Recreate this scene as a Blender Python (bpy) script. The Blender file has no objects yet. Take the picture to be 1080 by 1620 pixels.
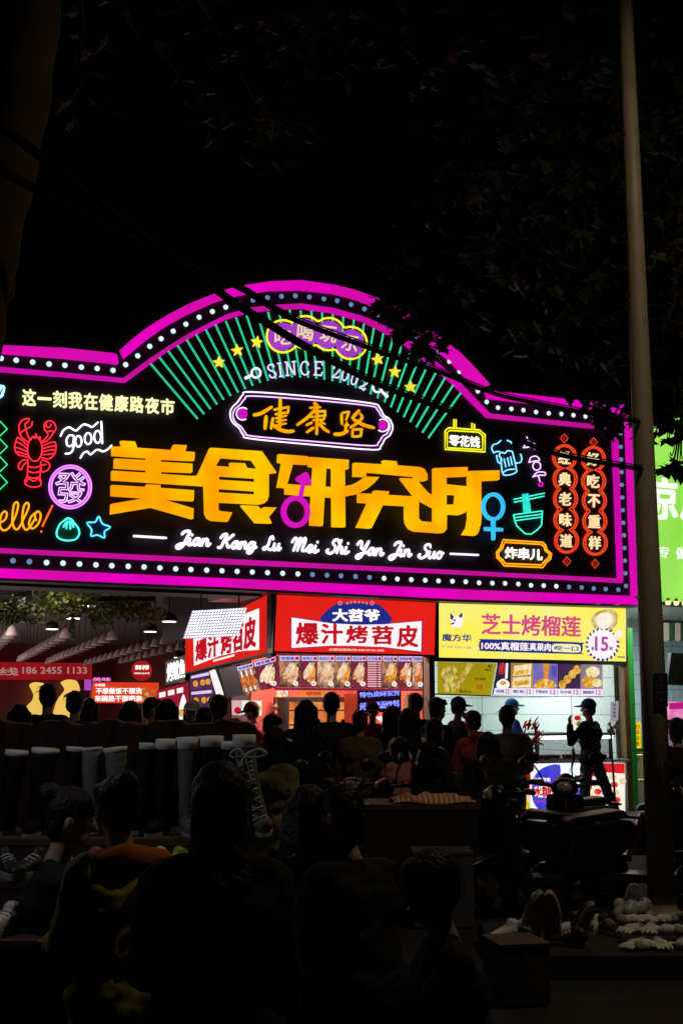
import bpy, bmesh, math, random
from mathutils import Vector, Matrix
from mathutils.geometry import tessellate_polygon
R = random.Random(7)
rad = math.radians
SC = bpy.context.scene
COL = SC.collection
# ------------------------------------------------------------------ camera, world, exposure
FPX = 1977.0                                   # focal length in pixels of the 1080 x 1620 photograph
TH = math.atan(310 / FPX)                      # upward pitch
CAM = Vector((0, 0, 1.72))
cd = bpy.data.cameras.new('camera'); cam = bpy.data.objects.new('camera', cd); COL.objects.link(cam)
cd.sensor_fit = 'VERTICAL'; cd.sensor_height = 36; cd.sensor_width = 24; cd.lens = FPX / 1620 * 36
cd.clip_start = 0.05; cd.clip_end = 500
cam.location = CAM; cam.rotation_euler = (math.pi / 2 + TH, 0, 0)
SC.camera = cam
W = bpy.data.worlds.new('World'); SC.world = W; W.use_nodes = True
W.node_tree.nodes['Background'].inputs[0].default_value = (0.75, 0.85, 1.0, 1)
W.node_tree.nodes['Background'].inputs[1].default_value = 0.0003
SC.view_settings.view_transform = 'Standard'; SC.view_settings.look = 'None'
SC.view_settings.exposure = 0; SC.view_settings.gamma = 1
SC.cycles.use_denoising = True
SC.cycles.max_bounces = 6; SC.cycles.diffuse_bounces = 3; SC.cycles.glossy_bounces = 3
SC.cycles.sample_clamp_indirect = 3
LAMP_W = 88.0                                 # street lamp on the pole
# ------------------------------------------------------------------ projection helpers
def ray(px, py):
    x = (px - 540) / FPX; v = (810 - py) / FPX
    return Vector((x, math.cos(TH) - v * math.sin(TH), math.sin(TH) + v * math.cos(TH)))
def at(px, py, Y):
    d = ray(px, py); return CAM + d * (Y / d.y)
class Plane:
    """vertical plane through O along the horizontal unit u; n points to the viewer's side"""
    def __init__(s, O, u):
        s.O = Vector(O); s.u = Vector(u).normalized(); s.n = Vector((s.u.y, -s.u.x, 0))
    def p(s, px, py, off=0.0):
        d = ray(px, py); t = (s.O + s.n * off - CAM).dot(s.n) / d.dot(s.n); return CAM + d * t
    def P(s, a, z, off=0.0):
        return s.O + s.u * a + s.n * off + Vector((0, 0, z))
    def A(s, px, off=0.0):
        return (s.p(px, 1120, off) - s.O).dot(s.u)
S = Plane((4.10, 20.8, 0), (0.8926, 0.4509, 0))          # face of the big neon sign
S2 = Plane(S.O - S.n * 0.40, S.u)                         # faces of the stall signs under it
# ------------------------------------------------------------------ materials
def lin(c):
    c = c / 255.0
    return c / 12.92 if c <= 0.04045 else ((c + 0.055) / 1.055) ** 2.4
def rgb(h):
    h = h.lstrip('#'); return tuple(lin(int(h[i:i + 2], 16)) for i in (0, 2, 4))
MATS = {}
def emis(key, hexc, k=1.0, var=0.0, scale=2.0, hex2=None):
    if key in MATS: return MATS[key]
    m = bpy.data.materials.new(key); m.use_nodes = True; nt = m.node_tree; nt.nodes.clear()
    out = nt.nodes.new('ShaderNodeOutputMaterial'); e = nt.nodes.new('ShaderNodeEmission')
    nt.links.new(e.outputs[0], out.inputs[0])
    c = rgb(hexc); e.inputs[0].default_value = (*c, 1); e.inputs[1].default_value = k
    if var or hex2:
        tc = nt.nodes.new('ShaderNodeTexCoord'); nz = nt.nodes.new('ShaderNodeTexNoise')
        nz.inputs['Scale'].default_value = scale; nz.inputs['Detail'].default_value = 3
        nt.links.new(tc.outputs['Object'], nz.inputs['Vector'])
        mx = nt.nodes.new('ShaderNodeMix'); mx.data_type = 'RGBA'
        rp = nt.nodes.new('ShaderNodeMapRange'); rp.inputs[1].default_value = 0.36; rp.inputs[2].default_value = 0.64
        nt.links.new(nz.outputs['Fac'], rp.inputs[0]); nt.links.new(rp.outputs[0], mx.inputs['Factor'])
        c2 = rgb(hex2) if hex2 else tuple(v * (1 - var) for v in c)
        mx.inputs['A'].default_value = (*c, 1); mx.inputs['B'].default_value = (*c2, 1)
        nt.links.new(mx.outputs['Result'], e.inputs[0])
    MATS[key] = m; return m
def surf(key, col, rough=0.6, metal=0.0, var=0.35, scale=6.0, bump=0.0, spec=0.5, col2=None, trans=0.0):
    if key in MATS: return MATS[key]
    m = bpy.data.materials.new(key); m.use_nodes = True; nt = m.node_tree
    b = nt.nodes['Principled BSDF']
    tc = nt.nodes.new('ShaderNodeTexCoord'); nz = nt.nodes.new('ShaderNodeTexNoise')
    nz.inputs['Scale'].default_value = scale; nz.inputs['Detail'].default_value = 5
    nt.links.new(tc.outputs['Object'], nz.inputs['Vector'])
    mx = nt.nodes.new('ShaderNodeMix'); mx.data_type = 'RGBA'
    nt.links.new(nz.outputs['Fac'], mx.inputs['Factor'])
    c2 = col2 or tuple(min(1, v * (1 + var)) for v in col)
    mx.inputs['A'].default_value = (*[v * (1 - var) for v in col], 1) if not col2 else (*col, 1)
    mx.inputs['B'].default_value = (*c2, 1)
    nt.links.new(mx.outputs['Result'], b.inputs['Base Color'])
    b.inputs['Roughness'].default_value = rough; b.inputs['Metallic'].default_value = metal
    b.inputs['Specular IOR Level'].default_value = spec
    if trans: b.inputs['Transmission Weight'].default_value = trans
    if bump:
        bp = nt.nodes.new('ShaderNodeBump'); bp.inputs['Strength'].default_value = bump; bp.inputs['Distance'].default_value = 0.02
        nt.links.new(nz.outputs['Fac'], bp.inputs['Height']); nt.links.new(bp.outputs[0], b.inputs['Normal'])
    MATS[key] = m; return m
def tiles(key, col, grout, w, h, off=0.0, rough=0.25):
    if key in MATS: return MATS[key]
    m = surf(key, col, rough, var=0.05); nt = m.node_tree; b = nt.nodes['Principled BSDF']
    tc = nt.nodes.new('ShaderNodeTexCoord'); sp = nt.nodes.new('ShaderNodeSeparateXYZ'); cb = nt.nodes.new('ShaderNodeCombineXYZ')
    ad = nt.nodes.new('ShaderNodeMath'); ad.operation = 'ADD'
    nt.links.new(tc.outputs['Object'], sp.inputs[0]); nt.links.new(sp.outputs[0], ad.inputs[0]); nt.links.new(sp.outputs[1], ad.inputs[1])
    nt.links.new(ad.outputs[0], cb.inputs[0]); nt.links.new(sp.outputs[2], cb.inputs[1])
    br = nt.nodes.new('ShaderNodeTexBrick'); br.offset = off; br.inputs['Scale'].default_value = 1
    br.inputs['Brick Width'].default_value = w; br.inputs['Row Height'].default_value = h; br.inputs['Mortar Size'].default_value = 0.006
    br.inputs['Color1'].default_value = (*col, 1); br.inputs['Color2'].default_value = (*[v * 0.93 for v in col], 1); br.inputs['Mortar'].default_value = (*grout, 1)
    nt.links.new(cb.outputs[0], br.inputs['Vector']); nt.links.new(br.outputs['Color'], b.inputs['Base Color'])
    return m
# ------------------------------------------------------------------ mesh builder
WL = {}
def wl(o): return WL[o.name] if o is not None else Vector((0, 0, 0))
def cr(pts, closed=False, n=6):
    pts = [Vector(p) for p in pts]; out = []; N = len(pts)
    rng = range(N) if closed else range(N - 1)
    for i in rng:
        if closed: a, b, c, d = pts[i - 1], pts[i], pts[(i + 1) % N], pts[(i + 2) % N]
        else: a, b, c, d = pts[max(i - 1, 0)], pts[i], pts[i + 1], pts[min(i + 2, N - 1)]
        for k in range(n):
            t = k / n
            out.append(0.5 * ((2 * b) + (c - a) * t + (2 * a - 5 * b + 4 * c - d) * t * t + (3 * b - a - 3 * c + d) * t ** 3))
    if not closed: out.append(pts[-1])
    return out
class M:
    def __init__(s): s.v = []; s.f = []
    def add(s, vs, fs):
        b = len(s.v); s.v += [Vector(v) for v in vs]; s.f += [tuple(b + i for i in f) for f in fs]
    def poly(s, pts): s.add(pts, [tuple(range(len(pts)))])
    def box(s, c, d, ax=None, rot=0.0):
        """centre c, full size d, ax: optional 3 axis vectors, rot: turn about z"""
        if ax is None:
            cz, sz = math.cos(rot), math.sin(rot); ax = (Vector((cz, sz, 0)), Vector((-sz, cz, 0)), Vector((0, 0, 1)))
        c = Vector(c); vs = []
        for i in (-.5, .5):
            for j in (-.5, .5):
                for k in (-.5, .5): vs.append(c + ax[0] * (i * d[0]) + ax[1] * (j * d[1]) + ax[2] * (k * d[2]))
        s.add(vs, [(0, 1, 3, 2), (4, 6, 7, 5), (0, 4, 5, 1), (2, 3, 7, 6), (0, 2, 6, 4), (1, 5, 7, 3)])
    def prism(s, front, back):
        """matching outlines (with no holes) joined to a solid"""
        n = len(front); tri = tessellate_polygon([front]); b = len(s.v)
        s.v += [Vector(p) for p in front] + [Vector(p) for p in back]
        for t in tri: s.f.append(tuple(b + i for i in t)); s.f.append(tuple(b + n + i for i in reversed(t)))
        for i in range(n): j = (i + 1) % n; s.f.append((b + i, b + j, b + n + j, b + n + i))
    def slab(s, plane, outer, off, th, holes=()):
        """pixel outline lying on a plane, front face at off+th, back at off"""
        loops = [list(outer)] + [list(h) for h in holes]
        tri = tessellate_polygon([[Vector((p[0], -p[1], 0)) for p in l] for l in loops])
        flat = [p for l in loops for p in l]; n = len(flat); b = len(s.v)
        fr = [plane.p(p[0], p[1], off + th) for p in flat]
        s.v += fr + [q - plane.n * th for q in fr]
        for t in tri: s.f.append(tuple(b + i for i in t)); s.f.append(tuple(b + n + i for i in reversed(t)))
        k = b
        for l in loops:
            for i in range(len(l)):
                j = (i + 1) % len(l); s.f.append((k + i, k + j, n + k + j, n + k + i))
            k += len(l)
    def tube(s, pts, r, seg=6, closed=False, ref=None, flat=1.0, cap=True):
        pts = [Vector(p) for p in pts]; N = len(pts)
        if N < 2: return
        rr = list(r) if isinstance(r, (list, tuple)) else [r] * N
        ref = Vector(ref) if ref is not None else None
        rings = []; prev = None
        for i in range(N):
            if closed: t = pts[(i + 1) % N] - pts[i - 1]
            else: t = pts[min(i + 1, N - 1)] - pts[max(i - 1, 0)]
            if t.length < 1e-9: t = Vector((0, 0, 1))
            t.normalize()
            if ref is not None: a = ref - t * ref.dot(t)
            elif prev is not None: a = prev - t * prev.dot(t)
            else:
                a = Vector((0, 0, 1)) if abs(t.z) < 0.9 else Vector((0, 1, 0)); a = a - t * a.dot(t)
            if a.length < 1e-6: a = t.orthogonal()
            a.normalize(); prev = a; c = t.cross(a)
            rings.append((pts[i], a, c, rr[i], t))
        if cap and not closed:
            p, a, c, q, t = rings[0]; rings.insert(0, (p - t * q * 0.75, a, c, q * 0.5, t))
            p, a, c, q, t = rings[-1]; rings.append((p + t * q * 0.75, a, c, q * 0.5, t))
        b = len(s.v); K = len(rings)
        for p, a, c, q, t in rings:
            for k in range(seg):
                w = 2 * math.pi * k / seg; s.v.append(p + a * (q * flat * math.cos(w)) + c * (q * math.sin(w)))
        for i in range(K if closed else K - 1):
            for k in range(seg):
                A = b + i * seg + k; B = b + i * seg + (k + 1) % seg; D = b + ((i + 1) % K) * seg + k; E = b + ((i + 1) % K) * seg + (k + 1) % seg
                s.f.append((A, B, E, D))
        if not closed:
            s.f.append(tuple(b + k for k in reversed(range(seg)))); s.f.append(tuple(b + (K - 1) * seg + k for k in range(seg)))
    def ell(s, c, rx, ry, rz, seg=12, rings=8, ax=None):
        c = Vector(c); ax = ax or (Vector((1, 0, 0)), Vector((0, 1, 0)), Vector((0, 0, 1))); b = len(s.v)
        s.v.append(c + ax[2] * rz)
        for i in range(1, rings):
            ph = math.pi * i / rings
            for k in range(seg):
                w = 2 * math.pi * k / seg
                s.v.append(c + ax[0] * (rx * math.sin(ph) * math.cos(w)) + ax[1] * (ry * math.sin(ph) * math.sin(w)) + ax[2] * (rz * math.cos(ph)))
        s.v.append(c - ax[2] * rz); e = len(s.v) - 1
        for k in range(seg):
            s.f.append((b, b + 1 + k, b + 1 + (k + 1) % seg))
            s.f.append((e, b + 1 + (rings - 2) * seg + (k + 1) % seg, b + 1 + (rings - 2) * seg + k))
        for i in range(rings - 2):
            for k in range(seg):
                s.f.append((b + 1 + i * seg + k, b + 1 + (i + 1) * seg + k, b + 1 + (i + 1) * seg + (k + 1) % seg, b + 1 + i * seg + (k + 1) % seg))
    def cap(s, p0, p1, r0, r1, seg=10):
        p0 = Vector(p0); p1 = Vector(p1); t = p1 - p0; L = t.length
        if L < 1e-6: s.ell(p0, r0, r0, r0); return
        t.normalize(); a = t.orthogonal().normalized(); c = t.cross(a); b = len(s.v); prof = []
        for i in range(1, 5): w = math.pi / 2 * i / 4; prof.append((-r0 * math.cos(w), r0 * math.sin(w)))
        for i in range(0, 4): w = math.pi / 2 * i / 4; prof.append((L + r1 * math.sin(w), r1 * math.cos(w)))
        s.v.append(p0 - t * r0)
        for d, q in prof:
            for k in range(seg): w = 2 * math.pi * k / seg; s.v.append(p0 + t * d + a * (q * math.cos(w)) + c * (q * math.sin(w)))
        s.v.append(p1 + t * r1); e = len(s.v) - 1; K = len(prof)
        for k in range(seg):
            s.f.append((b, b + 1 + (k + 1) % seg, b + 1 + k)); s.f.append((e, b + 1 + (K - 1) * seg + k, b + 1 + (K - 1) * seg + (k + 1) % seg))
        for i in range(K - 1):
            for k in range(seg):
                s.f.append((b + 1 + i * seg + k, b + 1 + i * seg + (k + 1) % seg, b + 1 + (i + 1) * seg + (k + 1) % seg, b + 1 + (i + 1) * seg + k))
    def chain(s, pts, rs):
        for i in range(len(pts) - 1): s.cap(pts[i], pts[i + 1], rs[i], rs[i + 1])
    def lathe(s, c, prof, seg=14):
        c = Vector(c); b = len(s.v)
        for q, z in prof:
            for k in range(seg): w = 2 * math.pi * k / seg; s.v.append(c + Vector((q * math.cos(w), q * math.sin(w), z)))
        for i in range(len(prof) - 1):
            for k in range(seg): s.f.append((b + i * seg + k, b + i * seg + (k + 1) % seg, b + (i + 1) * seg + (k + 1) % seg, b + (i + 1) * seg + k))
        s.f.append(tuple(b + k for k in reversed(range(seg)))); s.f.append(tuple(b + (len(prof) - 1) * seg + k for k in range(seg)))
    def build(s, name, mat, parent=None, loc=None, smooth=False):
        """one mesh object; vertices are world coordinates, the origin sits at the parent (or loc)"""
        base = wl(parent) if parent is not None else Vector(loc or (0, 0, 0))
        me = bpy.data.meshes.new(name); me.from_pydata([tuple(v - base) for v in s.v], [], s.f)
        bm = bmesh.new(); bm.from_mesh(me); bmesh.ops.recalc_face_normals(bm, faces=bm.faces); bm.to_mesh(me); bm.free()
        if smooth: me.polygons.foreach_set('use_smooth', [True] * len(me.polygons))
        me.materials.append(mat)
        o = bpy.data.objects.new(name, me); COL.objects.link(o)
        if parent is not None: o.parent = parent
        else: o.location = base
        WL[o.name] = base.copy(); return o
def thing(name, label, cat, loc, group=None):
    o = bpy.data.objects.new(name, None); o.empty_display_size = 0.1; COL.objects.link(o); o.location = loc
    WL[o.name] = Vector(loc); return tag(o, label, cat, group)
def tag(o, label=None, cat=None, group=None, kind=None):
    if label: o['label'] = label
    if cat: o['category'] = cat
    if group: o['group'] = group
    if kind: o['kind'] = kind
    return o
def dup(root, loc, rz=None, label=None, scale=None):
    def cp(o, par):
        c = o.copy(); COL.objects.link(c); WL[c.name] = Vector(loc)
        if par is not None: c.parent = par
        for ch in list(o.children): cp(ch, c)
        return c
    c = cp(root, None); c.location = loc
    if rz is not None: c.rotation_euler = (0, 0, rz)
    if scale is not None: c.scale = (scale,) * 3
    if label: c['label'] = label
    return c
# ------------------------------------------------------------------ lettering (the built-in font)
TC = {}
def glyphs(body, bold=0.0, ext=0.02):
    k = (body, bold, ext)
    if k not in TC:
        c = bpy.data.curves.new('lettering', 'FONT'); c.body = body; c.offset = bold; c.extrude = ext; c.resolution_u = 3
        o = bpy.data.objects.new('lettering', c); me = bpy.data.meshes.new_from_object(o)
        vs = [v.co.copy() for v in me.vertices]; fs = [tuple(p.vertices) for p in me.polygons]
        bpy.data.objects.remove(o); bpy.data.curves.remove(c); bpy.data.meshes.remove(me)
        TC[k] = (vs, fs, min(v.x for v in vs), max(v.x for v in vs), min(v.y for v in vs), max(v.y for v in vs))
    return TC[k]
def quadmap(q, a, b):
    (x0, y0), (x1, y1), (x2, y2), (x3, y3) = q       # TL TR BR BL
    tx, ty = x0 + (x1 - x0) * a, y0 + (y1 - y0) * a
    bx, by = x3 + (x2 - x3) * a, y3 + (y2 - y3) * a
    return tx + (bx - tx) * b, ty + (by - ty) * b
def text(m, plane, body, q, off, th=0.01, bold=0.0, ext=0.02):
    """lettering fitted into a pixel quad; bold letters are thickened by overlaid shifted copies"""
    vs, fs, xa, xb, ya, yb = glyphs(body, 0.0, ext)
    b = bold * 0.8
    sh = [(0, 0)] if b <= 0 else [(b * math.cos(k * 1.0472), b * math.sin(k * 1.0472)) for k in range(6)] + ([(b * .5, 0), (-b * .5, 0)] if b > .024 else [])
    xa, xb, ya, yb = xa - b, xb + b, ya - b, yb + b
    for k, (dx, dy) in enumerate(sh):
        out = []; d = th + 0.0005 * k
        for v in vs:
            px, py = quadmap(q, (v.x + dx - xa) / (xb - xa), (yb - v.y - dy) / (yb - ya))
            out.append(plane.p(px, py, off + d) - plane.n * (0 if v.z > 0 else d))
        m.add(out, fs)
def box_q(x0, y0, x1, y1, s=0.0):
    """pixel rectangle whose top and bottom run downhill by s per pixel"""
    return [(x0, y0), (x1, y0 + s * (x1 - x0)), (x1, y1 + s * (x1 - x0)), (x0, y1)]
def glyph_loops(body):
    c = bpy.data.curves.new('lettering', 'FONT'); c.body = body; c.fill_mode = 'FRONT'; c.resolution_u = 2
    o = bpy.data.objects.new('lettering', c); me = bpy.data.meshes.new_from_object(o)
    bm = bmesh.new(); bm.from_mesh(me); bmesh.ops.remove_doubles(bm, verts=bm.verts, dist=1e-5)
    nx = {}
    for e in bm.edges:
        if len(e.link_faces) == 1:
            a, b = e.verts[0].index, e.verts[1].index; nx.setdefault(a, []).append(b); nx.setdefault(b, []).append(a)
    bm.verts.ensure_lookup_table(); co = [v.co.copy() for v in bm.verts]; loops = []; seen = set()
    for st in nx:
        if st in seen: continue
        loop = [st]; seen.add(st); cur = st
        while True:
            n2 = [k for k in nx[cur] if k not in seen]
            if not n2: break
            cur = n2[0]; seen.add(cur); loop.append(cur)
        if len(loop) > 2: loops.append([co[i] for i in loop])
    bm.free(); bpy.data.objects.remove(o); bpy.data.curves.remove(c); bpy.data.meshes.remove(me)
    return loops
def Z(ox, oy, s):
    return lambda *pts: [(ox + x / s, oy + y / s) for x, y in pts]
def scallop(cs, rx, ry, n=40):
    """outline of a chain of overlapping ellipses"""
    out = []
    pts = []
    for i, (cx, cy) in enumerate(cs):
        for k in range(n):
            w = 2 * math.pi * k / n; x = cx + rx * math.cos(w); y = cy + ry * math.sin(w)
            if all(((x - a) / rx) ** 2 + ((y - b) / ry) ** 2 >= 0.999 for j, (a, b) in enumerate(cs) if j != i): pts.append((x, y))
    mx = sum(c[0] for c in cs) / len(cs); d = Vector((cs[-1][0] - cs[0][0], cs[-1][1] - cs[0][1])).normalized(); o0 = Vector(cs[0])
    def key(p):
        v = Vector(p) - o0; return v.dot(d), v.x * d.y - v.y * d.x
    A = sorted([p for p in pts if key(p)[1] >= 0], key=lambda p: key(p)[0]); B = sorted([p for p in pts if key(p)[1] < 0], key=lambda p: -key(p)[0])
    return A + B
# ================================================================== THE BIG NEON SIGN
HP = 'pink tube light'
m_board = surf('sign_board', (0.034, 0.030, 0.036), 0.6, var=0.3, scale=3, spec=0.2)
m_metal = surf('dark_steel', (0.03, 0.03, 0.033), 0.5, 0.6)
PINK = [emis('pink_a', '#e600bf', 1.0, 0.10, 1.2), emis('pink_b', '#dd0cb2', 1.0, 0.10, 1.2), emis('pink_c', '#ec00c4', 1.0, 0.10, 1.2)]
PIN = [emis('pink_in_a', '#c8129f', 1.0, 0.14, 1.5), emis('pink_in_b', '#d40cb0', 1.0, 0.12, 1.5)]
m_bulb = emis('bulb_white', '#d6f2f5', 1.15); m_bulb2 = emis('bulb_dim', '#6f95c8', 0.8)
m_org = emis('orange_acrylic', '#ffc800', 1.0, 0, 1.25, '#ffa000')
def K(c, k): return emis('neon_%s_%s' % (c.strip('#'), k), c, k)
N_RED = K('#ff2838', 1.9); N_WHITE = K('#f2f6ff', 2.2); N_PURP = K('#d878ff', 1.9); N_ORA = K('#ffa018', 1.5); N_TEAL = K('#40ecc8', 1.6)
N_BLUE = K('#4cc8ff', 1.5); N_GRN = K('#38e488', 1.4); N_YEL = K('#f4ec20', 1.3); N_MAG = K('#ee18d0', 1.0); N_LAN = K('#f04420', 1.0)
N_LILA = K('#f0d8ff', 2.0); N_CYAN = K('#a8f4ff', 1.6); N_SKY = K('#2aa8ff', 1.1)
XL = -250
def ext(y0, x=XL): return 1120 - (1120 - y0) * (4500 - x) / 4500
SB = S.P(-3.6, 3.42, -0.15)
sign = thing('neon_sign', 'huge black food market sign edged in pink light with big orange characters', 'neon sign', SB)
# outlines traced along the light bands
o_up = [(XL, ext(546)), (8, 546), (100, 550), (177, 558), (186, 561), (192, 552), (210, 536), (233, 518), (267, 497), (300, 480), (333, 467), (358, 458), (380, 452), (427, 445), (477, 443), (527, 450), (560, 458), (600, 472), (640, 492), (675, 517), (700, 537), (725, 555), (750, 580), (775, 608), (770, 617), (850, 626), (933, 635), (1001, 642)]
o_lo = [(XL, ext(558)), (10, 558), (100, 565), (177, 573), (188, 575), (198, 566), (214, 553), (234, 536), (267, 513), (300, 495), (340, 477), (362, 470), (382, 465), (427, 458), (477, 457), (527, 462), (560, 470), (596, 483), (632, 503), (666, 529), (690, 549), (712, 567), (736, 592), (759, 617), (774, 629), (850, 638), (933, 647), (992, 654)]
i_up = [(XL, ext(580)), (0, 580), (100, 589), (195, 598), (233, 570), (267, 547), (300, 527), (333, 510), (360, 497), (393, 487), (433, 482), (477, 480), (527, 487), (577, 501), (615, 518), (650, 540), (690, 572), (720, 597), (775, 654), (850, 662), (948, 672), (977, 676)]
i_lo = [(XL, ext(587)), (0, 587), (100, 595), (200, 604), (240, 575), (267, 555), (300, 535), (333, 517), (360, 504), (393, 494), (433, 489), (477, 487), (527, 494), (573, 507), (610, 525), (645, 547), (684, 578), (714, 603), (772, 660), (850, 668), (948, 678), (970, 681)]
board = o_up[:-1] + [(1003, 640), (1014, 957), (720, 948), (360, 929), (0, 914), (XL, ext(914))]
m = M(); m.slab(S, board, -0.30, 0.30); m.build('board', m_board, sign)
# the rim of the board returns light as thin steel edge
def band(name, up, lo, mats, off, th, cuts):
    """a run of light boxes between two traced edges, split at the listed indices"""
    for q, (a, b) in enumerate(cuts):
        U = up[a:b + 1]; L = lo[a:b + 1]; g = 0.35
        if a > 0: U = [(U[0][0] + g, U[0][1])] + U[1:]; L = [(L[0][0] + g, L[0][1])] + L[1:]
        mm = M(); mm.slab(S, U + L[::-1], off, th); mm.build(name, mats[q % len(mats)], sign)
band('outer_light_band', o_up, o_lo, PINK, 0.002, 0.10, [(0, 1), (1, 3), (3, 4), (5, 8), (8, 11), (11, 13), (13, 15), (15, 17), (17, 19), (19, 21), (21, 23), (24, 26), (26, 27)])
band('inner_light_band', i_up, i_lo, PIN, 0.002, 0.07, [(0, 1), (1, 3), (3, 6), (6, 9), (9, 11), (11, 13), (13, 15), (15, 18), (18, 20), (20, 21)])
bx = [XL, 0, 38, 150, 284, 360, 506, 640, 720, 857, 1011]
def yb(x, pts):
    for (x0, y0), (x1, y1) in zip(pts, pts[1:]):
        if x0 <= x <= x1: return y0 + (y1 - y0) * (x - x0) / (x1 - x0)
    return pts[-1][1]
b_ou = [(XL, ext(899)), (0, 899), (360, 915), (720, 932), (1002, 943)]; b_ol = [(XL, ext(913)), (0, 913), (360, 928), (720, 947), (1013, 956)]
b_iu = [(XL, ext(867)), (0, 867), (360, 884), (720, 902), (978, 915)]; b_il = [(XL, ext(874)), (0, 874), (360, 892), (720, 908), (986, 922)]
for name, up, lo, mats, th in (('outer_light_band', b_ou, b_ol, PINK, 0.10), ('inner_light_band', b_iu, b_il, PIN, 0.07)):
    xe = up[-1][0]
    xs = [x for x in bx if x < xe - 20] + [xe]
    for q in range(len(xs) - 1):
        a, b = xs[q] + 0.3, xs[q + 1] - (0.3 if q < len(xs) - 2 else 0)
        e = lo[-1][0] if q == len(xs) - 2 else b
        mm = M(); mm.slab(S, [(a, yb(a, up)), (b, yb(b, up)), (e, yb(e, lo)), (a, yb(a, lo))], 0.002, th); mm.build(name, mats[(q * 2) % len(mats)], sign)
for y0, y1 in ((657, 700), (700.6, 800), (800.6, 942)):
    f = lambda y: (y - 655) / 290
    mm = M(); mm.slab(S, [(992 + 10.5 * f(y0), y0), (1002.5 + 9 * f(y0), y0), (1002.5 + 9 * f(y1), y1), (992 + 10.5 * f(y1), y1)], 0.002, 0.10); mm.build('outer_light_band', PINK[1], sign)
mm = M(); mm.slab(S, [(970, 683), (977, 678), (985.5, 919), (979, 914)], 0.002, 0.07); mm.build('inner_light_band', PIN[1], sign)
# bulbs chasing round between the two bands
bp = [(-24, 564), (2, 567), (26, 570), (52, 573), (78, 576), (103, 578), (129, 581), (154, 583), (179, 586), (199, 577), (218, 563), (237, 548), (255, 536), (274, 524), (294, 513), (315, 502), (336, 493), (357, 486), (378, 480), (400, 475), (423, 471), (445, 469), (467, 468), (489, 470), (512, 473), (533, 476), (555, 482), (576, 489), (597, 498), (618, 509), (638, 520), (657, 532), (675, 545), (692, 558), (710, 572), (726, 588), (742, 603), (755, 619), (769, 636), (787, 645), (808, 647), (827, 649), (847, 652), (867, 654), (887, 655), (906, 657), (925, 659), (944, 661), (963, 663), (979, 667)]
bp += [(980 + 9.0 * k / 12, 687 + 20 * k) for k in range(12)]
bb = [(-5, 885.5), (21, 887), (47, 888.5), (74, 890), (100, 891), (126, 892.3), (152, 893.7), (177, 895), (203, 896), (228, 897), (253, 898.5), (278, 900), (302, 901), (327, 902), (351, 903), (375, 904), (399, 905), (423, 906), (447, 907), (471, 908), (494, 909), (517, 910), (539, 911), (562, 912), (584, 913.5), (607, 915), (628, 916), (650, 917), (672, 918), (693, 919), (715, 919.6), (736, 920.4), (757, 922), (778, 922.6), (798, 923), (819, 924), (839, 926), (859, 926.5), (879, 927.5), (899, 928.6), (919, 929.6), (938, 931), (957, 932), (977, 933), (989, 927)]
def bulb_mesh():
    mm = M(); mm.lathe((0, 0, 0), [(0.038, 0), (0.037, 0.012), (0.030, 0.026), (0.016, 0.035), (0.004, 0.038)], 10)
    me = bpy.data.meshes.new('bulb'); me.from_pydata([tuple(v) for v in mm.v], [], mm.f); return me
rot = Matrix.Rotation(math.pi / 2, 4, 'X'); ang = math.atan2(S.u.y, S.u.x)
bm1 = bulb_mesh(); bm1.transform(Matrix.Rotation(ang, 4, 'Z') @ rot); bm2 = bm1.copy(); bm1.materials.append(m_bulb); bm2.materials.append(m_bulb2)
dim = set(range(18, 34)) | set(range(50, 62)); dimb = {0, 1, 2, 20, 21, 22, 23, 24, 39, 40, 41, 42, 43, 44}
nb = 0; rest = []
for i, p in enumerate(bp + bb):
    d = (i in dim) if i < len(bp) else (i - len(bp) in dimb)
    if i in (0, 48, 49) or i in range(54, 58): rest.append(p); continue
    o = bpy.data.objects.new('bulb', bm2 if d else bm1); COL.objects.link(o); o.parent = sign; o.location = S.p(p[0], p[1], 0.004) - SB; WL[o.name] = SB; nb += 1
mm = M()
for p in rest: mm.ell(S.p(p[0], p[1], 0.02), .036, .03, .036)
tag(mm.build('bulb', m_bulb2, sign), kind='stuff')
# ---- the green fan of LED strips
def walk(pts, n):
    P = [Vector(p) for p in pts]; d = [0]
    for a, b in zip(P, P[1:]): d.append(d[-1] + (b - a).length)
    out = []
    for k in range(n):
        t = d[-1] * k / (n - 1)
        for i in range(len(P) - 1):
            if t <= d[i + 1] + 1e-6: out.append(P[i].lerp(P[i + 1], (t - d[i]) / max(1e-6, d[i + 1] - d[i]))); break
    return out
fo = [(238, 575), (268, 553), (301, 533), (336, 515), (373, 502), (415, 494), (455, 490), (494, 492), (530, 498), (563, 507), (595, 521), (625, 538), (655, 558), (685, 580), (712, 602), (733, 615)]
fi = [(313, 663), (335, 646), (358, 630), (371, 624), (383, 618), (396, 612), (411, 606), (434, 600), (464, 597), (493, 598), (520, 602), (547, 608), (580, 621), (607, 636), (630, 654), (652, 671), (677, 693)]
m_led = K('#2fd69c', 1.15); m_strip = surf('led_strip_backing', (0.02, 0.07, 0.05), 0.5)
for a, b in zip(walk(fo, 33), walk(fi, 33)):
    mm = M(); A = S.p(a.x, a.y, 0.012); B = S.p(b.x, b.y, 0.012); L = (B - A).length; t = (B - A).normalized(); c = t.cross(S.n)
    mm.box((A + B) / 2 - S.n * 0.006, (L, 0.042, 0.008), (t, c, S.n)); st = mm.build('light_strip', m_strip, sign)
    mm = M(); n = int(L / 0.032)
    for k in range(n): mm.box(A + t * (L * (k + .5) / n), (0.024, 0.030, 0.014), (t, c, S.n))
    mm.build('diodes', m_led, st)
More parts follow.
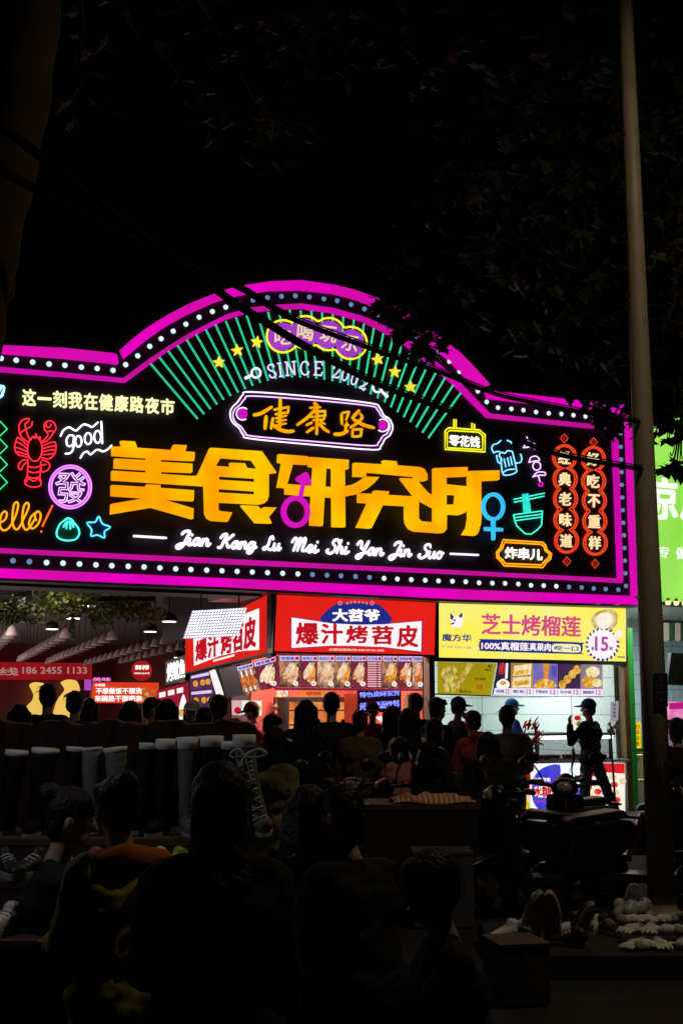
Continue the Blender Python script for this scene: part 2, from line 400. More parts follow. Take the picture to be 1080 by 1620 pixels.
def neon(name, strokes, mat, r=0.012, off=0.035, smooth=True, parent=None, closed=(), lab=None, plane=S, n=5):
    mm = M()
    for i, s in enumerate(strokes):
        cl = closed is True or i in closed
        pts = cr([(p[0], p[1], 0) for p in s], cl, n) if smooth else [Vector((p[0], p[1], 0)) for p in s]
        if not smooth and cl: pass
        mm.tube([plane.p(p.x, p.y, off) for p in pts], r, 6, cl, plane.n)
    o = mm.build(name, mat, parent or sign, smooth=True)
    if lab: o['label'] = lab
    return o
def circ(cx, cy, rx, ry, n=20, a0=0, a1=360, tilt=0):
    full = abs(a1 - a0) >= 360
    out = []
    for k in range(n if full else n + 1):
        w = rad(a0 + (a1 - a0) * k / n); x = rx * math.cos(w); y = ry * math.sin(w); ct, st = math.cos(rad(tilt)), math.sin(rad(tilt))
        out.append((cx + x * ct - y * st, cy + x * st + y * ct))
    return out
# ---- stars on the fan
def starpts(cx, cy, R0, r0, rot=0, n=5):
    return [(cx + (R0 if k % 2 == 0 else r0) * math.sin(math.pi * k / n + rot), cy - (R0 if k % 2 == 0 else r0) * math.cos(math.pi * k / n + rot)) for k in range(2 * n)]
m_star = emis('star_yellow', '#f4e83a', 1.1, 0.15, 5)
for x, y in ((347, 573), (376, 554), (407, 541), (598, 568), (625, 588), (650, 612)):
    mm = M(); mm.slab(S, starpts(x, y, 10, 4.4, R.uniform(-.2, .3)), 0.03, 0.03); mm.build('star', m_star, sign)
# ---- keys and SINCE 2002
m_pale = K('#efe2ff', 1.5)
for cx, cy, hx, hy, a0 in ((405, 590, 389, 598, 0), (597, 613, 612, 627, 300)):
    mm = M(); ring = circ(cx, cy, 7, 7.5, 18, a0, a0 + (360 if a0 == 0 else 250))
    mm.tube([S.p(x, y, .05) for x, y in ring], 0.016, 6, a0 == 0, S.n)
    mm.tube([S.p(cx + (hx - cx) * .45, cy + (hy - cy) * .45, .05), S.p(hx, hy, .05)], [0.02, 0.026], 6, False, S.n)
    mm.build('key_emblem', m_pale, sign, smooth=True)
LET = {'S': [[(.85, .22), (.8, .06), (.5, 0), (.2, .1), (.15, .28), (.4, .46), (.7, .58), (.88, .76), (.75, .95), (.45, 1), (.18, .92), (.12, .75)]],
       'I': [[(.5, .02), (.5, .98)], [(.3, 0), (.7, 0)], [(.3, 1), (.7, 1)]],
       'N': [[(.15, .98), (.15, .02)], [(.15, .02), (.82, .98)], [(.82, .98), (.82, .02)], [(0, 0), (.2, 0)], [(.02, 1), (.3, 1)], [(.68, 0), (.98, 0)]],
       'C': [[(.88, .25), (.8, .08), (.5, 0), (.2, .15), (.08, .5), (.2, .85), (.5, 1), (.8, .93), (.92, .75)]],
       'E': [[(.2, .02), (.2, .98)], [(.05, 0), (.82, 0), (.84, .2)], [(.05, 1), (.85, 1), (.88, .78)], [(.2, .48), (.6, .48)]],
       '2': [[(.12, .28), (.2, .08), (.5, 0), (.8, .1), (.82, .3), (.6, .6), (.12, .98)], [(.12, .98), (.85, .98), (.9, .85)]],
       '0': [[(.5, 0), (.22, .12), (.12, .5), (.22, .88), (.5, 1), (.78, .88), (.88, .5), (.78, .12), (.5, 0)]]}
m_since = K('#d2c2f2', 1.35)
for ch, cx, cy, w, h, a in (('S', 430, 587, 13, 21, -14), ('I', 443, 585, 12, 21, -8), ('N', 460, 583, 17, 21, -4), ('C', 482, 582.5, 15, 21, 0), ('E', 504, 583, 15, 21, 4), ('2', 532, 588, 13, 19, 10), ('0', 546, 592.5, 11.5, 19, 14), ('0', 561, 599, 11.5, 19, 20), ('2', 576, 607, 12.5, 18, 26)):
    mm = M(); ca, sa = math.cos(rad(a)), math.sin(rad(a))
    for s in LET[ch]:
        q = []
        for x, y in s: X, Y = (x - .5) * w, (y - .5) * h; q.append((cx + X * ca - Y * sa, cy + X * sa + Y * ca, 0))
        q = cr(q, False, 5) if len(q) > 3 else [Vector(p) for p in q]
        mm.tube([S.p(p.x, p.y, .055) for p in q], 0.0125, 6, False, S.n)
    mm.build('letter', m_since, sign, smooth=True)
# ---- the purple cloud with four characters
cc = [(447.5, 532), (483, 525.5), (520, 528.5), (554.5, 542.5)]
plq = M(); plq.slab(S, scallop(cc, 21.5, 21.5), 0.02, 0.05); cl = plq.build('cloud_panel', emis('cloud_purple', '#b040d2', 0.95, 0.22, 4), sign); cl['label'] = 'purple cloud panel with four cream characters'
neon('outline', [scallop(cc, 25.5, 25.5)], N_YEL, 0.016, 0.04, False, cl, True)
m_cream = emis('cream', '#f6dcae', 1.0, 0.1, 6)
for ch, (x, y), a in zip('吃喝玩乐', cc, (-.02, .10, .14, .25)):
    mm = M(); h = 13; q = []
    for X, Y in ((-h, -h), (h, -h), (h, h), (-h, h)): q.append((x + X * math.cos(a) - Y * math.sin(a), y + X * math.sin(a) + Y * math.cos(a)))
    text(mm, S, ch, q, 0.072, 0.006, 0.022); mm.build('character', m_cream, cl)
# ---- the lilac plaque with three brush characters
pl_o = [(397, 620), (500, 628), (587, 638), (600, 645), (607, 657), (616, 663), (621, 676), (616, 689), (609, 694), (602, 706), (590, 711.5), (500, 704), (397, 694), (385, 688), (378, 677), (368, 668), (364, 656), (367, 645), (376, 636), (384, 625)]
pcx, pcy = 492, 666
pl_i = [(pcx + (x - pcx) * 0.966, pcy + (y - pcy) * 0.86) for x, y in pl_o]
def rnd(pts, n=4):
    """closed outline with its corners eased"""
    return [(p.x, p.y) for p in cr([(x, y, 0) for x, y in pts], True, n)]
mm = M(); mm.slab(S, rnd(pl_o, 3), 0.002, 0.012); plaque = mm.build('plaque', surf('plaque_black', (0.012, 0.01, 0.014), 0.5, spec=.2), sign); plaque['label'] = 'black plaque outlined in lilac neon with three orange brush characters'
neon('outline', [rnd(pl_o)], N_LILA, 0.011, 0.045, False, plaque, True); neon('outline', [rnd(pl_i)], K('#e0a8ff', 2.0), 0.010, 0.045, False, plaque, True)
m_pball = emis('magenta_ball', '#e010d0', 1.0, 0.2, 9)
for x, y, a in ((384, 654.5, 60), (605, 673, -120)):
    mm = M(); mm.ell(S.p(x, y, .05), .075, .04, .075, 14, 10, (S.u, S.n, Vector((0, 0, 1)))); mm.build('ball', m_pball, plaque, smooth=True)
    neon('ring', [circ(x, y, 9.8, 9.8, 16, a, a + 250)], N_LILA, 0.009, 0.05, False, plaque)
z6 = Z(390, 620, 5.143)
BR = [[([(60, 188), (120, 173), (205, 122)], 14), ([(160, 200), (150, 298)], 16), ([(215, 215), (200, 298)], 13), ([(208, 262), (262, 302), (330, 322), (382, 318)], 15), ([(275, 58), (270, 285)], 15), ([(225, 145), (335, 124)], 11), ([(342, 120), (336, 172)], 11), ([(235, 182), (338, 166)], 10), ([(238, 215), (326, 192)], 9), ([(245, 242), (322, 226)], 9), ([(240, 272), (322, 256)], 9)],
      [([(552, 92), (578, 118)], 17), ([(515, 130), (600, 124)], 10), ([(552, 150), (490, 213), (412, 268)], 13), ([(575, 145), (570, 342)], 15), ([(545, 163), (640, 155)], 11), ([(640, 158), (630, 220)], 11), ([(520, 205), (645, 190)], 9), ([(540, 230), (630, 224)], 9), ([(530, 250), (485, 270)], 11), ([(545, 290), (490, 328)], 12), ([(600, 240), (640, 262)], 9), ([(595, 262), (630, 300), (668, 325)], 14)],
      [([(772, 182), (775, 262)], 13), ([(775, 172), (836, 160)], 10), ([(832, 165), (808, 228)], 11), ([(815, 250), (800, 328)], 12), ([(795, 275), (832, 268)], 9), ([(715, 345), (770, 342), (822, 318)], 15), ([(915, 152), (858, 212)], 14), ([(925, 180), (938, 212), (885, 262), (845, 290)], 13), ([(868, 222), (950, 268), (1035, 292)], 15), ([(862, 312), (858, 362)], 12), ([(862, 306), (940, 304)], 11), ([(936, 312), (926, 362)], 12), ([(865, 364), (930, 360)], 10)]]
for ch in BR:
    mm = M()
    for pts, w in ch:
        q = cr([(x, y, 0) for x, y in z6(*pts)], False, 5); n = len(q)
        rs = [w / 5.143 * 0.0088 * (0.72 + 0.42 * math.sin(math.pi * (0.25 + 0.6 * i / max(1, n - 1)))) for i in range(n)]
        mm.tube([S.p(p.x, p.y, 0.05) for p in q], rs, 8, False, S.n, 0.45)
    mm.build('character', emis('brush_orange', '#ffbe00', 1.0, 0, 5, '#ff9a00'), plaque, smooth=True)
# ---- the five giant orange characters
z1, z2, z3, z4, z5 = Z(170, 690, 7.2), Z(300, 690, 7.2), Z(430, 710, 7.2), Z(550, 720, 7.2), Z(670, 730, 7.2)
gA = z1((62, 118), (175, 118), (160, 50), (318, 60), (342, 130), (738, 158), (765, 95), (908, 102), (890, 172), (998, 180), (993, 275), (612, 258), (612, 290), (972, 312), (970, 410), (612, 397), (612, 428), (960, 452), (1010, 450)) + z2((85, 448), (110, 430), (245, 130), (825, 170), (992, 415), (905, 420), (903, 680), (885, 735), (850, 765), (800, 773), (332, 748), (332, 840), (350, 852), (488, 868), (440, 970), (260, 958), (215, 930), (190, 880), (180, 565)) + z1((1000, 556), (62, 495), (62, 392), (458, 415), (458, 382), (90, 358), (92, 252), (458, 272), (458, 243), (65, 215))
hA = [z2((300, 338), (360, 240), (725, 268), (795, 372), (658, 362), (632, 308), (470, 300), (480, 350)), z2((337, 448), (760, 475), (760, 522), (337, 495)), z2((332, 592), (760, 620), (755, 665), (332, 640))]
gB = z1((55, 555), (450, 578), (455, 548), (608, 555), (608, 588), (990, 615), (985, 735), (615, 712), (985, 822), (980, 940), (515, 808), (48, 885), (52, 770), (445, 702), (55, 675))
gC = z2((598, 785), (780, 795), (818, 838), (850, 808), (992, 812), (905, 920), (938, 990), (765, 985))
gD = z3((85, 58), (415, 85), (410, 175), (245, 165), (165, 440), (78, 432), (130, 155), (82, 150))
gE = z3((432, 92), (878, 125), (875, 228), (832, 230), (835, 425)) + z4((0, 345), (60, 335), (140, 295), (215, 242), (360, 250), (300, 320), (220, 385), (120, 440), (0, 462)) + z3((835, 540), (838, 890), (705, 885), (702, 548), (602, 545), (582, 875), (450, 868), (468, 535), (170, 512), (165, 398), (472, 423), (488, 205), (432, 195))
hE = [z3((622, 212), (700, 218), (700, 435), (610, 430))]
gF = z4((80, 85), (420, 105), (408, 58), (555, 68), (570, 115), (820, 135), (870, 155), (905, 210), (910, 280), (890, 292), (805, 288), (765, 240), (215, 188), (208, 242), (80, 238))
gG = z4((132, 435), (300, 440), (312, 402), (472, 412), (462, 452), (775, 470), (612, 260), (780, 268), (850, 355), (920, 430), (990, 465)) + z5((125, 75), (500, 62), (500, 165), (258, 175), (260, 258), (505, 285), (500, 520), (475, 580), (420, 605), (265, 598), (262, 770), (230, 810), (180, 812)) + z4((780, 865), (720, 840), (680, 780), (668, 720), (668, 575), (405, 560), (272, 832), (115, 820), (242, 542), (132, 535))
hG = [z5((262, 370), (378, 378), (370, 490), (260, 490)), z4((810, 500), (990, 600), (990, 765), (840, 752), (810, 720))]
gH = z5((520, 108), (862, 100), (862, 208), (655, 218), (658, 640), (650, 720), (620, 815), (595, 842), (455, 832), (505, 750), (522, 650))
for grp, lab in (([(gA, hA), (gB, []), (gC, [])], 'two giant orange characters on the left'), ([(gD, []), (gE, hE), (gF, []), (gG, hG), (gH, [])], 'three giant orange characters on the right')):
    mm = M()
    for g, h in grp: mm.slab(S, g, 0.06, 0.09, h)
    o = mm.build('giant_lettering', m_org, sign); o['label'] = lab
    mm = M()
    for g, h in grp:                                             # dark trough each letter sits in
        mm.slab(S, g, 0.004, 0.054, h)
    mm.build('letter_trough', surf('letter_return', (0.10, 0.03, 0.01), 0.4), o)
mm = M(); c = (468.2, 809.3)
mm.slab(S, circ(*c, 23, 25.7, 36), 0.155, 0.03, [circ(*c, 14.8, 17.5, 36)])
mm.slab(S, z3((305, 560), (340, 400), (283, 362), (272, 345), (285, 322), (375, 268), (395, 264), (412, 280), (455, 385), (445, 408), (425, 410), (385, 395), (350, 560)), 0.157, 0.03); mm.build('male_symbol', emis('magenta_acrylic', '#dd16c0', 1.0, 0.1, 3), sign)
mm = M(); c = z5((795, 515))[0]
mm.slab(S, circ(*c, 18.6, 22.6, 36), 0.155, 0.03, [circ(*c, 12.8, 16.6, 36)])
mm.slab(S, z5((772, 670), (818, 670), (815, 890), (795, 900), (777, 890)), 0.157, 0.03); mm.slab(S, z5((690, 752), (700, 745), (900, 757), (908, 775), (900, 796), (695, 790)), 0.16, 0.03); mm.build('female_symbol', emis('blue_acrylic', '#35b4f8', 1.0, 0, 2.2, '#38cdf6'), sign)
# ---- white script line
G = {'J': ([[(.15, .8), (.3, 1.0), (.62, 1.0), (.5, .5), (.35, -.1), (.1, -.3), (-.05, -.15), (.2, .05), (.75, .1)]], .62),
     'K': ([[(.05, .75), (.2, 1), (.42, 1), (.3, .5), (.18, .05), (.0, .02)], [(.85, 1.0), (.5, .62), (.3, .5)], [(.35, .52), (.55, .3), (.62, .05), (.85, .12)]], .84),
     'L': ([[(.6, .8), (.52, 1), (.36, .85), (.32, .4), (.12, .02), (.0, .1), (.2, .18), (.5, 0), (.8, .12)]], .7),
     'M': ([[(.0, .7), (.15, 1), (.3, .85), (.2, .05)], [(.25, .4), (.5, 1), (.55, .8), (.45, .05)], [(.5, .4), (.78, 1), (.85, .75), (.75, .1), (.95, .05), (1.05, .2)]], 1.02),
     'S': ([[(.75, .78), (.65, 1), (.4, .95), (.35, .7), (.55, .5), (.55, .15), (.25, -.05), (.0, .1), (.1, .25)]], .7),
     'Y': ([[(.0, .75), (.15, 1), (.3, .9), (.3, .5), (.5, .45), (.72, .95)], [(.75, 1.0), (.6, .4), (.4, -.2), (.15, -.3), (.1, -.12), (.4, .05), (.8, .15)]], .8),
     'i': ([[(.1, .5), (.06, .08), (.16, 0), (.34, .15)], [(.17, .76), (.18, .8)]], .3),
     'a': ([[(.4, .48), (.2, .5), (.05, .25), (.12, .02), (.3, .1), (.42, .5), (.4, .1), (.5, 0), (.62, .15)]], .56),
     'n': ([[(.06, .5), (.05, .02)], [(.08, .3), (.25, .5), (.36, .4), (.34, .08), (.44, 0), (.56, .15)]], .52),
     'g': ([[(.42, .48), (.2, .5), (.05, .25), (.12, .04), (.3, .12), (.42, .5), (.38, -.1), (.2, -.32), (.05, -.22), (.3, -.02), (.58, .15)]], .54),
     'u': ([[(.06, .5), (.04, .1), (.15, 0), (.32, .15), (.4, .5), (.38, .1), (.46, 0), (.58, .15)]], .56),
     'e': ([[(.05, .22), (.32, .3), (.3, .5), (.14, .46), (.05, .2), (.16, 0), (.32, .02), (.46, .15)]], .44),
     'h': ([[(.2, 1), (.1, .5), (.04, .02)], [(.08, .28), (.25, .5), (.37, .4), (.34, .08), (.44, 0), (.56, .15)]], .54),
     'o': ([[(.22, .5), (.06, .3), (.12, .04), (.3, .02), (.4, .25), (.3, .48), (.2, .46), (.5, .4)]], .44)}
m_script = K('#f6ecff', 1.5)
for word, x0, x1, base in (('Jian', 281, 334, 861.5), ('Kang', 345, 407, 866.5), ('Lu', 416, 446, 869.5), ('Mei', 459, 505, 872), ('Shi', 516, 553, 874.5), ('Yan', 562, 608, 877), ('Jin', 617, 652, 879), ('Suo', 661, 701, 882)):
    mm = M(); tw = sum(G[c][1] for c in word); sx = (x1 - x0 - 3) / tw; x = x0; hh = 20.5
    for c in word:
        for s in G[c][0]:
            q = cr([(x + (px * sx) + py * 4.2, base + (x - x0) * .045 - py * hh, 0) for px, py in s], False, 5)
            mm.tube([S.p(p.x, p.y, .055) for p in q], 0.0215, 8, False, S.n, 0.6)
        x += G[c][1] * sx
    mm.build('script_word', m_script, sign, smooth=True)
for a, b in (((212, 848), (263, 851)), ((712, 876), (756, 878))):
    mm = M(); mm.tube([S.p(*a, .05), S.p(*b, .05)], 0.017, 7, False, S.n); mm.build('dash', m_script, sign, smooth=True)
# ---- cream line of ten characters, top left
m_cline = emis('cream_line', '#fbf6b4', 1.25, 0.12, 5); s0 = '这一刻我在健康路夜市'
for i, ch in enumerate(s0):
    a0, a1 = i / 10, (i + 1) / 10; q0 = [(35, 614), (278, 631), (278, 656.5), (35, 641)]
    ga = a0 + .004; gb = a1 - .006
    q = [quadmap(q0, ga, 0), quadmap(q0, gb, 0), quadmap(q0, gb, 1), quadmap(q0, ga, 1)]
    if ch == '一': q = [quadmap(q0, ga, .44), quadmap(q0, gb, .44), quadmap(q0, gb, .6), quadmap(q0, ga, .6)]
    mm = M(); text(mm, S, ch, q, 0.045, 0.02, 0.032); mm.build('character', m_cline, sign)
# ---- left group of neon pictures
zl = Z(0, 600, 5.4)
lob = [circ(300, 595, 62, 105, 20), [(262, 522), (285, 488), (300, 505), (310, 465), (322, 503), (345, 490), (345, 520)],
       [(360, 545), (410, 520), (465, 450), (480, 420), (465, 375), (430, 355), (405, 360), (395, 395), (420, 412), (442, 385)], [(405, 362), (382, 380), (384, 430), (405, 452), (410, 482), (385, 512), (355, 540)], [(405, 452), (440, 440), (462, 452)],
       [(245, 540), (185, 490), (165, 430), (170, 380), (200, 345), (250, 335), (240, 365), (215, 385), (228, 420), (270, 400), (278, 362)], [(225, 430), (240, 480), (262, 520)], [(228, 425), (200, 440), (172, 470)],
       [(360, 575), (420, 545), (472, 535)], [(364, 595), (430, 575), (480, 568)], [(364, 620), (430, 605), (478, 602)], [(360, 645), (430, 640), (472, 632)], [(355, 668), (410, 680), (445, 668)], [(472, 535), (482, 570), (478, 605), (472, 632), (445, 668)],
       [(242, 570), (190, 520), (152, 495)], [(238, 595), (180, 550), (138, 535)], [(238, 620), (180, 595), (128, 578)], [(240, 645), (190, 630), (135, 618)], [(245, 670), (200, 655), (165, 650)], [(152, 495), (136, 540), (128, 580), (138, 620), (165, 650)],
       [(242, 690), (200, 690), (165, 720), (162, 758), (188, 770), (202, 735), (240, 702)], [(362, 690), (410, 705), (428, 745), (402, 780), (362, 790), (352, 740), (395, 728)],
       [(242, 705), (236, 825)], [(352, 705), (345, 825)], [(240, 742), (295, 755), (350, 740)], [(240, 785), (295, 798), (348, 785)], [(238, 832), (290, 845), (345, 830)], [(236, 828), (214, 880), (240, 910), (290, 922), (345, 910), (352, 880), (340, 830)], [(225, 875), (250, 852), (290, 870), (330, 850), (350, 880)]]
neon('neon_lobster', [zl(*s) for s in lob], N_RED, 0.0085, 0.03, True, None, (0,), 'red neon lobster')
good = [[(520, 485), (545, 435), (590, 410), (620, 425), (655, 438), (690, 405), (720, 385), (760, 395), (790, 408), (838, 368)], [(690, 672), (715, 630), (750, 618), (775, 642), (820, 607), (850, 603), (880, 616), (920, 600), (955, 565)],
        [(632, 484), (598, 478), (572, 510), (576, 560), (602, 572), (628, 545), (634, 484), (628, 590), (602, 630), (562, 635)], circ(672, 530, 27, 46, 14), circ(755, 507, 29, 48, 14), circ(836, 492, 29, 52, 14), [(867, 362), (872, 450), (876, 548)]]
neon('neon_word', [zl(*s) for s in good], N_WHITE, 0.0125, 0.035, True, None, (3, 4, 5), 'white neon word good between two wavy lines')
mm = M(); mm.slab(S, zl(*circ(602, 920, 186, 190, 36)), 0.003, 0.012); fa = mm.build('round_emblem', surf('emblem_violet', (0.05, 0.012, 0.10), 0.5), sign); fa['label'] = 'purple neon circle with one outlined character'
neon('ring', [zl(*circ(602, 920, 180, 184, 36)), zl(*circ(602, 920, 160, 164, 36))], N_PURP, 0.012, 0.035, False, fa, True)
lp = glyph_loops('發'); xa = min(p.x for l in lp for p in l); xb = max(p.x for l in lp for p in l); ya = min(p.y for l in lp for p in l); ybb = max(p.y for l in lp for p in l)
q = zl((478, 790), (735, 800), (730, 1062), (474, 1052)); mm = M()
for l in lp: mm.tube([S.p(*quadmap(q, (p.x - xa) / (xb - xa), (ybb - p.y) / (ybb - ya)), 0.035) for p in l], 0.0075, 5, True, S.n)
mm.build('character', K('#eab4ff', 1.9), fa, smooth=True)
hello = [[(-210, 1190), (-140, 1100), (-120, 1000), (-150, 1010), (-185, 1150), (-205, 1300), (-165, 1200), (-120, 1170), (-110, 1210), (-120, 1280), (-90, 1290), (-40, 1250), (0, 1228), (45, 1200), (62, 1150), (40, 1128), (10, 1170), (2, 1250), (30, 1290), (78, 1270), (130, 1180), (158, 1082), (145, 1050), (120, 1080), (108, 1200), (125, 1270), (160, 1275), (210, 1180), (248, 1092), (235, 1055), (205, 1090), (193, 1210), (215, 1280), (250, 1272), (300, 1195)], [(325, 1130), (272, 1170), (250, 1240), (282, 1275), (332, 1230), (350, 1160), (325, 1128), (300, 1160), (312, 1205)]]
neon('neon_word', [zl(*s) for s in hello], N_ORA, 0.0135, 0.035, True, None, (), 'orange neon word hello in joined writing')
neon('exclamation_mark', [zl((450, 1080), (365, 1255)), zl((356, 1296), (354, 1304))], K('#ff6420', 1.4), 0.0135, 0.035, False)
bun = [[(580, 1190), (560, 1205), (520, 1230), (490, 1290), (490, 1340), (530, 1370), (590, 1378), (650, 1365), (680, 1320), (670, 1270), (635, 1225), (610, 1195)], [(556, 1200), (580, 1186), (600, 1192), (618, 1200)], [(583, 1215), (555, 1240), (545, 1262)], [(585, 1215), (572, 1245), (570, 1275)], [(592, 1215), (604, 1245), (603, 1278)], [(597, 1212), (622, 1235), (630, 1262)]]
mm = M(); mm.slab(S, zl(*rnd(bun[0], 2)), 0.003, 0.008); bo = mm.build('neon_bun', surf('bun_green', (0.01, 0.16, 0.10), 0.5), sign); bo['label'] = 'turquoise neon steamed bun'
neon('outline', [zl(*s) for s in bun], K('#50f4e0', 1.7), 0.0115, 0.03, True, bo, (0,))
stp = [(845, 1170), (878, 1235), (945, 1262), (895, 1300), (895, 1355), (835, 1330), (780, 1340), (785, 1285), (745, 1225), (815, 1220)]
mm = M(); mm.slab(S, zl(*stp), 0.003, 0.008); so = mm.build('neon_star', surf('star_blue', (0.004, 0.06, 0.16), 0.5), sign); so['label'] = 'blue neon star beside the bun'
neon('outline', [zl(*rnd(stp, 3))], K('#58dcff', 1.6), 0.0115, 0.03, False, so, True)
for k in range(4):
    y = 425 + 152 * k
    neon('neon_diamond', [zl((65, y), (0, y + 62), (-65, y), (0, y - 70))], N_GRN, 0.010, 0.03, False, None, True)
neon('neon_flower', [zl((-40, 150), (-10, 110), (25, 60), (38, 80), (20, 120), (36, 100), (10, 150), (30, 130), (-5, 160), (-30, 180), (-60, 140), (-20, 70), (10, 60))], N_CYAN, 0.016, 0.03, True, None, (0,))
# ---- right group of neon pictures
zr = Z(680, 640, 3.6)
sg = [(85, 255), (85, 150), (105, 132), (280, 145), (312, 172), (312, 270)]
mm = M(); mm.slab(S, zr((95, 248), (95, 155), (108, 142), (278, 153), (302, 176), (302, 260)), 0.003, 0.008); yo = mm.build('yellow_plate', surf('plate_black', (0.02, 0.02, 0.022), 0.5), sign); yo['label'] = 'hanging plate in yellow neon with three white characters'
neon('outline', [zr(*sg), zr((97, 246), (97, 158), (112, 147), (275, 157), (299, 178), (299, 257)), zr((135, 86), (135, 130)), zr((147, 86), (147, 132)), zr((238, 103), (238, 140)), zr((252, 104), (252, 142))], N_YEL, 0.0125, 0.03, False, yo, (0, 1))
m_lw = emis('letter_white', '#fffbe8', 1.5)
mm = M(); text(mm, S, '零花钱', zr((112, 170), (284, 183), (284, 246), (110, 233)), 0.03, 0.02, 0.02); mm.build('lettering', m_lw, yo)
mug = [[(402, 300), (412, 390), (440, 402), (485, 388), (490, 365), (468, 268)], [(468, 268), (440, 263), (425, 278), (405, 272), (392, 290), (402, 302)], [(414, 388), (440, 372), (480, 368)], [(420, 308), (430, 355)], [(440, 303), (450, 350)], [(457, 298), (466, 344)], [(483, 332), (512, 330), (521, 308), (514, 282)], [(378, 290), (386, 326), (402, 334), (406, 310)], [(362, 276), (350, 248), (362, 228), (382, 222), (402, 204)], [(362, 276), (376, 268), (396, 268)], [(438, 204), (458, 212), (462, 220)]]
neon('neon_beer_mug', [zr(*s) for s in mug], K('#7ccfff', 1.8), 0.0105, 0.03, True, None, (), 'blue neon beer mug with foam')
sk = [[(550, 185), (558, 212)], [(530, 246), (545, 224), (575, 208), (602, 236), (565, 240), (530, 246)], [(545, 246), (575, 240), (598, 254)], [(562, 330), (575, 300), (605, 295), (622, 316), (590, 322), (562, 330)], circ(606, 350, 22, 24, 14), [(584, 412), (610, 386), (650, 386), (654, 402), (620, 402), (584, 412)], [(616, 406), (624, 440)]]
neon('neon_skewer', [zr(*s) for s in sk], K('#eabcff', 1.8), 0.0095, 0.03, True, None, (4,), 'lilac neon mushroom skewer')
neon('skewer_hook', [zr((624, 440), (640, 448), (636, 464), (620, 462), (618, 450))], N_MAG, 0.012, 0.03)
bowl = [[(475, 540), (650, 505)], [(478, 556), (648, 522)], [(474, 628), (638, 606)], [(478, 645), (637, 624)], [(482, 662), (637, 640)], [(474, 628), (482, 662), (492, 690), (515, 712), (540, 735), (575, 738), (608, 715), (634, 685), (638, 606)]]
neon('neon_noodle_bowl', [zr(*s) for s in bowl], N_TEAL, 0.0105, 0.03, False, None, (), 'turquoise neon noodle bowl with chopsticks')
mm = M(); mm.slab(S, zr((526, 510), (560, 506), (575, 612), (534, 620)), 0.02, 0.02); mm.build('noodles', emis('noodle_teal', '#2ce8d8', 1.1, 0.2, 20), sign)
kp = [(415, 770), (640, 785), (656, 800), (664, 828), (690, 850), (684, 880), (662, 898), (640, 928), (420, 918), (405, 895), (380, 872), (378, 842), (400, 815)]
kc = (535, 848)
mm = M(); mm.slab(S, zr(*kp), 0.003, 0.008); ko = mm.build('orange_plate', surf('plate_brown', (0.05, 0.025, 0.008), 0.5), sign); ko['label'] = 'scalloped plate in orange neon with three white characters'
neon('outline', [zr(*kp), zr(*[(kc[0] + (x - kc[0]) * .93, kc[1] + (y - kc[1]) * .82) for x, y in kp])], N_ORA, 0.013, 0.03, False, ko, True)
mm = M(); text(mm, S, '炸串儿', zr((430, 810), (640, 822), (640, 888), (428, 876)), 0.03, 0.02, 0.022); mm.build('lettering', m_lw, ko)
m_cav = surf('lantern_plum', (0.07, 0.03, 0.09), 0.4); m_lt = emis('lantern_text', '#ffd9a0', 1.2, 0.15, 9)
for cs, txt, d0, d1, lab in (([(765, 300), (768, 425), (770, 537), (772, 655), (776, 775)], '经典老味道', (763, 193), (778, 893), 'left string of five red neon lanterns'), ([(928, 310), (930, 436), (934, 548), (936, 665), (939, 787)], '好吃不重样', (930, 213), (938, 907), 'right string of five red neon lanterns')):
    mm = M(); zc = zr(*cs)
    for x, y in zc: mm.slab(S, circ(x, y, 12, 14.5, 20), 0.006, 0.012)
    lo = mm.build('lantern_string', m_cav, sign); lo['label'] = lab
    neon('outline', [scallop(zc, 18.8, 19.6, 30), scallop(zc, 15.4, 17.3, 30)], N_LAN, 0.0135, 0.03, False, lo, True)
    for x, y in zr(d0, d1):
        neon('diamond', [[(x, y - 7), (x + 6, y), (x, y + 7), (x - 6, y)]], N_LAN, 0.009, 0.03, False, lo, True)
        mm = M(); mm.slab(S, [(x, y - 3.5), (x + 3, y), (x, y + 3.5), (x - 3, y)], 0.01, 0.01); mm.build('diamond_core', K('#8c1c10', 1), lo)
    for ch, (x, y) in zip(txt, zc):
        mm = M(); text(mm, S, ch, [(x - 9.5, y - 11), (x + 9.5, y - 10), (x + 9.5, y + 11), (x - 9.5, y + 10)], 0.028, 0.02, 0.03); mm.build('character', m_lt, lo)
# steel lip and the little service clips under the lower edge
mm = M(); mm.slab(S, [(XL, ext(915)), (0, 915), (360, 930), (720, 949), (1013, 958), (1013, 960.5), (720, 952), (360, 933), (0, 918), (XL, ext(918))], -0.28, 0.34); mm.build('bottom_lip', m_metal, sign)
# ================================================================== GROUND, HALL AND STALLS
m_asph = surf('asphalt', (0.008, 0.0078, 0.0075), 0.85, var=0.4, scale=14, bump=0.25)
m_pave = surf('paving', (0.03, 0.028, 0.027), 0.7, var=0.35, scale=5, bump=0.15)
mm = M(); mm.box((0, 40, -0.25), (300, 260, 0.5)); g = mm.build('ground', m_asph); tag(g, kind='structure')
g0 = S.P(-8, 0, -16.2)
mm = M(); mm.box(S.P(-6, 0.004, -15.5) + Vector((0, 0, 0.002)), (30, 34, 0.012), (S.u, S.n, Vector((0, 0, 1)))); g = mm.build('pavement', m_pave); tag(g, kind='structure')
m_ceil = surf('hall_ceiling', (0.09, 0.085, 0.09), 0.8, var=0.3, scale=2)
m_beam = surf('grey_beam', (0.34, 0.31, 0.29), 0.6, var=0.15)
m_dark = surf('dark_frame', (0.018, 0.016, 0.016), 0.5)
m_maroon = surf('maroon_wall', (0.13, 0.012, 0.02), 0.6, var=0.25, scale=2)
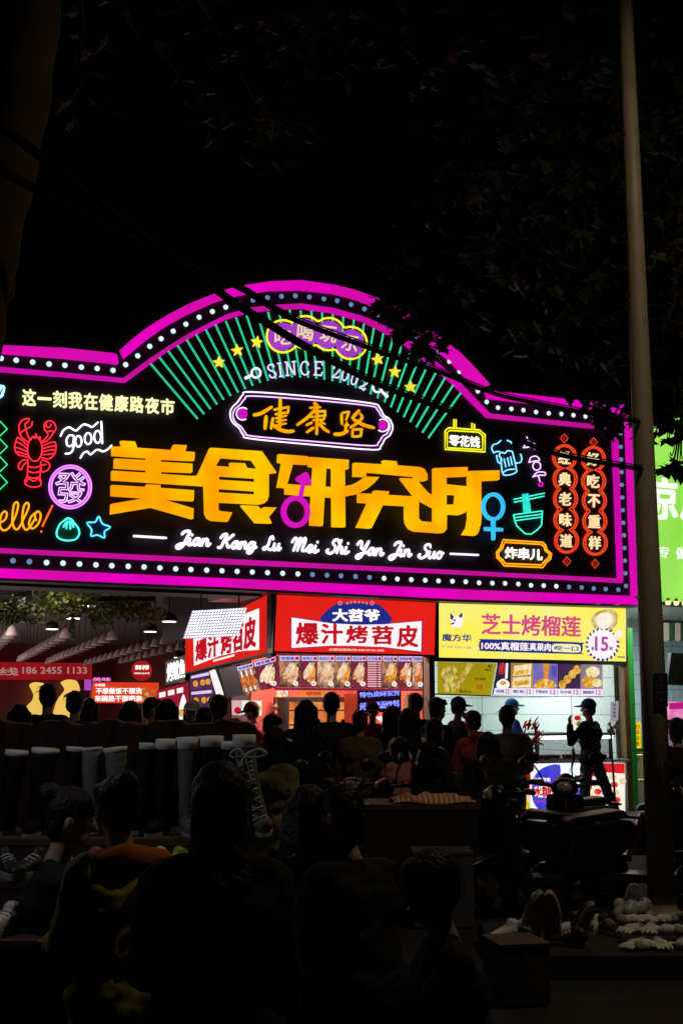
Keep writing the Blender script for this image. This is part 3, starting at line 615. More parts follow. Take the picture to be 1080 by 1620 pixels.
m_redw = surf('red_wall', (0.42, 0.07, 0.05), 0.5, var=0.25, scale=2)
UZ = Vector((0, 0, 1)); AX = (S.u, S.n, UZ)
def sbox(m, a0, a1, o0, o1, z0, z1): m.box(S.P((a0 + a1) / 2, (z0 + z1) / 2, (o0 + o1) / 2), (a1 - a0, abs(o1 - o0), z1 - z0), AX)
hall = thing('food_hall', 'open fronted food hall with a dark beamed ceiling behind the big neon sign', 'building', S.P(-8, 0, -10))
mm = M(); sbox(mm, -21.9, 1.0, -30.9, -5.2, 0.012, 0.02); tag(mm.build('hall_bounce_floor', surf('bounce_floor', (.42, .38, .36), .35, var=.15)), kind='structure')  # unseen floor, made pale to bounce light up onto the ceiling
mm = M(); sbox(mm, -22, 1.1, -31, -0.30, 4.1, 4.3); mm.build('roof', m_ceil, hall)
mm = M(); sbox(mm, -22, 1.1, -31.2, -31, 0.006, 4.1); mm.build('wall', m_maroon, hall)['label'] = 'maroon back wall'
mm = M(); sbox(mm, -22.2, -22, -31.2, -0.4, 0.006, 4.1); mm.build('wall', m_maroon, hall)
mm = M(); sbox(mm, 1.02, 1.14, -31.2, -5.4, 0.006, 4.1); mm.build('wall', m_maroon, hall)
for o0, z0 in ((-1.6, 3.62), (-4.4, 3.70), (-8.5, 3.72), (-13, 3.72), (-18, 3.72), (-24, 3.72)):
    mm = M(); sbox(mm, -21.9, -5.9, o0 - 0.16, o0 + 0.16, z0, z0 + 0.12)
    mm.build('beam', m_beam, hall)
for a0 in (-19, -16, -13, -10, -7.5):
    mm = M(); sbox(mm, a0 - .05, a0 + .05, -30.9, -0.5, 3.86, 3.96); mm.build('joist', m_dark, hall)
mm = M()
for k in range(52): sbox(mm, -21.9, -5.9, -1.0 - .56 * k, -1.06 - .56 * k, 3.97, 4.09)
mm.build('ceiling_slats', surf('slat_grey', (.22, .20, .21), .6, var=.2), hall)
for k in range(6):
    mm = M(); a0 = -18 + 2.1 * k; mm.tube([S.P(a0, 3.78, -2.2), S.P(a0 + .4, 3.78, -28)], 0.035, 6); mm.build('pipe', m_metal, hall)
mm = M(); sbox(mm, -21.9, -5.75, -.9, -0.32, 3.35, 4.08); mm.build('fascia', m_dark, hall)
for a0 in (-13.5, -21.5):
    mm = M(); sbox(mm, a0 - .15, a0 + .15, -.75, -.45, 0.006, 3.34); mm.build('column', m_dark, hall)
# hall lamps: spotlight fittings, then bare area lights that brighten the hall
def area(name, loc, e, size, col=(1, .93, .84), aim=(0, 0, -1), spread=None):
    l = bpy.data.lights.new(name, 'AREA'); l.energy = e; l.size = size[0]; l.shape = 'RECTANGLE'; l.size_y = size[1]; l.color = col
    if spread: l.spread = rad(spread)
    o = bpy.data.objects.new(name, l); COL.objects.link(o); o.location = loc
    o.rotation_euler = Vector(aim).to_track_quat('-Z', 'Y').to_euler(); return o
m_lampw = emis('lamp_glass', '#fff4e6', 4.0)
for i, (px, py, Y) in enumerate(((140, 958, 20.5), (116, 978, 23), (83, 995, 26), (238, 999, 26), (284, 1040, 30), (268, 983, 23))):
    c = at(px, py, Y); t = thing('ceiling_spotlight', ['white spotlight hanging nearest under the greenery', 'white spotlight just below the hanging vine', 'white spotlight left of the vine, lower in the hall', 'white spotlight near the side sign', 'small far spotlight above the black lettered board', 'white spotlight close to the LED panel'][i], 'light', c, 'spotlights under the hall ceiling')
    mm = M(); mm.lathe(c, [(.14, 0.0), (.15, .015), (.12, .12), (.03, .16)], 14); mm.build('shade', m_metal, t, smooth=True)
    mm = M(); mm.lathe(c, [(.125, -0.012), (.125, -.002)], 14); mm.build('lens', m_lampw, t)
    mm = M(); mm.tube([c + Vector((0, 0, .15)), Vector((c.x, c.y, 4.1))], .012, 5); mm.build('stem', m_dark, t)
for a0, o0, e, col in ((-9, -3, 14, (1, .9, .8)), (-9.5, -8, 230, (1, .9, .82)), (-11, -15, 480, (1, .84, .8)), (-12, -24, 470, (1, .78, .78)), (-8.4, -21, 380, (1, .80, .85))):
    area('hall_lamp', S.P(a0, 3.6, o0), e, (2.5, .3), col)
# rows of pendant lamps
m_shade = surf('lampshade', (0.55, 0.42, 0.40), 0.6, var=0.1); HD = Vector((-.309, .951, 0))
def pendant(c):
    t = thing('pendant_lamp', 'pale pink pendant lampshade in one of the long rows under the hall ceiling', 'lamp', c, 'pendant lamps under the hall ceiling')
    mm = M(); mm.lathe((0, 0, 0), [(.135, -.12), (.13, -.09), (.085, .03), (.04, .07), (.015, .09)], 12); mm.v = [v + c for v in mm.v]; mm.build('shade', m_shade, t, smooth=True)
    mm = M(); mm.tube([c + Vector((0, 0, .1)), Vector((c.x, c.y, 4.1))], .008, 4); mm.build('cord', m_dark, t)
    return t
p0 = None
for (px, py), n in (((20, 996), 11), ((105, 1000), 12), ((178, 1003), 13), ((262, 1010), 13), ((318, 1012), 11)):
    Y = 1.55 * 2001 / (1120 - py); c0 = at(px, py, Y)
    for k in range(n):
        c = c0 + HD * (1.25 * k)
        if p0 is None: p0 = pendant(c)
        else: dup(p0, c)
# hanging greenery
def leafclump(m, c, r, n, s, rnd_, squash=(1, 1, 1), droop=0.0):
    for _ in range(n):
        while True:
            d = Vector((rnd_.uniform(-1, 1), rnd_.uniform(-1, 1), rnd_.uniform(-1, 1)))
            if d.length < 1: break
        p = c + Vector((d.x * r * squash[0], d.y * r * squash[1], d.z * r * squash[2]))
        a = Vector((rnd_.gauss(0, 1), rnd_.gauss(0, 1), rnd_.gauss(0, .6) - droop)).normalized(); b = a.orthogonal().normalized(); b.rotate(Matrix.Rotation(rnd_.uniform(0, 6.28), 3, a)); w = a.cross(b)
        q = s * rnd_.uniform(.6, 1.25)
        m.add([p, p + a * q * .45 + b * q * .33 + w * q * .08, p + a * q, p + a * q * .45 - b * q * .33 + w * q * .08], [(0, 1, 2), (0, 2, 3)])
m_ivy = surf('ivy', (0.06, 0.11, 0.012), 0.5, var=0.5, scale=2, col2=(0.19, 0.20, 0.02))
for i, (x0, x1, yc, th_, Y, lab) in enumerate(((-60, 60, 962, .20, 19.5, 'dark green hanging plant at the left end of the ceiling edge'), (62, 150, 953, .26, 20.0, 'thick green hanging plant with a long trailing vine'), (150, 250, 962, .18, 20.5, 'thin yellowish hanging plant nearest the LED panel'))):
    c = at((x0 + x1) / 2, yc, Y); t = thing('hanging_plant', lab, 'plant', c, 'plants hanging under the ceiling edge')
    mm = M(); rr = random.Random(i); n = int((x1 - x0) / 9)
    for k in range(n):
        q = at(x0 + (k + .5) * (x1 - x0) / n, yc + rr.uniform(-7, 9), Y + rr.uniform(-.3, .3)); leafclump(mm, q, .19, 85, .085, rr, (1, 1, th_ * 5.5), .5)
    if i == 1:
        for px, ya, ybm in ((114, 975, 1013), (147, 970, 990)):
            for k in range(26): leafclump(mm, at(px + rr.uniform(-2, 2), ya + (ybm - ya) * k / 25, Y), .03, 3, .07, rr, (1, 1, 1), 1)
    mm.build('foliage', m_ivy, t)
    mm = M(); mm.box(at((x0 + x1) / 2, yc - 14, Y), ((x1 - x0) * Y / 2001 * .95, .22, .08)); mm.build('planter', m_dark, t)
    mm = M()
    for px in (x0 + 8, x1 - 8): q = at(px, yc - 14, Y); mm.tube([q, Vector((q.x, q.y, 4.1))], .008, 4)
    mm.build('wire', m_dark, t)
# back wall banner, big yellow figures, far sign boxes
B = Plane(S.O - S.n * 30.6, S.u)
def signbox(plane, name, label, cat, q, mat, off=0.0, th=0.08, group=None, frame=None):
    c = plane.p((q[0][0] + q[2][0]) / 2, (q[2][1] + q[3][1]) / 2, off); t = thing(name, label, cat, c, group)
    mm = M(); mm.slab(plane, q, off - th, th); o = mm.build('panel', mat, t)
    if frame:
        mm = M(); cx = sum(p[0] for p in q) / 4; cy = sum(p[1] for p in q) / 4
        out = [(p[0] + math.copysign(frame, p[0] - cx), p[1] + math.copysign(frame, p[1] - cy)) for p in q]
        mm.slab(plane, out, off - th - .02, th + .035, [q]); mm.build('frame', m_metal, t)
    return t
m_wt = emis('white_text', '#fff6f2', 1.3, 0.06, 8); m_wtd = emis('white_text_dim', '#d8a8a0', .55)
t = signbox(B, 'red_banner', 'long red banner with a pale phone number on the hall back wall', 'banner', [(-120, 1046), (146, 1049), (146, 1075), (-120, 1076)], emis('banner_red', '#a0141c', .8, .35, .6))
mm = M(); text(mm, B, '订餐热线', box_q(-100, 1056, 30, 1069), .01, .01, .02); text(mm, B, '186 2455 1133', box_q(36, 1055, 138, 1066), .01, .01, .02); mm.build('lettering', m_wtd, t)
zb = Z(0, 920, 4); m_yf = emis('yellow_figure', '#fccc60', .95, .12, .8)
for pts, lab in ((((190, 655), (212, 640), (240, 638), (285, 650), (268, 700), (262, 760), (285, 840), (300, 900), (150, 900), (168, 800), (205, 755), (215, 720), (205, 690)), 'left wavy yellow figure on the maroon wall'), (((388, 640), (420, 622), (462, 622), (492, 636), (508, 690), (478, 700), (440, 702), (412, 716), (402, 738), (425, 735), (445, 800), (450, 900), (335, 900), (348, 800), (372, 740), (410, 690), (402, 662)), 'right wavy yellow figure on the maroon wall')):
    mm = M(); pp = zb(*pts); mm.slab(B, rnd(pp, 4), -.02, .06); o = mm.build('wall_figure', m_yf, None, B.p(pp[0][0], 1160)); tag(o, lab, 'wall decoration', 'yellow figures on the back wall')
F1 = Plane(at(200, 1100, 33), S.u)
t = signbox(F1, 'light_box', 'wide orange red light box with two white lines of writing deep in the hall', 'sign', [(147, 1079), (252, 1080), (251, 1113), (144, 1112)], emis('lb_orange', '#e8401c', .95, .2, 1.2), frame=1)
for tx_, q_ in (('不想做饭不想洗', box_q(152, 1088, 225, 1098)), ('来碗热干面吧亲', box_q(150, 1100, 225, 1110)), ('小吃街', box_q(150, 1081.5, 167, 1086))): mm = M(); text(mm, F1, tx_, q_, .01, .01, .03); mm.build('lettering', m_wt, t)
mm = M(); text(mm, F1, '美味', box_q(147, 1071.5, 176, 1078), .01, .02, .03); o = mm.build('roof_letters', emis('pink_letters', '#f080d0', 1.1), t)
mm = M()
for cx, cy, q, in ((228, 1090, 3), (232, 1098, 4), (238, 1104, 4.5), (226, 1106, 4), (243, 1094, 3)): mm.slab(F1, circ(cx, cy, q, q * .8, 10), .004, .006)
mm.build('food_picture', emis('food_mix', '#d8b060', .9, 0, 8, '#6a8c40'), t)
t = signbox(F1, 'purple_light_box', 'small square purple light box left of the orange red one', 'sign', [(135, 1075), (145, 1075), (145, 1092), (135, 1092)], emis('lb_purple', '#b848c8', 1, .3, 3))
mm = M(); c = F1.p(225, 1062, .3); mm2 = None
t = thing('round_sign', 'round red hanging sign with white writing under the pendant lamps', 'sign', c)
mm = M(); mm.slab(F1, circ(225, 1061, 16, 16, 28), .25, .06); mm.build('disc', emis('rs_red', '#c01c20', .8, .2, 2), t)
mm = M(); text(mm, F1, '鲜榨', box_q(214, 1052, 236, 1060), .312, .01, .03); text(mm, F1, 'FRESH JUICE', box_q(213, 1064, 237, 1067), .312, .01, .02); mm.build('lettering', m_wt, t)
mm = M(); mm.tube([F1.p(225, 1045, .28), F1.p(225, 1015, .28)], .02, 5); mm.build('rod', m_dark, t)
# ---------------------------------------------------------------- side row of stalls (left face of the corner)
cn = S2.p(433, 1000); SS = Plane(Vector((cn.x, cn.y, 0)), (math.sin(rad(20)), -math.cos(rad(20)), 0))
m_red = emis('sign_red', '#ec2218', .96, .14, 1.3); m_white = emis('sign_white', '#fff2f4', 1.05, .05, 2); m_redt = emis('sign_red_text', '#cf1526', .9, .1, 4); m_navy = emis('sign_navy', '#27339a', .8, .15, 3)
t = signbox(SS, 'shop_sign', 'red shop sign with red characters on white, turned to the side behind the LED panel', 'sign', [(294, 1004), (430, 938), (430, 1030), (293, 1063)], m_red, 0, .12)
mm = M(); mm.slab(SS, [(306, 1010), (345, 993), (380, 974), (408, 963), (408, 1028), (380, 1030), (345, 1038), (307, 1053)], .002, .02); mm.build('white_field', m_white, t)
for ch, a, b in zip('爆汁烤苕皮', (0, .2, .42, .62, .80), (.19, .38, .6, .79, 1)):
    q0 = [(309, 1015), (404, 972), (404, 1023), (309, 1047)]; mm = M()
    text(mm, SS, ch, [quadmap(q0, a, 0), quadmap(q0, b, 0), quadmap(q0, b, 1), quadmap(q0, a, 1)], .024, .012, .04); mm.build('character', m_redt, t)
mm = M(); mm.slab(SS, [(337, 1044), (370, 1035), (370, 1038), (337, 1047)], .002, .01); mm.build('phone_line', m_white, t)
mm = M(); mm.slab(SS, [(293, 1063.5), (430, 1030.5), (430, 1034), (293, 1066)], -.12, .14); mm.build('bottom_rail', m_metal, t)
stall2 = thing('corner_stall', 'side face of the corner stall with menu boards under a red sign', 'stall', SS.P(-2.5, 0, -1))
for a0, a1, z0, z1, nm, mt in ((-9, -.1, 3.1, 4.08, 'upper_wall', m_dark), (-9, -.1, 0.006, .95, 'counter', m_redw)):
    mm = M(); mm.box(SS.P((a0 + a1) / 2, (z0 + z1) / 2, -.35), (a1 - a0, .25, z1 - z0), (SS.u, SS.n, UZ)); mm.build(nm, mt, stall2)
mm = M(); mm.box(SS.P(-6.6, 1.6, -1.9), (5.2, .1, 3.1), (SS.u, SS.n, UZ)); mm.build('back_wall', surf('warm_wall', (.45, .2, .14), .5, var=.4, scale=1.4), stall2)
# LED panel
PL = Plane(at(345, 985, 18.3), (0.955, 0.296, 0)); q = [(305, 966), (391, 961), (377, 1006), (290, 1010.5)]
t = thing('led_panel', 'glaring white LED panel hanging tilted in front of the side sign', 'light panel', PL.p(340, 1008))
mm = M(); mm.slab(PL, q, 0, .05); mm.build('backplate', emis('led_back', '#a79cc0', .85), t)
mm = M()
for i in range(19):
    for j in range(10):
        x, y = quadmap(q, (i + .5) / 19, (j + .5) / 10); mm.add([PL.p(x - 1.7, y, .056), PL.p(x, y - 1.7, .056), PL.p(x + 1.7, y, .056), PL.p(x, y + 1.7, .056)], [(0, 1, 2, 3)])
mm.build('diodes', emis('led_dot', '#ffffff', 3.2), t)
mm = M()
for x in (318, 378): a = PL.p(x, 964, .02); mm.tube([a, Vector((a.x, a.y, 4.1))], .012, 5)
mm.build('hanger', m_dark, t)
# far boards of the side row
t = signbox(SS, 'black_board', 'black board with tall glowing white characters beyond the side sign', 'sign', [(262, 1046), (293, 1036), (293, 1077), (262, 1083)], surf('bb', (.01, .01, .012), .4), 0, .1)
mm = M(); text(mm, SS, '烤鱿鱼', [(264, 1050), (292, 1041), (292, 1072), (264, 1079)], .004, .01, .015); mm.build('lettering', emis('wt2', '#f4fff8', 1.6), t)
F2 = Plane(at(275, 1100, 25), S.u)
t = signbox(F2, 'stall_poster', 'red lit poster with white squares and pale dishes behind the crowd', 'poster', [(251, 1092), (299, 1080), (299, 1140), (251, 1140)], emis('poster_red', '#b02038', .9, .4, 1.5))
mm = M()
for k in range(3): mm.slab(F2, box_q(252 + 14 * k, 1096 - 3.4 * k, 262 + 14 * k, 1104 - 3.4 * k, -.2), .003, .006)
mm.slab(F2, rnd([(283, 1120), (290, 1098), (295, 1112), (297, 1135), (280, 1138)], 3), .003, .006); mm.slab(F2, circ(272, 1118, 9, 5), .003, .006); mm.build('white_squares', m_white, t)
mm = M(); mm.slab(F2, circ(288, 1128, 5, 6), .012, .006); mm.slab(F2, circ(265, 1128, 6, 5), .012, .006); mm.build('dish', emis('dish_y', '#f0b850', .9, .3, 9), t)
# ---------------------------------------------------------------- front stalls
def stall(name, label, a0, a1, depth, wall, floor_):
    t = thing(name, label, 'stall', S.P((a0 + a1) / 2, 0, -1.5))
    for nm, A0, A1, O0, O1, z0, z1, mt in (('back_wall', a0 + (.75 if depth < 4 else 0), a1, -depth - .1, -depth, .006, 3.5, wall), ('side_wall', a0 - .06, a0, -depth, -.62, .006, 3.5, wall), ('side_wall', a1, a1 + .06, -depth, -.62, .006, 3.5, wall), ('ceiling', a0 - .06, a1 + .06, -depth, -.55, 3.5, 3.58, surf('stall_ceiling', (.6, .6, .6), .6))):
        if nm == 'side_wall' and depth < 4 and A0 < a0: continue
        mm = M(); sbox(mm, A0, A1, O0, O1, z0, z1); mm.build(nm, mt, t)
    return t
m_tile = tiles('pale_tiles', (.62, .72, .70), (.2, .24, .25), 1.3, .32, 0.0)
aR0, aR1 = S2.A(437) + .02, S2.A(690) - .12; aY0, aY1 = S2.A(695), S2.A(985)
st_r = stall('snack_stall', 'red snack stall with a glowing kitchen under the red sign', aR0, aR1, 3.2, m_redw, None)
st_y = stall('durian_stall', 'white tiled snack stall under the yellow sign', aY0, aY1, 5.0, m_tile, None)
area('stall_lamp', S.P((aR0 + aR1) / 2, 3.4, -1.7), 260, (1.6, .5), (1, .74, .58)); area('stall_lamp', S.P((aY0 + aY1) / 2, 3.4, -2.4), 175, (2.4, 1.0), (.93, 1, .98)); 
for a0, a1, w, nm in ((aR0 - .10, aR0 - .01, .14, 'post'), (aR1 + .01, aY0 - .07, .1, 'post')):
    mm = M(); sbox(mm, a0, a1, -.60, -.42, 2.45 if a0 < -4 else .006, 3.4); mm.build(nm, surf('post_brown', (.09, .06, .055), .5), st_r)
mm = M(); sbox(mm, aR1 + .01, aY0 - .08, -.9, -.61, .006, 2.52); mm.build('pier', surf('pier_black', (.012, .011, .011), .7), st_r)
mm = M(); sbox(mm, aR0, aR1, -.85, -.6, .006, 1.0); mm.build('counter', m_redw, st_r)
mm = M(); sbox(mm, aR0, aR1, -.95, -.5, 1.0, 1.05); mm.build('countertop', surf('steel_top', (.5, .45, .42), .3, .8), st_r)
# red sign
q = [(438, 941), (690, 948.5), (688, 1036), (434, 1030)]
t = signbox(S2, 'shop_sign', 'red shop sign facing the street with red characters on a white field', 'sign', q, m_red, 0, .15)
mm = M(); mm.slab(S2, [(434, 937), (691.5, 945), (690, 1039), (431, 1033)], -.16, .19, [q]); mm.build('frame', surf('sign_frame', (.16, .10, .09), .4, .5), t)
zs = Z(420, 940, 3.857)
mm = M(); mm.slab(S2, rnd(zs((345, 178), (410, 72), (480, 54), (560, 48), (640, 56), (708, 75), (755, 182)), 3), .002, .010); mm.build('blue_arch', m_navy, t)
fld = zs((160, 142), (400, 178), (560, 186), (720, 184), (952, 164), (948, 350), (720, 322), (560, 316), (400, 314), (160, 328))
mm = M(); mm.slab(S2, [(554 + (x - 554) * 1.012, 1003 + (y - 1003) * 1.05) for x, y in fld], .013, .004); mm.build('field_edge', m_navy, t)
mm = M(); mm.slab(S2, fld, .019, .006); mm.build('white_field', m_white, t)
for ch, x0, x1, y0, y1 in (('爆', 185, 325, 172, 308), ('汁', 338, 472, 178, 305), ('烤', 492, 625, 190, 300), ('苕', 648, 780, 192, 308), ('皮', 800, 932, 188, 324)):
    mm = M(); text(mm, S2, ch, zs((x0, y0), (x1, y0), (x1, y1), (x0, y1)), .027, .008, .042); mm.build('character', m_redt, t)
mm = M(); text(mm, S2, '大苕爷', zs((408, 88), (698, 92), (698, 168), (408, 166)), .014, .01, .045); mm.build('lettering', m_wt, t)
mm = M(); text(mm, S2, '全国加盟热线:400-0730-300', zs((385, 330), (722, 336), (722, 350), (385, 344)), .004, .008, .02); mm.build('phone_line', emis('pale_pink', '#ffc8b8', 1), t)
mm = M()
for k, ch in enumerate('湖北特色小吃'):
    x = 490 + 24 * k; y = 50 - 10 * math.sin(math.pi * (k + .5) / 6); text(mm, S2, ch, zs((x, y), (x + 16, y), (x + 16, y + 15), (x, y + 15)), .014, .006, .03)
for x in (455, 650): mm.slab(S2, zs(*circ(x, 55, 13, 13, 14)), .014, .006, [zs(*circ(x, 55, 7, 7, 14))])
mm.build('arched_line', emis('pink_small', '#f08090', 1), t)
# yellow sign
q = [(694, 946), (990, 962.5), (990, 1046.5), (694, 1040)]
m_yel = emis('sign_yellow', '#fdf05a', 1.0, 0, .9, '#fbf49a')
t = signbox(S2, 'shop_sign', 'yellow shop sign with pink characters and a white price burst', 'sign', q, m_yel, 0, .15)
mm = M(); mm.slab(S2, [(692.5, 943), (991.5, 960), (992, 1052), (692, 1046)], -.16, .17, [q]); mm.build('frame', m_dark, t)
zy = Z(690, 950, 3.6)
m_pt = emis('sign_pink_text', '#e0508c', .95, .08, 4)
mm = M(); text(mm, S2, '芝士烤榴莲', zy((258, 72), (822, 92), (822, 208), (258, 194)), .004, .010, .026); mm.build('lettering', m_pt, t)
pill = zy(*rnd([(242, 255), (252, 226), (285, 220), (800, 238), (828, 250), (832, 275), (822, 298), (795, 305), (280, 288), (250, 280)], 3))
mm = M(); mm.slab(S2, pill, .002, .006); pi = mm.build('pill', m_navy, t)
mm = M(); text(mm, S2, '100%真榴莲', zy((256, 232), (525, 240), (525, 287), (256, 280)), .010, .004, .03); text(mm, S2, '真果肉', zy((530, 240), (652, 243), (650, 290), (528, 286)), .010, .004, .03); mm.build('lettering', m_white, pi)
mm = M(); mm.slab(S2, zy(*rnd([(655, 272), (664, 250), (690, 246), (800, 250), (818, 262), (820, 280), (806, 296), (690, 292), (664, 290)], 3)), .010, .005); mm.build('pale_field', emis('pf', '#f6f2c0', 1), pi)
mm = M(); text(mm, S2, '咬一口', zy((672, 256), (808, 260), (806, 288), (670, 284)), .017, .004, .02); mm.build('small_line', m_navy, pi)
zyb = zy
mm = M(); mm.slab(S2, zy(*starpts(945, 250, 100, 84, 0, 22)), .002, .004); mm.build('burst_edge', m_navy, t)
mm = M(); mm.slab(S2, zy(*starpts(944, 249, 93, 78, .1, 22)), .008, .006); bu = mm.build('price_burst', m_white, t)
mm = M(); text(mm, S2, '15', zy((902, 204), (978, 206), (978, 290), (902, 288)), .016, .006, .03); mm.build('digits', emis('price_purple', '#c050b8', .9), bu)
mm = M(); text(mm, S2, '¥', zy((882, 262), (897, 262), (897, 284), (882, 284)), .016, .006, .02); text(mm, S2, '起', zy((984, 262), (1004, 262), (1004, 282), (984, 282)), .016, .006, .02); mm.build('small_marks', m_navy, bu)
mm = M(); mm.slab(S2, zy(*rnd([(880, 110), (905, 72), (960, 50), (1012, 55), (1030, 95), (1022, 140), (985, 175), (920, 172), (890, 145)], 3)), .0015, .003); mm.build('durian_shell', emis('shell', '#c89850', .9, 0, 9, '#eee0a0'), t)
mm = M(); mm.slab(S2, zy(*rnd([(905, 110), (930, 75), (985, 70), (1002, 105), (985, 150), (935, 160)], 3)), .006, .003); mm.slab(S2, zy(*rnd([(1010, 190), (1040, 168), (1062, 185), (1050, 210), (1020, 215)], 3)), .006, .003); mm.build('durian_flesh', emis('flesh', '#fff6e0', 1.02, .1, 9), t)
mm = M(); lg = rnd([(82, 72), (105, 92), (128, 88), (146, 70), (150, 100), (148, 130), (140, 156), (110, 150), (84, 156), (92, 130), (80, 110)], 1); mm.slab(S2, zy(*lg), .002, .005); mm.build('cat_logo', m_white, t)
mm = M(); mm.slab(S2, zy((80, 70), (98, 92), (92, 112), (80, 104)), .008, .004); mm.slab(S2, zy((128, 86), (146, 68), (148, 92), (136, 100)), .008, .004); mm.slab(S2, zy(*circ(104, 112, 7, 5, 10)), .008, .004); mm.slab(S2, zy((84, 128), (104, 124), (100, 134), (86, 138)), .008, .004); mm.build('logo_marks', m_navy, t)
mm = M(); text(mm, S2, '魔方华', zy((32, 188), (200, 194), (200, 236), (32, 230)), .004, .006, .025); mm.build('brand_line', m_navy, t)
mm = M(); text(mm, S2, '© 400-166-1786', zy((30, 254), (202, 262), (202, 276), (30, 268)), .004, .005, .01); mm.build('phone_line', emis('pp', '#e8a8a0', .9), t)
mm = M(); text(mm, S2, '欢迎加盟', zy((1028, 316), (1072, 318), (1072, 328), (1028, 326)), .004, .004, .02); mm.build('corner_line', emis('brownl', '#8a6a30', .8), t)
# warm downlights between the big sign and the yellow one
for k, x in enumerate((718, 760, 800, 832, 875, 908, 942, 972)):
    c = S2.p(x, yb(x, [(690, 945), (992, 960)]) - 2.5, .22)
    tt = thing('awning_light', 'one of the small warm lights over the yellow sign', 'light', c, 'warm lights over the yellow sign')
    mm = M(); mm.ell(c, .085, .085, .035, 12, 6); mm.build('lens', emis('warm_lens', '#ffeaa8', 2.2), tt, smooth=True)
    mm = M(); mm.lathe(c, [(.10, .0), (.10, .05), (.03, .07)], 12); mm.build('housing', m_dark, tt)
# ---------------------------------------------------------------- menu boards
m_bg = [emis('menu_bg_a', '#4a2c2c', 1.0, 0, 11, '#c08468'), emis('menu_bg_b', '#8a3446', .9, .4, 3), emis('menu_bg_c', '#6c4c3c', 1.0, 0, 11, '#e0b890')]
m_food = [emis('food_pork', '#f6c8a4', 1.15, 0, 16, '#b0703c'), emis('food_gold', '#f8b848', 1.1, 0, 18, '#b45c14'), emis('food_orange', '#f68838', 1.1, 0, 18, '#a83a10'), emis('food_cream', '#fce8c8', 1.15, 0, 14, '#cc9a60')]
m_head = emis('menu_head', '#dccdf8', 1.1, .15, 8); m_blue = emis('menu_blue', '#4a4cc8', .9); m_disc = emis('menu_disc', '#fff0f0', 1.05); m_stick = emis('menu_stick', '#fff0dc', 1.0); m_rail = emis('menu_rail', '#a03048', .7, .3, 3)
def menu(plane, q, kind, label, group, words=None, off=0.0, seed=0, food=0):
    rr = random.Random(seed); t = signbox(plane, 'menu_board', label, 'menu board', q, m_bg[seed % 3] if kind != 'list' else m_bg[1], off, .04, group)
    P = lambda *pts: [quadmap(q, a, b) for a, b in pts]
    mm = M(); mm.slab(plane, P((.02, .02), (.98, .02), (.98, .17), (.02, .17)), off + .001, .003); hd = mm.build('header', m_head, t)
    mm = M(); text(mm, plane, words or '烤苕皮', P((.08, .045), (.72, .045), (.72, .15), (.08, .15)), off + .006, .003, .03); mm.build('words', m_blue, hd)
    mm = M(); mm.slab(plane, P((.76, .05), (.94, .05), (.94, .14), (.76, .14)), off + .006, .003); mm.build('tag', m_redt, hd)
    if kind == 'list':
        mm = M()
        for k in range(11): b = .21 + k * .071; mm.slab(plane, P((.06, b), (.66, b), (.66, b + .035), (.06, b + .035)), off + .001, .003); mm.slab(plane, P((.74, b), (.94, b), (.94, b + .035), (.74, b + .035)), off + .001, .003)
        mm.build('price_lines', emis('list_line', '#ffc0c8', 1), t); return t
    lay = off + .002
    if kind == 'skewer':
        for k in range(3):
            c0 = (.62 + .12 * k + rr.uniform(-.04, .04), .24 + .05 * k); c1 = (.16 + .22 * k + rr.uniform(-.04, .04), .74 + .08 * k); w = .13 + rr.uniform(-.02, .04); pts = []
            for i in range(18):
                u = 2 * math.pi * i / 18; a = .5 + .5 * math.cos(u); bb = math.sin(u) * w * (.7 + .5 * a) * rr.uniform(.85, 1.15); x = c0[0] + (c1[0] - c0[0]) * a + bb; y = c0[1] + (c1[1] - c0[1]) * a + bb * .35; pts.append((min(.97, max(.03, x)), min(.97, max(.2, y))))
            mm = M(); mm.slab(plane, P(*pts), lay, .003); lay += .004; mm.build('food', m_food[(food + k * (seed % 2)) % 4], t)
        mm = M()
        for k in range(4): x = .52 + .1 * k; mm.slab(plane, P((x, .22), (x + .03, .22), (x - .28, .62), (x - .31, .62)), lay, .003)
        mm.build('sticks', m_stick, t); lay += .004
    elif kind == 'pieces':
        for k in range(3):
            x = .18 + .3 * k; pts = [(x + (.11 + rr.uniform(-.02, .02)) * math.cos(2 * math.pi * i / 14), .60 + (.24 + rr.uniform(-.03, .03)) * math.sin(2 * math.pi * i / 14)) for i in range(14)]
            mm = M(); mm.slab(plane, P(*pts), lay, .003); lay += .004; mm.build('food', m_food[food], t)
        mm = M()
        for k in range(3): x = .12 + .3 * k; mm.slab(plane, P((x, .2), (x + .1, .2), (x + .12, .42), (x + .03, .42)), lay, .003); mm.slab(plane, P((x + .04, .82), (x + .14, .82), (x + .14, .96), (x + .04, .96)), lay, .003)
        mm.build('sticks', m_stick, t); return t
    mm = M(); mm.slab(plane, [(quadmap(q, .78, .87)[0] + 4 * math.cos(i * .45), quadmap(q, .78, .87)[1] + 4 * math.sin(i * .45)) for i in range(14)], lay + .002, .003); d = mm.build('price_disc', m_disc, t)
    mm = M(); x, y = quadmap(q, .78, .87); text(mm, plane, str(5 + seed % 4), [(x - 1.3, y - 2), (x + 1.3, y - 2), (x + 1.3, y + 2), (x - 1.3, y + 2)], lay + .006, .003, .02); mm.build('price', m_redt, d)
    return t
ytop = lambda x: 1036.5 + (x - 440) * .004; ybot = lambda x: 1087.5 + (x - 440) * .008
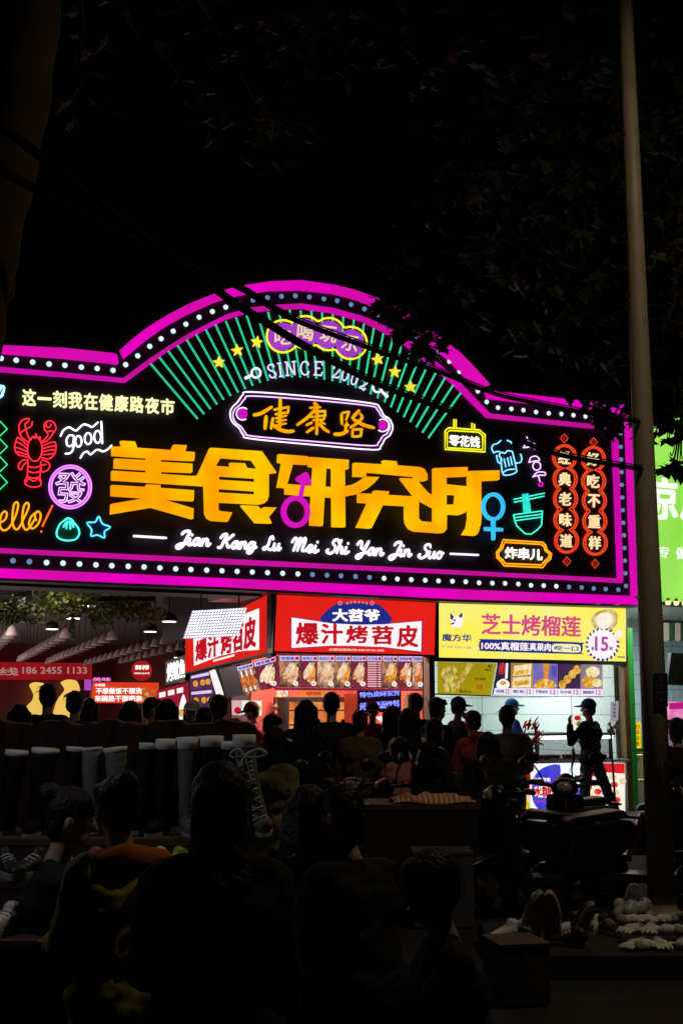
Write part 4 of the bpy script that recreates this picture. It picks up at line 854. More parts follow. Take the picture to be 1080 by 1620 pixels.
fr = [(442, 475, 'skewer', '烤猪蹄', 0), (476.5, 502, 'skewer', '烤鸡爪', 3), (503, 529, 'skewer', '烤凤爪', 0), (530, 555, 'skewer', '烤苕皮', 3), (556, 579, 'skewer', '烤豆皮', 0), (580, 604, 'list', '价目表', 0), (605, 629, 'skewer', '烤面筋', 1), (630, 652, 'skewer', '烤鸡排', 1), (653, 668, 'skewer', '烤肠', 2)]
labs = ['menu board of pale skewers at the corner post', 'menu board of pale skewers with a white tag, second from the corner post', 'menu board of pale meat on a black ground, third from the corner post', 'menu board of cream skewers, fourth from the corner post', 'menu board of pale skewers just left of the striped price list', 'red menu board with a striped price list between the food pictures', 'menu board of golden skewers right of the striped price list', 'menu board of yellow fried chicken skewers, second from the black pier', 'narrow menu board of red skewers beside the black pier']
for i, (x0, x1, kd, w, fd) in enumerate(fr):
    menu(S2, [(x0, ytop(x0)), (x1, ytop(x1)), (x1, ybot(x1)), (x0, ybot(x0))], kd, labs[i], 'lit menu boards over the red stall', w, -.02, i, fd)
mm = M(); mm.slab(S2, [(438, 1033.5), (669, 1035), (669, 1037), (438, 1036)], -.1, .1); mm.slab(S2, [(438, 1088), (669, 1089.6), (669, 1093), (438, 1091.5)], -.1, .1); mm.build('menu_rail', m_rail, st_r)
menu(SS, [(374, 1054.5), (400, 1048), (409, 1091), (386, 1098)], 'pieces', 'slanted menu board of three orange skewers beside the dark screen', 'slanted menu boards round the corner', '炸鸡串', .02, 3, 2)
menu(SS, [(401, 1047.5), (436, 1037.5), (440, 1086), (412, 1092)], 'skewer', 'slanted menu board of cream skewers meeting the corner post', 'slanted menu boards round the corner', '烤年糕', .02, 4, 3)
t = signbox(SS, 'dark_screen', 'switched off dark screen between the slanted menu boards', 'screen', [(343, 1059), (373, 1052), (385, 1098), (356, 1103)], surf('screen_navy', (.008, .010, .03), .25), .01, .05, None, .6)
for q, lab, sd in (([(301, 1068), (331, 1061), (336, 1088), (301, 1092)], 'upper purple menu with orange dishes at the far end of the side row', 1), ([(301, 1093), (336, 1089), (338, 1118), (301, 1118)], 'lower purple menu with orange dishes at the far end of the side row', 2)):
    t = signbox(SS, 'menu_poster', lab, 'poster', q, emis('poster_purple', '#6a3a6c', .8, .4, 2), 0, .04, 'purple menus on the side row')
    mm = M(); mm.slab(SS, [quadmap(q, *p) for p in ((.05, .08), (.95, .08), (.95, .25), (.05, .25))], .002, .003); mm.build('header', m_head, t)
    mm = M()
    for a in (.25, .6, .85): mm.slab(SS, [(quadmap(q, a, .62)[0] + 4.2 * math.cos(i * .6), quadmap(q, a, .62)[1] + 5 * math.sin(i * .6)) for i in range(10)], .002 + a * .01, .003)
    mm.build('dish', m_food[1], t)
t = signbox(SS, 'white_strip_sign', 'narrow white lit strip leaning beside the dark screen', 'sign', [(331, 1062), (338, 1059), (352, 1099), (343, 1102)], m_white, .03, .03)
# ---------------------------------------------------------------- inside the red stall and the corner
CB = Plane(S.O - S.n * 3.05, S.u)
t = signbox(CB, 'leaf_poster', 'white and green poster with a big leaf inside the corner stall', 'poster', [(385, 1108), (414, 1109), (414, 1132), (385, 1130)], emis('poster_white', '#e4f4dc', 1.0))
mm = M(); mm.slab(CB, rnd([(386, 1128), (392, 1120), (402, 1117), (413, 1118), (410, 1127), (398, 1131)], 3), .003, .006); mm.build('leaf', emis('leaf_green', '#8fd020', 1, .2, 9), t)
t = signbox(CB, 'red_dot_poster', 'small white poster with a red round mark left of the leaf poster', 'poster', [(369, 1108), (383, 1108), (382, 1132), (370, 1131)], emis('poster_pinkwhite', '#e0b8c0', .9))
mm = M(); mm.slab(CB, circ(376, 1124, 5.5, 5.5), .003, .006); mm.build('red_dot', m_redt, t)
BR_ = Plane(S.O - S.n * 3.12, S.u)
t = signbox(BR_, 'orange_menu_light', 'small orange lit menu with red lines on the stall back wall', 'light box', [(480, 1092), (518, 1092), (518, 1112), (480, 1112)], emis('orange_menu', '#f08a40', 1.0, .25, 4))
for tx_, y_ in (('现烤现卖', 1094), ('外酥里嫩', 1103)): mm = M(); text(mm, BR_, tx_, box_q(484, y_, 508, y_ + 6), .004, .005, .02); mm.build('lettering', m_redt, t)
t = signbox(BR_, 'white_notice', 'small white glowing notice beside the hanging meat', 'sign', [(440, 1093), (456, 1093), (456, 1102), (440, 1103)], m_white)
mm = M(); text(mm, BR_, '烤肉', box_q(442, 1095, 454, 1101), .004, .005, .02); mm.build('lettering', m_redt, t)
t = thing('glow_cabinet', 'added orange glowing cabinet that brightens the back of the red stall', 'cabinet', BR_.p(505, 1160, .6)); c0_ = BR_.p(505, 1135, .30); c0_.z = 1.45  # cabinet with a glowing front, added to brighten the stall kitchen
mm = M(); mm.box(c0_, (1.5, .5, .9), AX); mm.build('body', m_metal, t); mm = M(); mm.box(c0_ + S.n * .255, (1.36, .012, .74), AX); mm.build('glowing_front', emis('added_glow', '#f09850', 1.0, 0, 2.5, '#c04420'), t)
for k_ in range(3): mm = M(); mm.box(c0_ + S.n * .275 + UZ * (-.25 + .24 * k_), (1.36, .03, .025), AX); mm.build('rack', m_metal, t)
mm = M(); mm.box(c0_ - UZ * .95, (1.5, .5, .98), AX); mm.build('base', m_metal, t)
rr = random.Random(3)
for i, (px, py, Y) in enumerate(((440, 1118, 21.5), (449, 1122, 21.6), (456, 1128, 21.4))):
    c = at(px, py, Y); mm = M()
    for k in range(9): z = -.22 + .055 * k; mm.ell(c + Vector((rr.uniform(-.02, .02), rr.uniform(-.02, .02), z)), .075 - .04 * abs(z), .07, .05, 9, 6)
    t = thing('hanging_meat', ['hanging pink meat nearest the leaf poster', 'hanging pink meat in the middle of the three', 'hanging pink meat lowest, near the black haired woman'][i], 'meat', c - Vector((0, 0, .24)), 'meat hanging in the red stall')
    mm.build('meat', surf('meat', (.55, .22, .16), .4, var=.4, scale=14), t, smooth=True)
    mm = M(); mm.tube([c + Vector((0, 0, .22)), Vector((c.x, c.y, 3.49))], .008, 5); mm.build('hook', m_metal, t)
LD = Plane(S.O - S.n * .72, S.u)
t = signbox(LD, 'blue_led_sign', 'dark sign with two lines of bright blue diode writing over the stall counter', 'sign', [(566, 1090.5), (634, 1091.5), (634, 1127), (566, 1127)], surf('led_plum', (.10, .02, .07), .4), 0, .04)
m_bl = emis('blue_led', '#4858ff', 1.5, 0, 30, '#9aa4ff')
for tx, q in (('特色烧烤夜宵', [(569, 1095), (632, 1091.5), (632, 1100), (569, 1104)]), ('烤串啤酒饮料', [(569, 1112), (632, 1107), (632, 1119), (569, 1124)])):
    mm = M(); text(mm, LD, tx, q, .003, .006, .03); mm.build('lettering', m_bl, t)
c = LD.p(603, 1090.5)
for px in (572, 628):
    mm = M(); a = LD.p(px, 1091, -.02); mm.tube([a, Vector((a.x, a.y, 3.5))], .008, 4); mm.build('wire', m_dark, t)
KP = Plane(S.O - S.n * .9, S.u)
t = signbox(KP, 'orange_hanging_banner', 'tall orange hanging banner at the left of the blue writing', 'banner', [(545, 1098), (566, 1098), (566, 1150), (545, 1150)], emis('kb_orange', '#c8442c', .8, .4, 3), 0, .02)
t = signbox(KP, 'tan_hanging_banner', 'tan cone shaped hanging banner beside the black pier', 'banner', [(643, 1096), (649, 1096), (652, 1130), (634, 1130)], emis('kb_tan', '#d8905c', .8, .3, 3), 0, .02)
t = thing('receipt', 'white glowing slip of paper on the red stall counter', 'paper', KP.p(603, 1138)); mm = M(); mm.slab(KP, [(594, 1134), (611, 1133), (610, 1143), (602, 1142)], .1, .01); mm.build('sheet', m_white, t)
t = thing('lit_screen', 'bright white till screen with dark lines among the crowd', 'screen', at(725, 1180, 19.6)); PT = Plane(at(725, 1180, 19.6), S.u)
mm = M(); mm.slab(PT, [(716, 1172), (737, 1174), (737, 1190), (727, 1195)], 0, .02); mm.build('panel', emis('screen_white', '#f4fbe8', 1.1), t)
mm = M(); mm.slab(PT, [(719, 1176), (730, 1177), (730, 1178), (719, 1177)], .022, .004); mm.slab(PT, [(721, 1181), (734, 1182), (734, 1183), (721, 1182)], .022, .004); mm.build('lines', m_navy, t)
mm = M(); a = at(727, 1190, 19.62); mm.tube([a, Vector((a.x, a.y, 0.02))], .03, 6); mm.build('stand', m_dark, t)
# ---------------------------------------------------------------- yellow stall: menu, counter, case, props
YM = Plane(S.O - S.n * .52, S.u)
q = [(694, 1047), (785, 1049.5), (775, 1100), (694, 1097.5)]
t = signbox(YM, 'yellow_menu_screen', 'dim yellow menu screen with long fried sticks under the yellow sign', 'menu board', q, emis('ym', '#b8a410', .8, .15, 2), 0, .05)
zq = lambda *p: [quadmap(q, *v) for v in p]
mm = M(); off = .002
for pts in (((.02, .2), (.12, .15), (.2, .9), (.12, .98)), ((.1, .15), (.2, .12), (.34, .85), (.26, .95)), ((.5, .02), (.6, .05), (.36, .85), (.28, .8)), ((.24, .1), (.30, .1), (.36, .5), (.3, .55))): mm.slab(YM, zq(*pts), off, .003); off += .003
mm.build('fried_sticks', emis('sticks', '#e8d878', .9, 0, 12, '#b07818'), t)
mm = M(); text(mm, YM, '酥', zq((.86, .05), (.93, .05), (.93, .14), (.86, .14)), .002, .003, .02); text(mm, YM, '榴莲酥', zq((.82, .18), (.93, .18), (.93, .24), (.82, .24)), .002, .003, .02); text(mm, YM, '芝士薯条', zq((.66, .46), (.86, .46), (.86, .54), (.66, .54)), .002, .003, .02); mm.build('words', emis('brownt', '#604010', .6), t)
mm = M(); text(mm, YM, '15', zq((.73, .68), (.83, .68), (.83, .82), (.73, .82)), .002, .003, .03); mm.build('price', m_redt, t)
mm = M(); text(mm, YM, '新品上市买一送一', zq((.40, .84), (.64, .88), (.64, .97), (.40, .94)), .002, .003, .02); mm.build('green_line', emis('oliv', '#40481c', .6), t)
mm = M(); mm.slab(YM, [(692, 1097), (776, 1100), (776, 1101.5), (692, 1099)], -.06, .08); mm.build('bottom_edge', m_dark, t)
px = [786, 808, 843, 882, 918, 953]; lab = ['menu picture of a white bowl and a red drink beside the yellow screen', 'menu picture of cut cheese sandwiches, second from the yellow screen', 'menu picture of an orange drink on lilac, middle of the row', 'menu picture of sliced yellow rolls, fourth from the yellow screen', 'menu picture of golden round cakes at the right end of the row']
bgs = [emis('mbg0', '#2c2844', .9, .3, 3), emis('mbg1', '#c89850', .9, .3, 4), emis('mbg2', '#8078c8', .9, .25, 3), emis('mbg3', '#4a3058', .9, .3, 3), emis('mbg4', '#a890a0', .9, .3, 4)]
m_lab = emis('label_white', '#f0e8fa', 1.02, .06, 3); m_cream2 = emis('cream2', '#fbf0d0', 1.0, 0, 10, '#e8c878'); m_gold2 = emis('gold2', '#f8cc50', 1.0, 0, 12, '#c8842c')
for i in range(5):
    x0, x1 = px[i], px[i + 1]; y = lambda x, b: b + (x - 786) * .012
    q = [(x0 + (3 if i == 0 else 0), y(x0, 1048)), (x1 - .6, y(x1, 1048)), (x1 - .6, y(x1, 1099)), (x0 - (6 if i == 0 else 0), y(x0, 1099))]
    t = signbox(YM, 'menu_picture', lab[i], 'menu board', q, bgs[i], 0, .04, 'lit menu pictures of the yellow stall')
    P = lambda *pts: [quadmap(q, a, b) for a, b in pts]
    if i == 0: sh = [(rnd(P((.1, .62), (.5, .5), (.9, .62), (.85, .78), (.5, .84), (.15, .78)), 3), m_white), (rnd(P((.15, .02), (.5, .05), (.5, .34), (.1, .34)), 3), emis('drinkred', '#d03048', 1, .3, 6)), (P((.6, .02), (.78, .02), (.78, .5), (.6, .5)), m_white), (rnd(P((.25, .62), (.5, .56), (.72, .64), (.5, .7)), 3), m_gold2)]
    elif i == 1: sh = [(P((.15, .1), (.95, .02), (.9, .36), (.08, .42)), m_cream2), (P((.08, .46), (.92, .42), (.9, .76), (.05, .78)), m_cream2), (P((.2, .26), (.8, .2), (.78, .32), (.2, .38)), m_gold2), (P((.15, .58), (.85, .54), (.82, .68), (.15, .72)), m_gold2)]
    elif i == 2: sh = [(P((.4, .02), (.66, .02), (.6, .5), (.46, .5)), emis('juice', '#f49830', 1, .2, 8)), (rnd(P((.1, .6), (.4, .48), (.8, .55), (.92, .74), (.1, .78)), 3), m_gold2), (P((.46, .5), (.58, .5), (.56, .7), (.48, .7)), m_cream2), (rnd(P((.75, .1), (.95, .1), (.95, .4), (.8, .4)), 2), emis('lilac2', '#5c54a8', .9))]
    elif i == 3: sh = [(rnd([(quadmap(q, a, b)[0] + 6 * math.cos(.5 * k), quadmap(q, a, b)[1] + 7 * math.sin(.5 * k)) for k in range(12)], 1), m_gold2 if j % 2 == 0 else m_gold2) for j, (a, b) in enumerate(((.2, .66), (.42, .5), (.64, .34), (.84, .2)))]
    else: sh = [(rnd([(quadmap(q, a, b)[0] + w * math.cos(.5 * k) * (1 + .1 * math.sin(3 * k)), quadmap(q, a, b)[1] + w * .8 * math.sin(.5 * k)) for k in range(12)], 1), mt) for a, b, w, mt in ((.55, .26, 11, m_cream2), (.4, .58, 12, m_gold2), (.75, .6, 8, m_cream2))]
    lay = .002
    for pts, mt in sh: mm = M(); mm.slab(YM, pts, lay, .003); mm.build('food', mt, t); lay += .005
    mm = M(); mm.slab(YM, P((.0, .79), (.995, .79), (.995, 1), (.0, 1)), lay, .004); lb = mm.build('label_strip', m_lab, t)
    mm = M(); text(mm, YM, ['牛奶冰粉', '榴莲三明治', '芒果冰沙', '毛巾卷', '榴莲酥饼'][i], P((.1, .845), (.6, .845), (.6, .94), (.1, .94)), lay + .005, .003, .02); mm.build('words', m_navy, lb)
    mm = M(); text(mm, YM, '12', P((.7, .82), (.92, .82), (.92, .97), (.7, .97)), lay + .005, .003, .03); mm.build('price', m_pt, lb)
mm = M(); mm.slab(YM, [(776, 1101), (954, 1102), (954, 1103), (776, 1102)], -.06, .07); mm.build('picture_rail', m_dark, st_y)
CT = Plane(S.O - S.n * .30, S.u)
co = thing('snack_counter', 'lit snack counter with a glass case and three picture panels under the yellow sign', 'counter', CT.p(900, 1288, -.3))
aC0, aC1 = CT.A(816) , CT.A(989)
zc1 = 0.83
mm = M(); sbox(mm, aC0, aC1, -1.0, -.32, .012, zc1); mm.build('body', surf('counter_white', (.6, .6, .6), .4), co)
mm = M(); sbox(mm, aC0 - .02, aC1 + .02, -1.02, -.26, zc1, zc1 + .035); mm.build('countertop', surf('counter_steel', (.55, .54, .55), .4, .1), co)
def cq(x0, x1, y0=1207, y1=1291): return [(x0, y0), (x1, y0 + (x1 - x0) * .003), (x1, y1 - (x1 - x0) * .05), (x0, y1 - 1)]
q = cq(817, 838, 1207, 1292); mm = M(); mm.slab(CT, q, 0, .02); p1 = mm.build('picture_panel', emis('cp1', '#f6e2b0', 1.0, 0, 2.5, '#f0a030'), co); p1['label'] = 'narrow picture panel of a red drink'
mm = M(); mm.slab(CT, rnd([(819, 1210), (837, 1209), (837, 1248), (828, 1250), (820, 1240)], 2), .022, .004); mm.build('red_drink', emis('rdrink', '#e04818', 1, 0, 6, '#8c1c08'), p1)
mm = M(); mm.slab(CT, rnd([(818, 1274), (828, 1266), (837, 1270), (837, 1289), (818, 1290)], 2), .022, .004); mm.build('lemon', emis('lemon', '#f4cc20', 1, .3, 8), p1)
q = cq(839, 925); mm = M(); mm.slab(CT, q, 0, .02); p2 = mm.build('picture_panel', emis('cp2', '#eef4ff', 1.12, .06, 2), co); p2['label'] = 'white picture panel with a blue disc and red lettering'
bl = [(885, 1210), (868, 1211), (852, 1219), (843, 1233), (840.5, 1250), (843, 1268), (852, 1281), (864, 1286), (924, 1284), (924, 1252), (905, 1250), (890, 1240), (886, 1225)]
mm = M(); mm.slab(CT, rnd(bl, 2), .022, .004); bd = mm.build('blue_disc', emis('cblue', '#3a34d8', 1.0, 0, 1.8, '#5a56c8'), p2)
mm = M(); mm.slab(CT, rnd([(843, 1250), (850, 1244), (896, 1246), (902, 1252), (897, 1261), (848, 1261)], 2), .028, .003); mm.build('white_pill', m_white, bd)
mm = M(); text(mm, CT, '冰糖葫芦', [(841, 1243), (903, 1245), (903, 1262), (841, 1261)], .034, .005, .03); mm.build('lettering', m_redt, bd)
mm = M(); text(mm, CT, '大福草莓', [(844, 1230), (870, 1230.5), (870, 1237), (844, 1237)], .030, .005, .03); mm.build('small_line', m_white, bd)
mm = M(); mm.slab(CT, [(846, 1266), (884, 1266.5), (884, 1270), (846, 1269)], .030, .003); mm.build('violet_bar', emis('vbar', '#8a40d0', 1), bd)
mm = M(); text(mm, CT, '上', [(897, 1215), (905, 1215), (905, 1222), (897, 1222)], .023, .004, .01); text(mm, CT, '招牌推荐', [(894, 1229), (915, 1230), (915, 1235), (894, 1234)], .023, .004, .01); mm.build('grey_line', emis('gline', '#8a9ab8', .8), p2)
q = cq(926, 988); mm = M(); mm.slab(CT, q, 0, .02); p3 = mm.build('picture_panel', emis('cp3', '#f4ecdc', 1.08, .08, 3), co); p3['label'] = 'picture panel of red fruit skewers under a red top'
mm = M(); mm.slab(CT, [(926.5, 1207.5), (987.5, 1207.7), (987.5, 1224), (960, 1222), (926.5, 1232)], .022, .004); mm.build('red_top', emis('ctop', '#e0202c', 1, .12, 3), p3)
m_straw = emis('strawberry', '#d81c1c', 1, 0, 14, '#f06040'); m_choc = emis('cream_bits', '#f6d8a8', 1, .2, 9)
for j in range(4):
    mm = M(); mc = M()
    for k in range(5):
        x = 930 + 13 * k + j * 2; y = 1246 + 12 * j - 5.5 * k
        if x > 984 or y < 1228 or y > 1280: continue
        (mm if (k + j) % 2 == 0 else mc).slab(CT, circ(x, y, 6, 5, 9), .023 + .006 * j + .001 * k, .003)
    if mm.v: mm.build('fruit', m_straw, p3)
    if mc.v: mc.build('cream', m_choc, p3)
# glass case
m_glass = bpy.data.materials.new('case_glass'); m_glass.use_nodes = True; nt = m_glass.node_tree; nt.nodes.clear()
o_ = nt.nodes.new('ShaderNodeOutputMaterial'); mx_ = nt.nodes.new('ShaderNodeMixShader'); tr_ = nt.nodes.new('ShaderNodeBsdfTransparent'); gl_ = nt.nodes.new('ShaderNodeBsdfGlossy')
tr_.inputs[0].default_value = (.72, .72, .74, 1); gl_.inputs['Roughness'].default_value = .08; mx_.inputs[0].default_value = .10
nt.links.new(tr_.outputs[0], mx_.inputs[1]); nt.links.new(gl_.outputs[0], mx_.inputs[2]); nt.links.new(mx_.outputs[0], o_.inputs[0])
gc = thing('glass_case', 'glass display case with a white light tube on the snack counter', 'display case', S.P((aC0 + aC1) / 2, zc1 + .035, -.6))
gz0, gz1 = zc1 + .036, zc1 + .44; ga0, ga1 = CT.A(851), CT.A(967)
mm = M(); sbox(mm, ga0, ga1, -.345, -.34, gz0, gz1); mm.build('glass', m_glass, gc)
mm = M(); sbox(mm, ga0, ga1, -.95, -.30, gz1, gz1 + .04); mm.build('top', m_metal, gc)
mm = M(); sbox(mm, ga0 + .02, ga1 - .02, -.30, -.27, gz1 - .055, gz1 - .004); mm.build('light_tube', emis('tube', '#ffffff', 3.0), gc)
for a in (ga0, ga1 - .03):
    mm = M(); sbox(mm, a, a + .03, -.38, -.345, gz0, gz1); mm.build('post', m_dark, gc)
mm = M(); sbox(mm, ga0, ga1, -.94, -.36, gz0, gz0 + .03); mm.build('tray', surf('tray', (.7, .6, .58), .4), gc)
rr = random.Random(11); mm = M()
for k in range(46): mm.ell(S.P(rr.uniform(ga0 + .05, ga1 - .1), gz0 + .06, rr.uniform(-.6, -.40)), .045, .045, .035, 8, 5)
tag(mm.build('candied_fruit', surf('candy', (.45, .03, .03), .15, var=.4, scale=20), gc), kind='stuff')
# red paper ornament, poster, fan, red cloth
oc = at(838, 1165, 20.6); t = thing('red_ornament', 'red paper chilli ornament at the left end of the glass case', 'ornament', Vector((oc.x, oc.y, zc1 + .035)))
rr = random.Random(5)
for k in range(26):
    a = oc + Vector((rr.uniform(-.12, .12), rr.uniform(-.05, .05), rr.uniform(-.2, .2))); b = a + Vector((rr.uniform(.04, .12), 0, rr.uniform(.05, .15)))
    mm = M(); mm.tube([a, (a + b) / 2 + Vector((.01, 0, .02)), b], [.016, .013, .004], 6); mm.build('chilli', surf('chilli', (.72, .02, .03), .4), t, smooth=True)
mm = M(); mm.tube([oc + Vector((.09, 0, .2)), Vector((oc.x + .09, oc.y, zc1 + .04))], .02, 6); mm.build('post', m_dark, t)
pc = Plane(S.O - S.n * 1.6, S.u); t = signbox(pc, 'snack_poster', 'small bright picture of snacks standing behind the man in the blue cap', 'poster', [(907, 1129), (955, 1127), (955, 1150), (907, 1151)], emis('sp', '#f0e4d0', 1, .2, 2), 0, .03)
mm = M(); mm.slab(pc, circ(913, 1136, 5, 4), .003, .004); mm.slab(pc, circ(949, 1143, 4, 5), .003, .004); mm.build('red_food', m_redt, t); mm = M(); mm.slab(pc, circ(916, 1145, 5, 4), .003, .004); mm.slab(pc, circ(948, 1133, 5, 4), .003, .004); mm.build('green_food', emis('gf', '#5a8c28', .9, .3, 9), t)
mm = M(); a = pc.p(920, 1150, -.02); mm.tube([a, Vector((a.x, a.y, .02))], .02, 6); mm.build('stand', m_dark, t)
fc = at(969, 1153, 20.9); t = thing('desk_fan', 'small grey fan on a black pole right of the glass case', 'fan', Vector((fc.x, fc.y, .012)))
mm = M()
for q_ in (.13, .09, .05): mm.tube([fc + S.u * (q_ * math.cos(w * .3927)) + UZ * (q_ * math.sin(w * .3927)) for w in range(16)], .005, 4, True)
for w in range(12): mm.tube([fc, fc + S.u * (.13 * math.cos(w * .5236)) + UZ * (.13 * math.sin(w * .5236))], .003, 4)
mm.build('guard', surf('fan_grey', (.4, .4, .42), .4), t)
mm = M(); mm.ell(fc - S.n * .04, .04, .04, .04, 10, 8); mm.build('hub', m_metal, t, smooth=True)
mm = M()
for k in range(4):
    w = k * 1.571 + .4; d = S.u * math.cos(w) + UZ * math.sin(w); e_ = S.u * -math.sin(w) + UZ * math.cos(w); mm.add([fc - S.n * .03, fc + d * .1 + e_ * .05 - S.n * .025, fc + d * .115 - S.n * .03, fc + d * .1 - e_ * .03 - S.n * .04], [(0, 1, 2, 3)])
mm.build('blade', surf('fan_blade', (.25, .25, .28), .4), t)
mm = M(); mm.tube([fc - S.n * .05, fc - S.n * .06 - UZ * .2, Vector((fc.x, fc.y, .03))], .018, 6); mm.build('pole', m_dark, t)
# vertical notice on the tile wall, brown jamb
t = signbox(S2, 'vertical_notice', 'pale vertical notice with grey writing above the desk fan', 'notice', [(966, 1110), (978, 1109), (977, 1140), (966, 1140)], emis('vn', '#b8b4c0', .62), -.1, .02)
mm = M()
for k, ch in enumerate('营业执照'): text(mm, S2, ch, box_q(969, 1113 + 6 * k, 974, 1117.6 + 6 * k), -.096, .003, .02)
mm.build('lettering', emis('vnt', '#5c5a66', .5), t)
# ---------------------------------------------------------------- the green shop at the right
GP = Plane(S.O - S.n * .55, S.u); aG = GP.A(988)
m_green = surf('green_paint', (.03, .50, .08), .45, var=.2); m_greenl = emis('green_sign', '#a2ec5e', 1.0, 0, .5, '#86d844')
gs = thing('green_shop', 'green framed shop at the right edge with pale tiled walls', 'shop', S.P(2.6, 0, -2))
mm = M(); sbox(mm, GP.A(988.5), GP.A(1001), -.62, -.50, .006, 3.1); mm.build('door_post', m_green, gs)
mm = M(); sbox(mm, GP.A(980.5), GP.A(988), -.66, -.42, .006, 2.6); mm.build('brown_jamb', surf('jamb', (.16, .09, .03), .5), gs)
mm = M(); sbox(mm, 1.15, 6.5, -3.9, -3.8, .006, 4.2); mm.build('back_wall', tiles('aqua_tiles', (.46, .62, .66), (.15, .2, .22), .6, .3), gs)
mm = M(); sbox(mm, 1.15, 6.5, -3.79, -.62, 3.55, 3.62); mm.build('ceiling', surf('stall_ceiling', (.6, .6, .6), .6), gs)
mm = M(); sbox(mm, 1.15, 3.4, -3.78, -3.66, 2.0, 3.2); mm.build('green_upper_panel', surf('grn_panel', (.05, .30, .04), .4, var=.5, scale=3), gs)
mm = M(); sbox(mm, 1.3, 3.4, -2.2, -1.6, .012, .98); mm.build('counter', surf('counter_pale', (.42, .40, .37), .45), gs)
mm = M(); sbox(mm, 1.28, 3.42, -2.24, -1.56, .98, 1.03); mm.build('countertop', surf('ct_brown', (.10, .04, .02), .4), gs)
area('shop_lamp', S.P(2.4, 3.4, -2.0), 150, (1.6, .8), (.92, 1, .98))
q = [(999, 654), (1100, 664), (1100, 747), (999, 738)]; q2 = [(999, 748), (1100, 756), (1100, 952), (999, 950)]
t = signbox(GP, 'shop_sign', 'bright lime green shop sign with big white characters behind the lamp post', 'sign', q2, m_greenl, 0, .2)
mm = M(); mm.slab(GP, q, -.2, .2); mm.build('upper_panel', m_greenl, t)
mm = M(); mm.slab(GP, [(999, 738.5), (1100, 747.5), (1100, 755.5), (999, 747.5)], -.2, .19); mm.build('dividing_bar', m_dark, t)
mm = M(); mm.slab(GP, [(999, 951), (1100, 953), (1100, 958), (999, 956)], -.4, .42); mm.build('bottom_bar', m_dark, t)
m_gw = emis('green_sign_white', '#f4fff0', 1.1, .05, 3)
mm = M(); text(mm, GP, '凉', [(1018, 752), (1072, 757), (1072, 824), (1018, 820)], .004, .03, .03); text(mm, GP, '皮', [(1076, 758), (1128, 762), (1128, 826), (1076, 822)], .004, .03, .03); mm.build('lettering', m_gw, t)
for k, ch in enumerate('专做凉皮'):
    x = 1041 + 28 * k; mm = M(); text(mm, GP, ch, box_q(x, 864 + k * 1.5, x + 17, 883 + k * 1.5), .004, .02, .012); mm.build('small_character', m_gw, t)
for k in range(4):
    c = GP.p(1056 + 13 * k - 0, 953.5 + .6 * k, .3); tt = thing('awning_bulb', 'one of the yellow bulbs under the green sign', 'light', c, 'yellow bulbs under the green sign')
    mm = M(); mm.ell(c, .05, .05, .042, 12, 8); mm.build('globe', emis('warm_bulb', '#ffe088', 2.0), tt, smooth=True); mm = M(); mm.lathe(c, [(.03, .03), (.03, .08)], 8); mm.build('socket', m_dark, tt)
area('added_post_light', GP.P(GP.A(1040), 3.42, 1.0), 26, (.8, .15), (1, .9, .7), tuple(-S.n * .8 - UZ))  # bare area light added ahead of the bulbs to brighten the green post
# striped awning, pink poster, yellow notice, dark screen, chairs
AW = Plane(S.O - S.n * 1.1, S.u)
mm = M()
t = thing('striped_awning', 'green and white striped awning inside the green shop', 'awning', AW.p(1062, 1000))
for k in range(8):
    x = 1040 + 9 * k; mm = M(); mm.slab(AW, [(x, 985), (x + 8.6, 985.6), (x + 8.6, 1012), (x + 4.3, 1015), (x, 1012)], 0, .03); mm.build('stripe', surf('awn_white', (.5, .52, .5), .7) if k % 2 else surf('awn_green', (.02, .10, .05), .7), t)
mm = M(); mm.slab(AW, [(1036, 980), (1118, 984), (1118, 987), (1036, 984.5)], -.3, .33); mm.build('rail', m_dark, t)
t = signbox(AW, 'menu_screen', 'black menu screen in a white frame inside the green shop', 'screen', [(1062, 1034), (1110, 1036), (1110, 1084), (1056, 1082)], surf('bb', (.01, .01, .012), .4), -.2, .05, None, 1.2)
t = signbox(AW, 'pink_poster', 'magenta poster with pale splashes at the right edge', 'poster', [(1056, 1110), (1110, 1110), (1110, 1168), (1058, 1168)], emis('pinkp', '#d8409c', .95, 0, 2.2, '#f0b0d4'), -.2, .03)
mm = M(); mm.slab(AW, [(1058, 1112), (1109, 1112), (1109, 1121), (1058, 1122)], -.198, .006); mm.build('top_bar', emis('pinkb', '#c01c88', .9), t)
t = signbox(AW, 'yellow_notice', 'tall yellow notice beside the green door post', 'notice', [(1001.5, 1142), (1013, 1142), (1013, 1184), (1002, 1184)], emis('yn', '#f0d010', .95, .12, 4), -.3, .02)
mm = M()
for k, ch in enumerate('扫码点餐'): text(mm, AW, ch, box_q(1004.5, 1146 + 9 * k, 1010.5, 1153 + 9 * k), -.298, .005, .02)
mm.build('lettering', emis('ynt', '#a87010', .7), t)
t = signbox(AW, 'green_notice', 'small green notice beside the tall yellow one', 'notice', [(1013.5, 1165), (1019, 1165), (1019, 1184), (1013.5, 1184)], emis('gn', '#50b840', .8, .2, 6), -.3, .02)
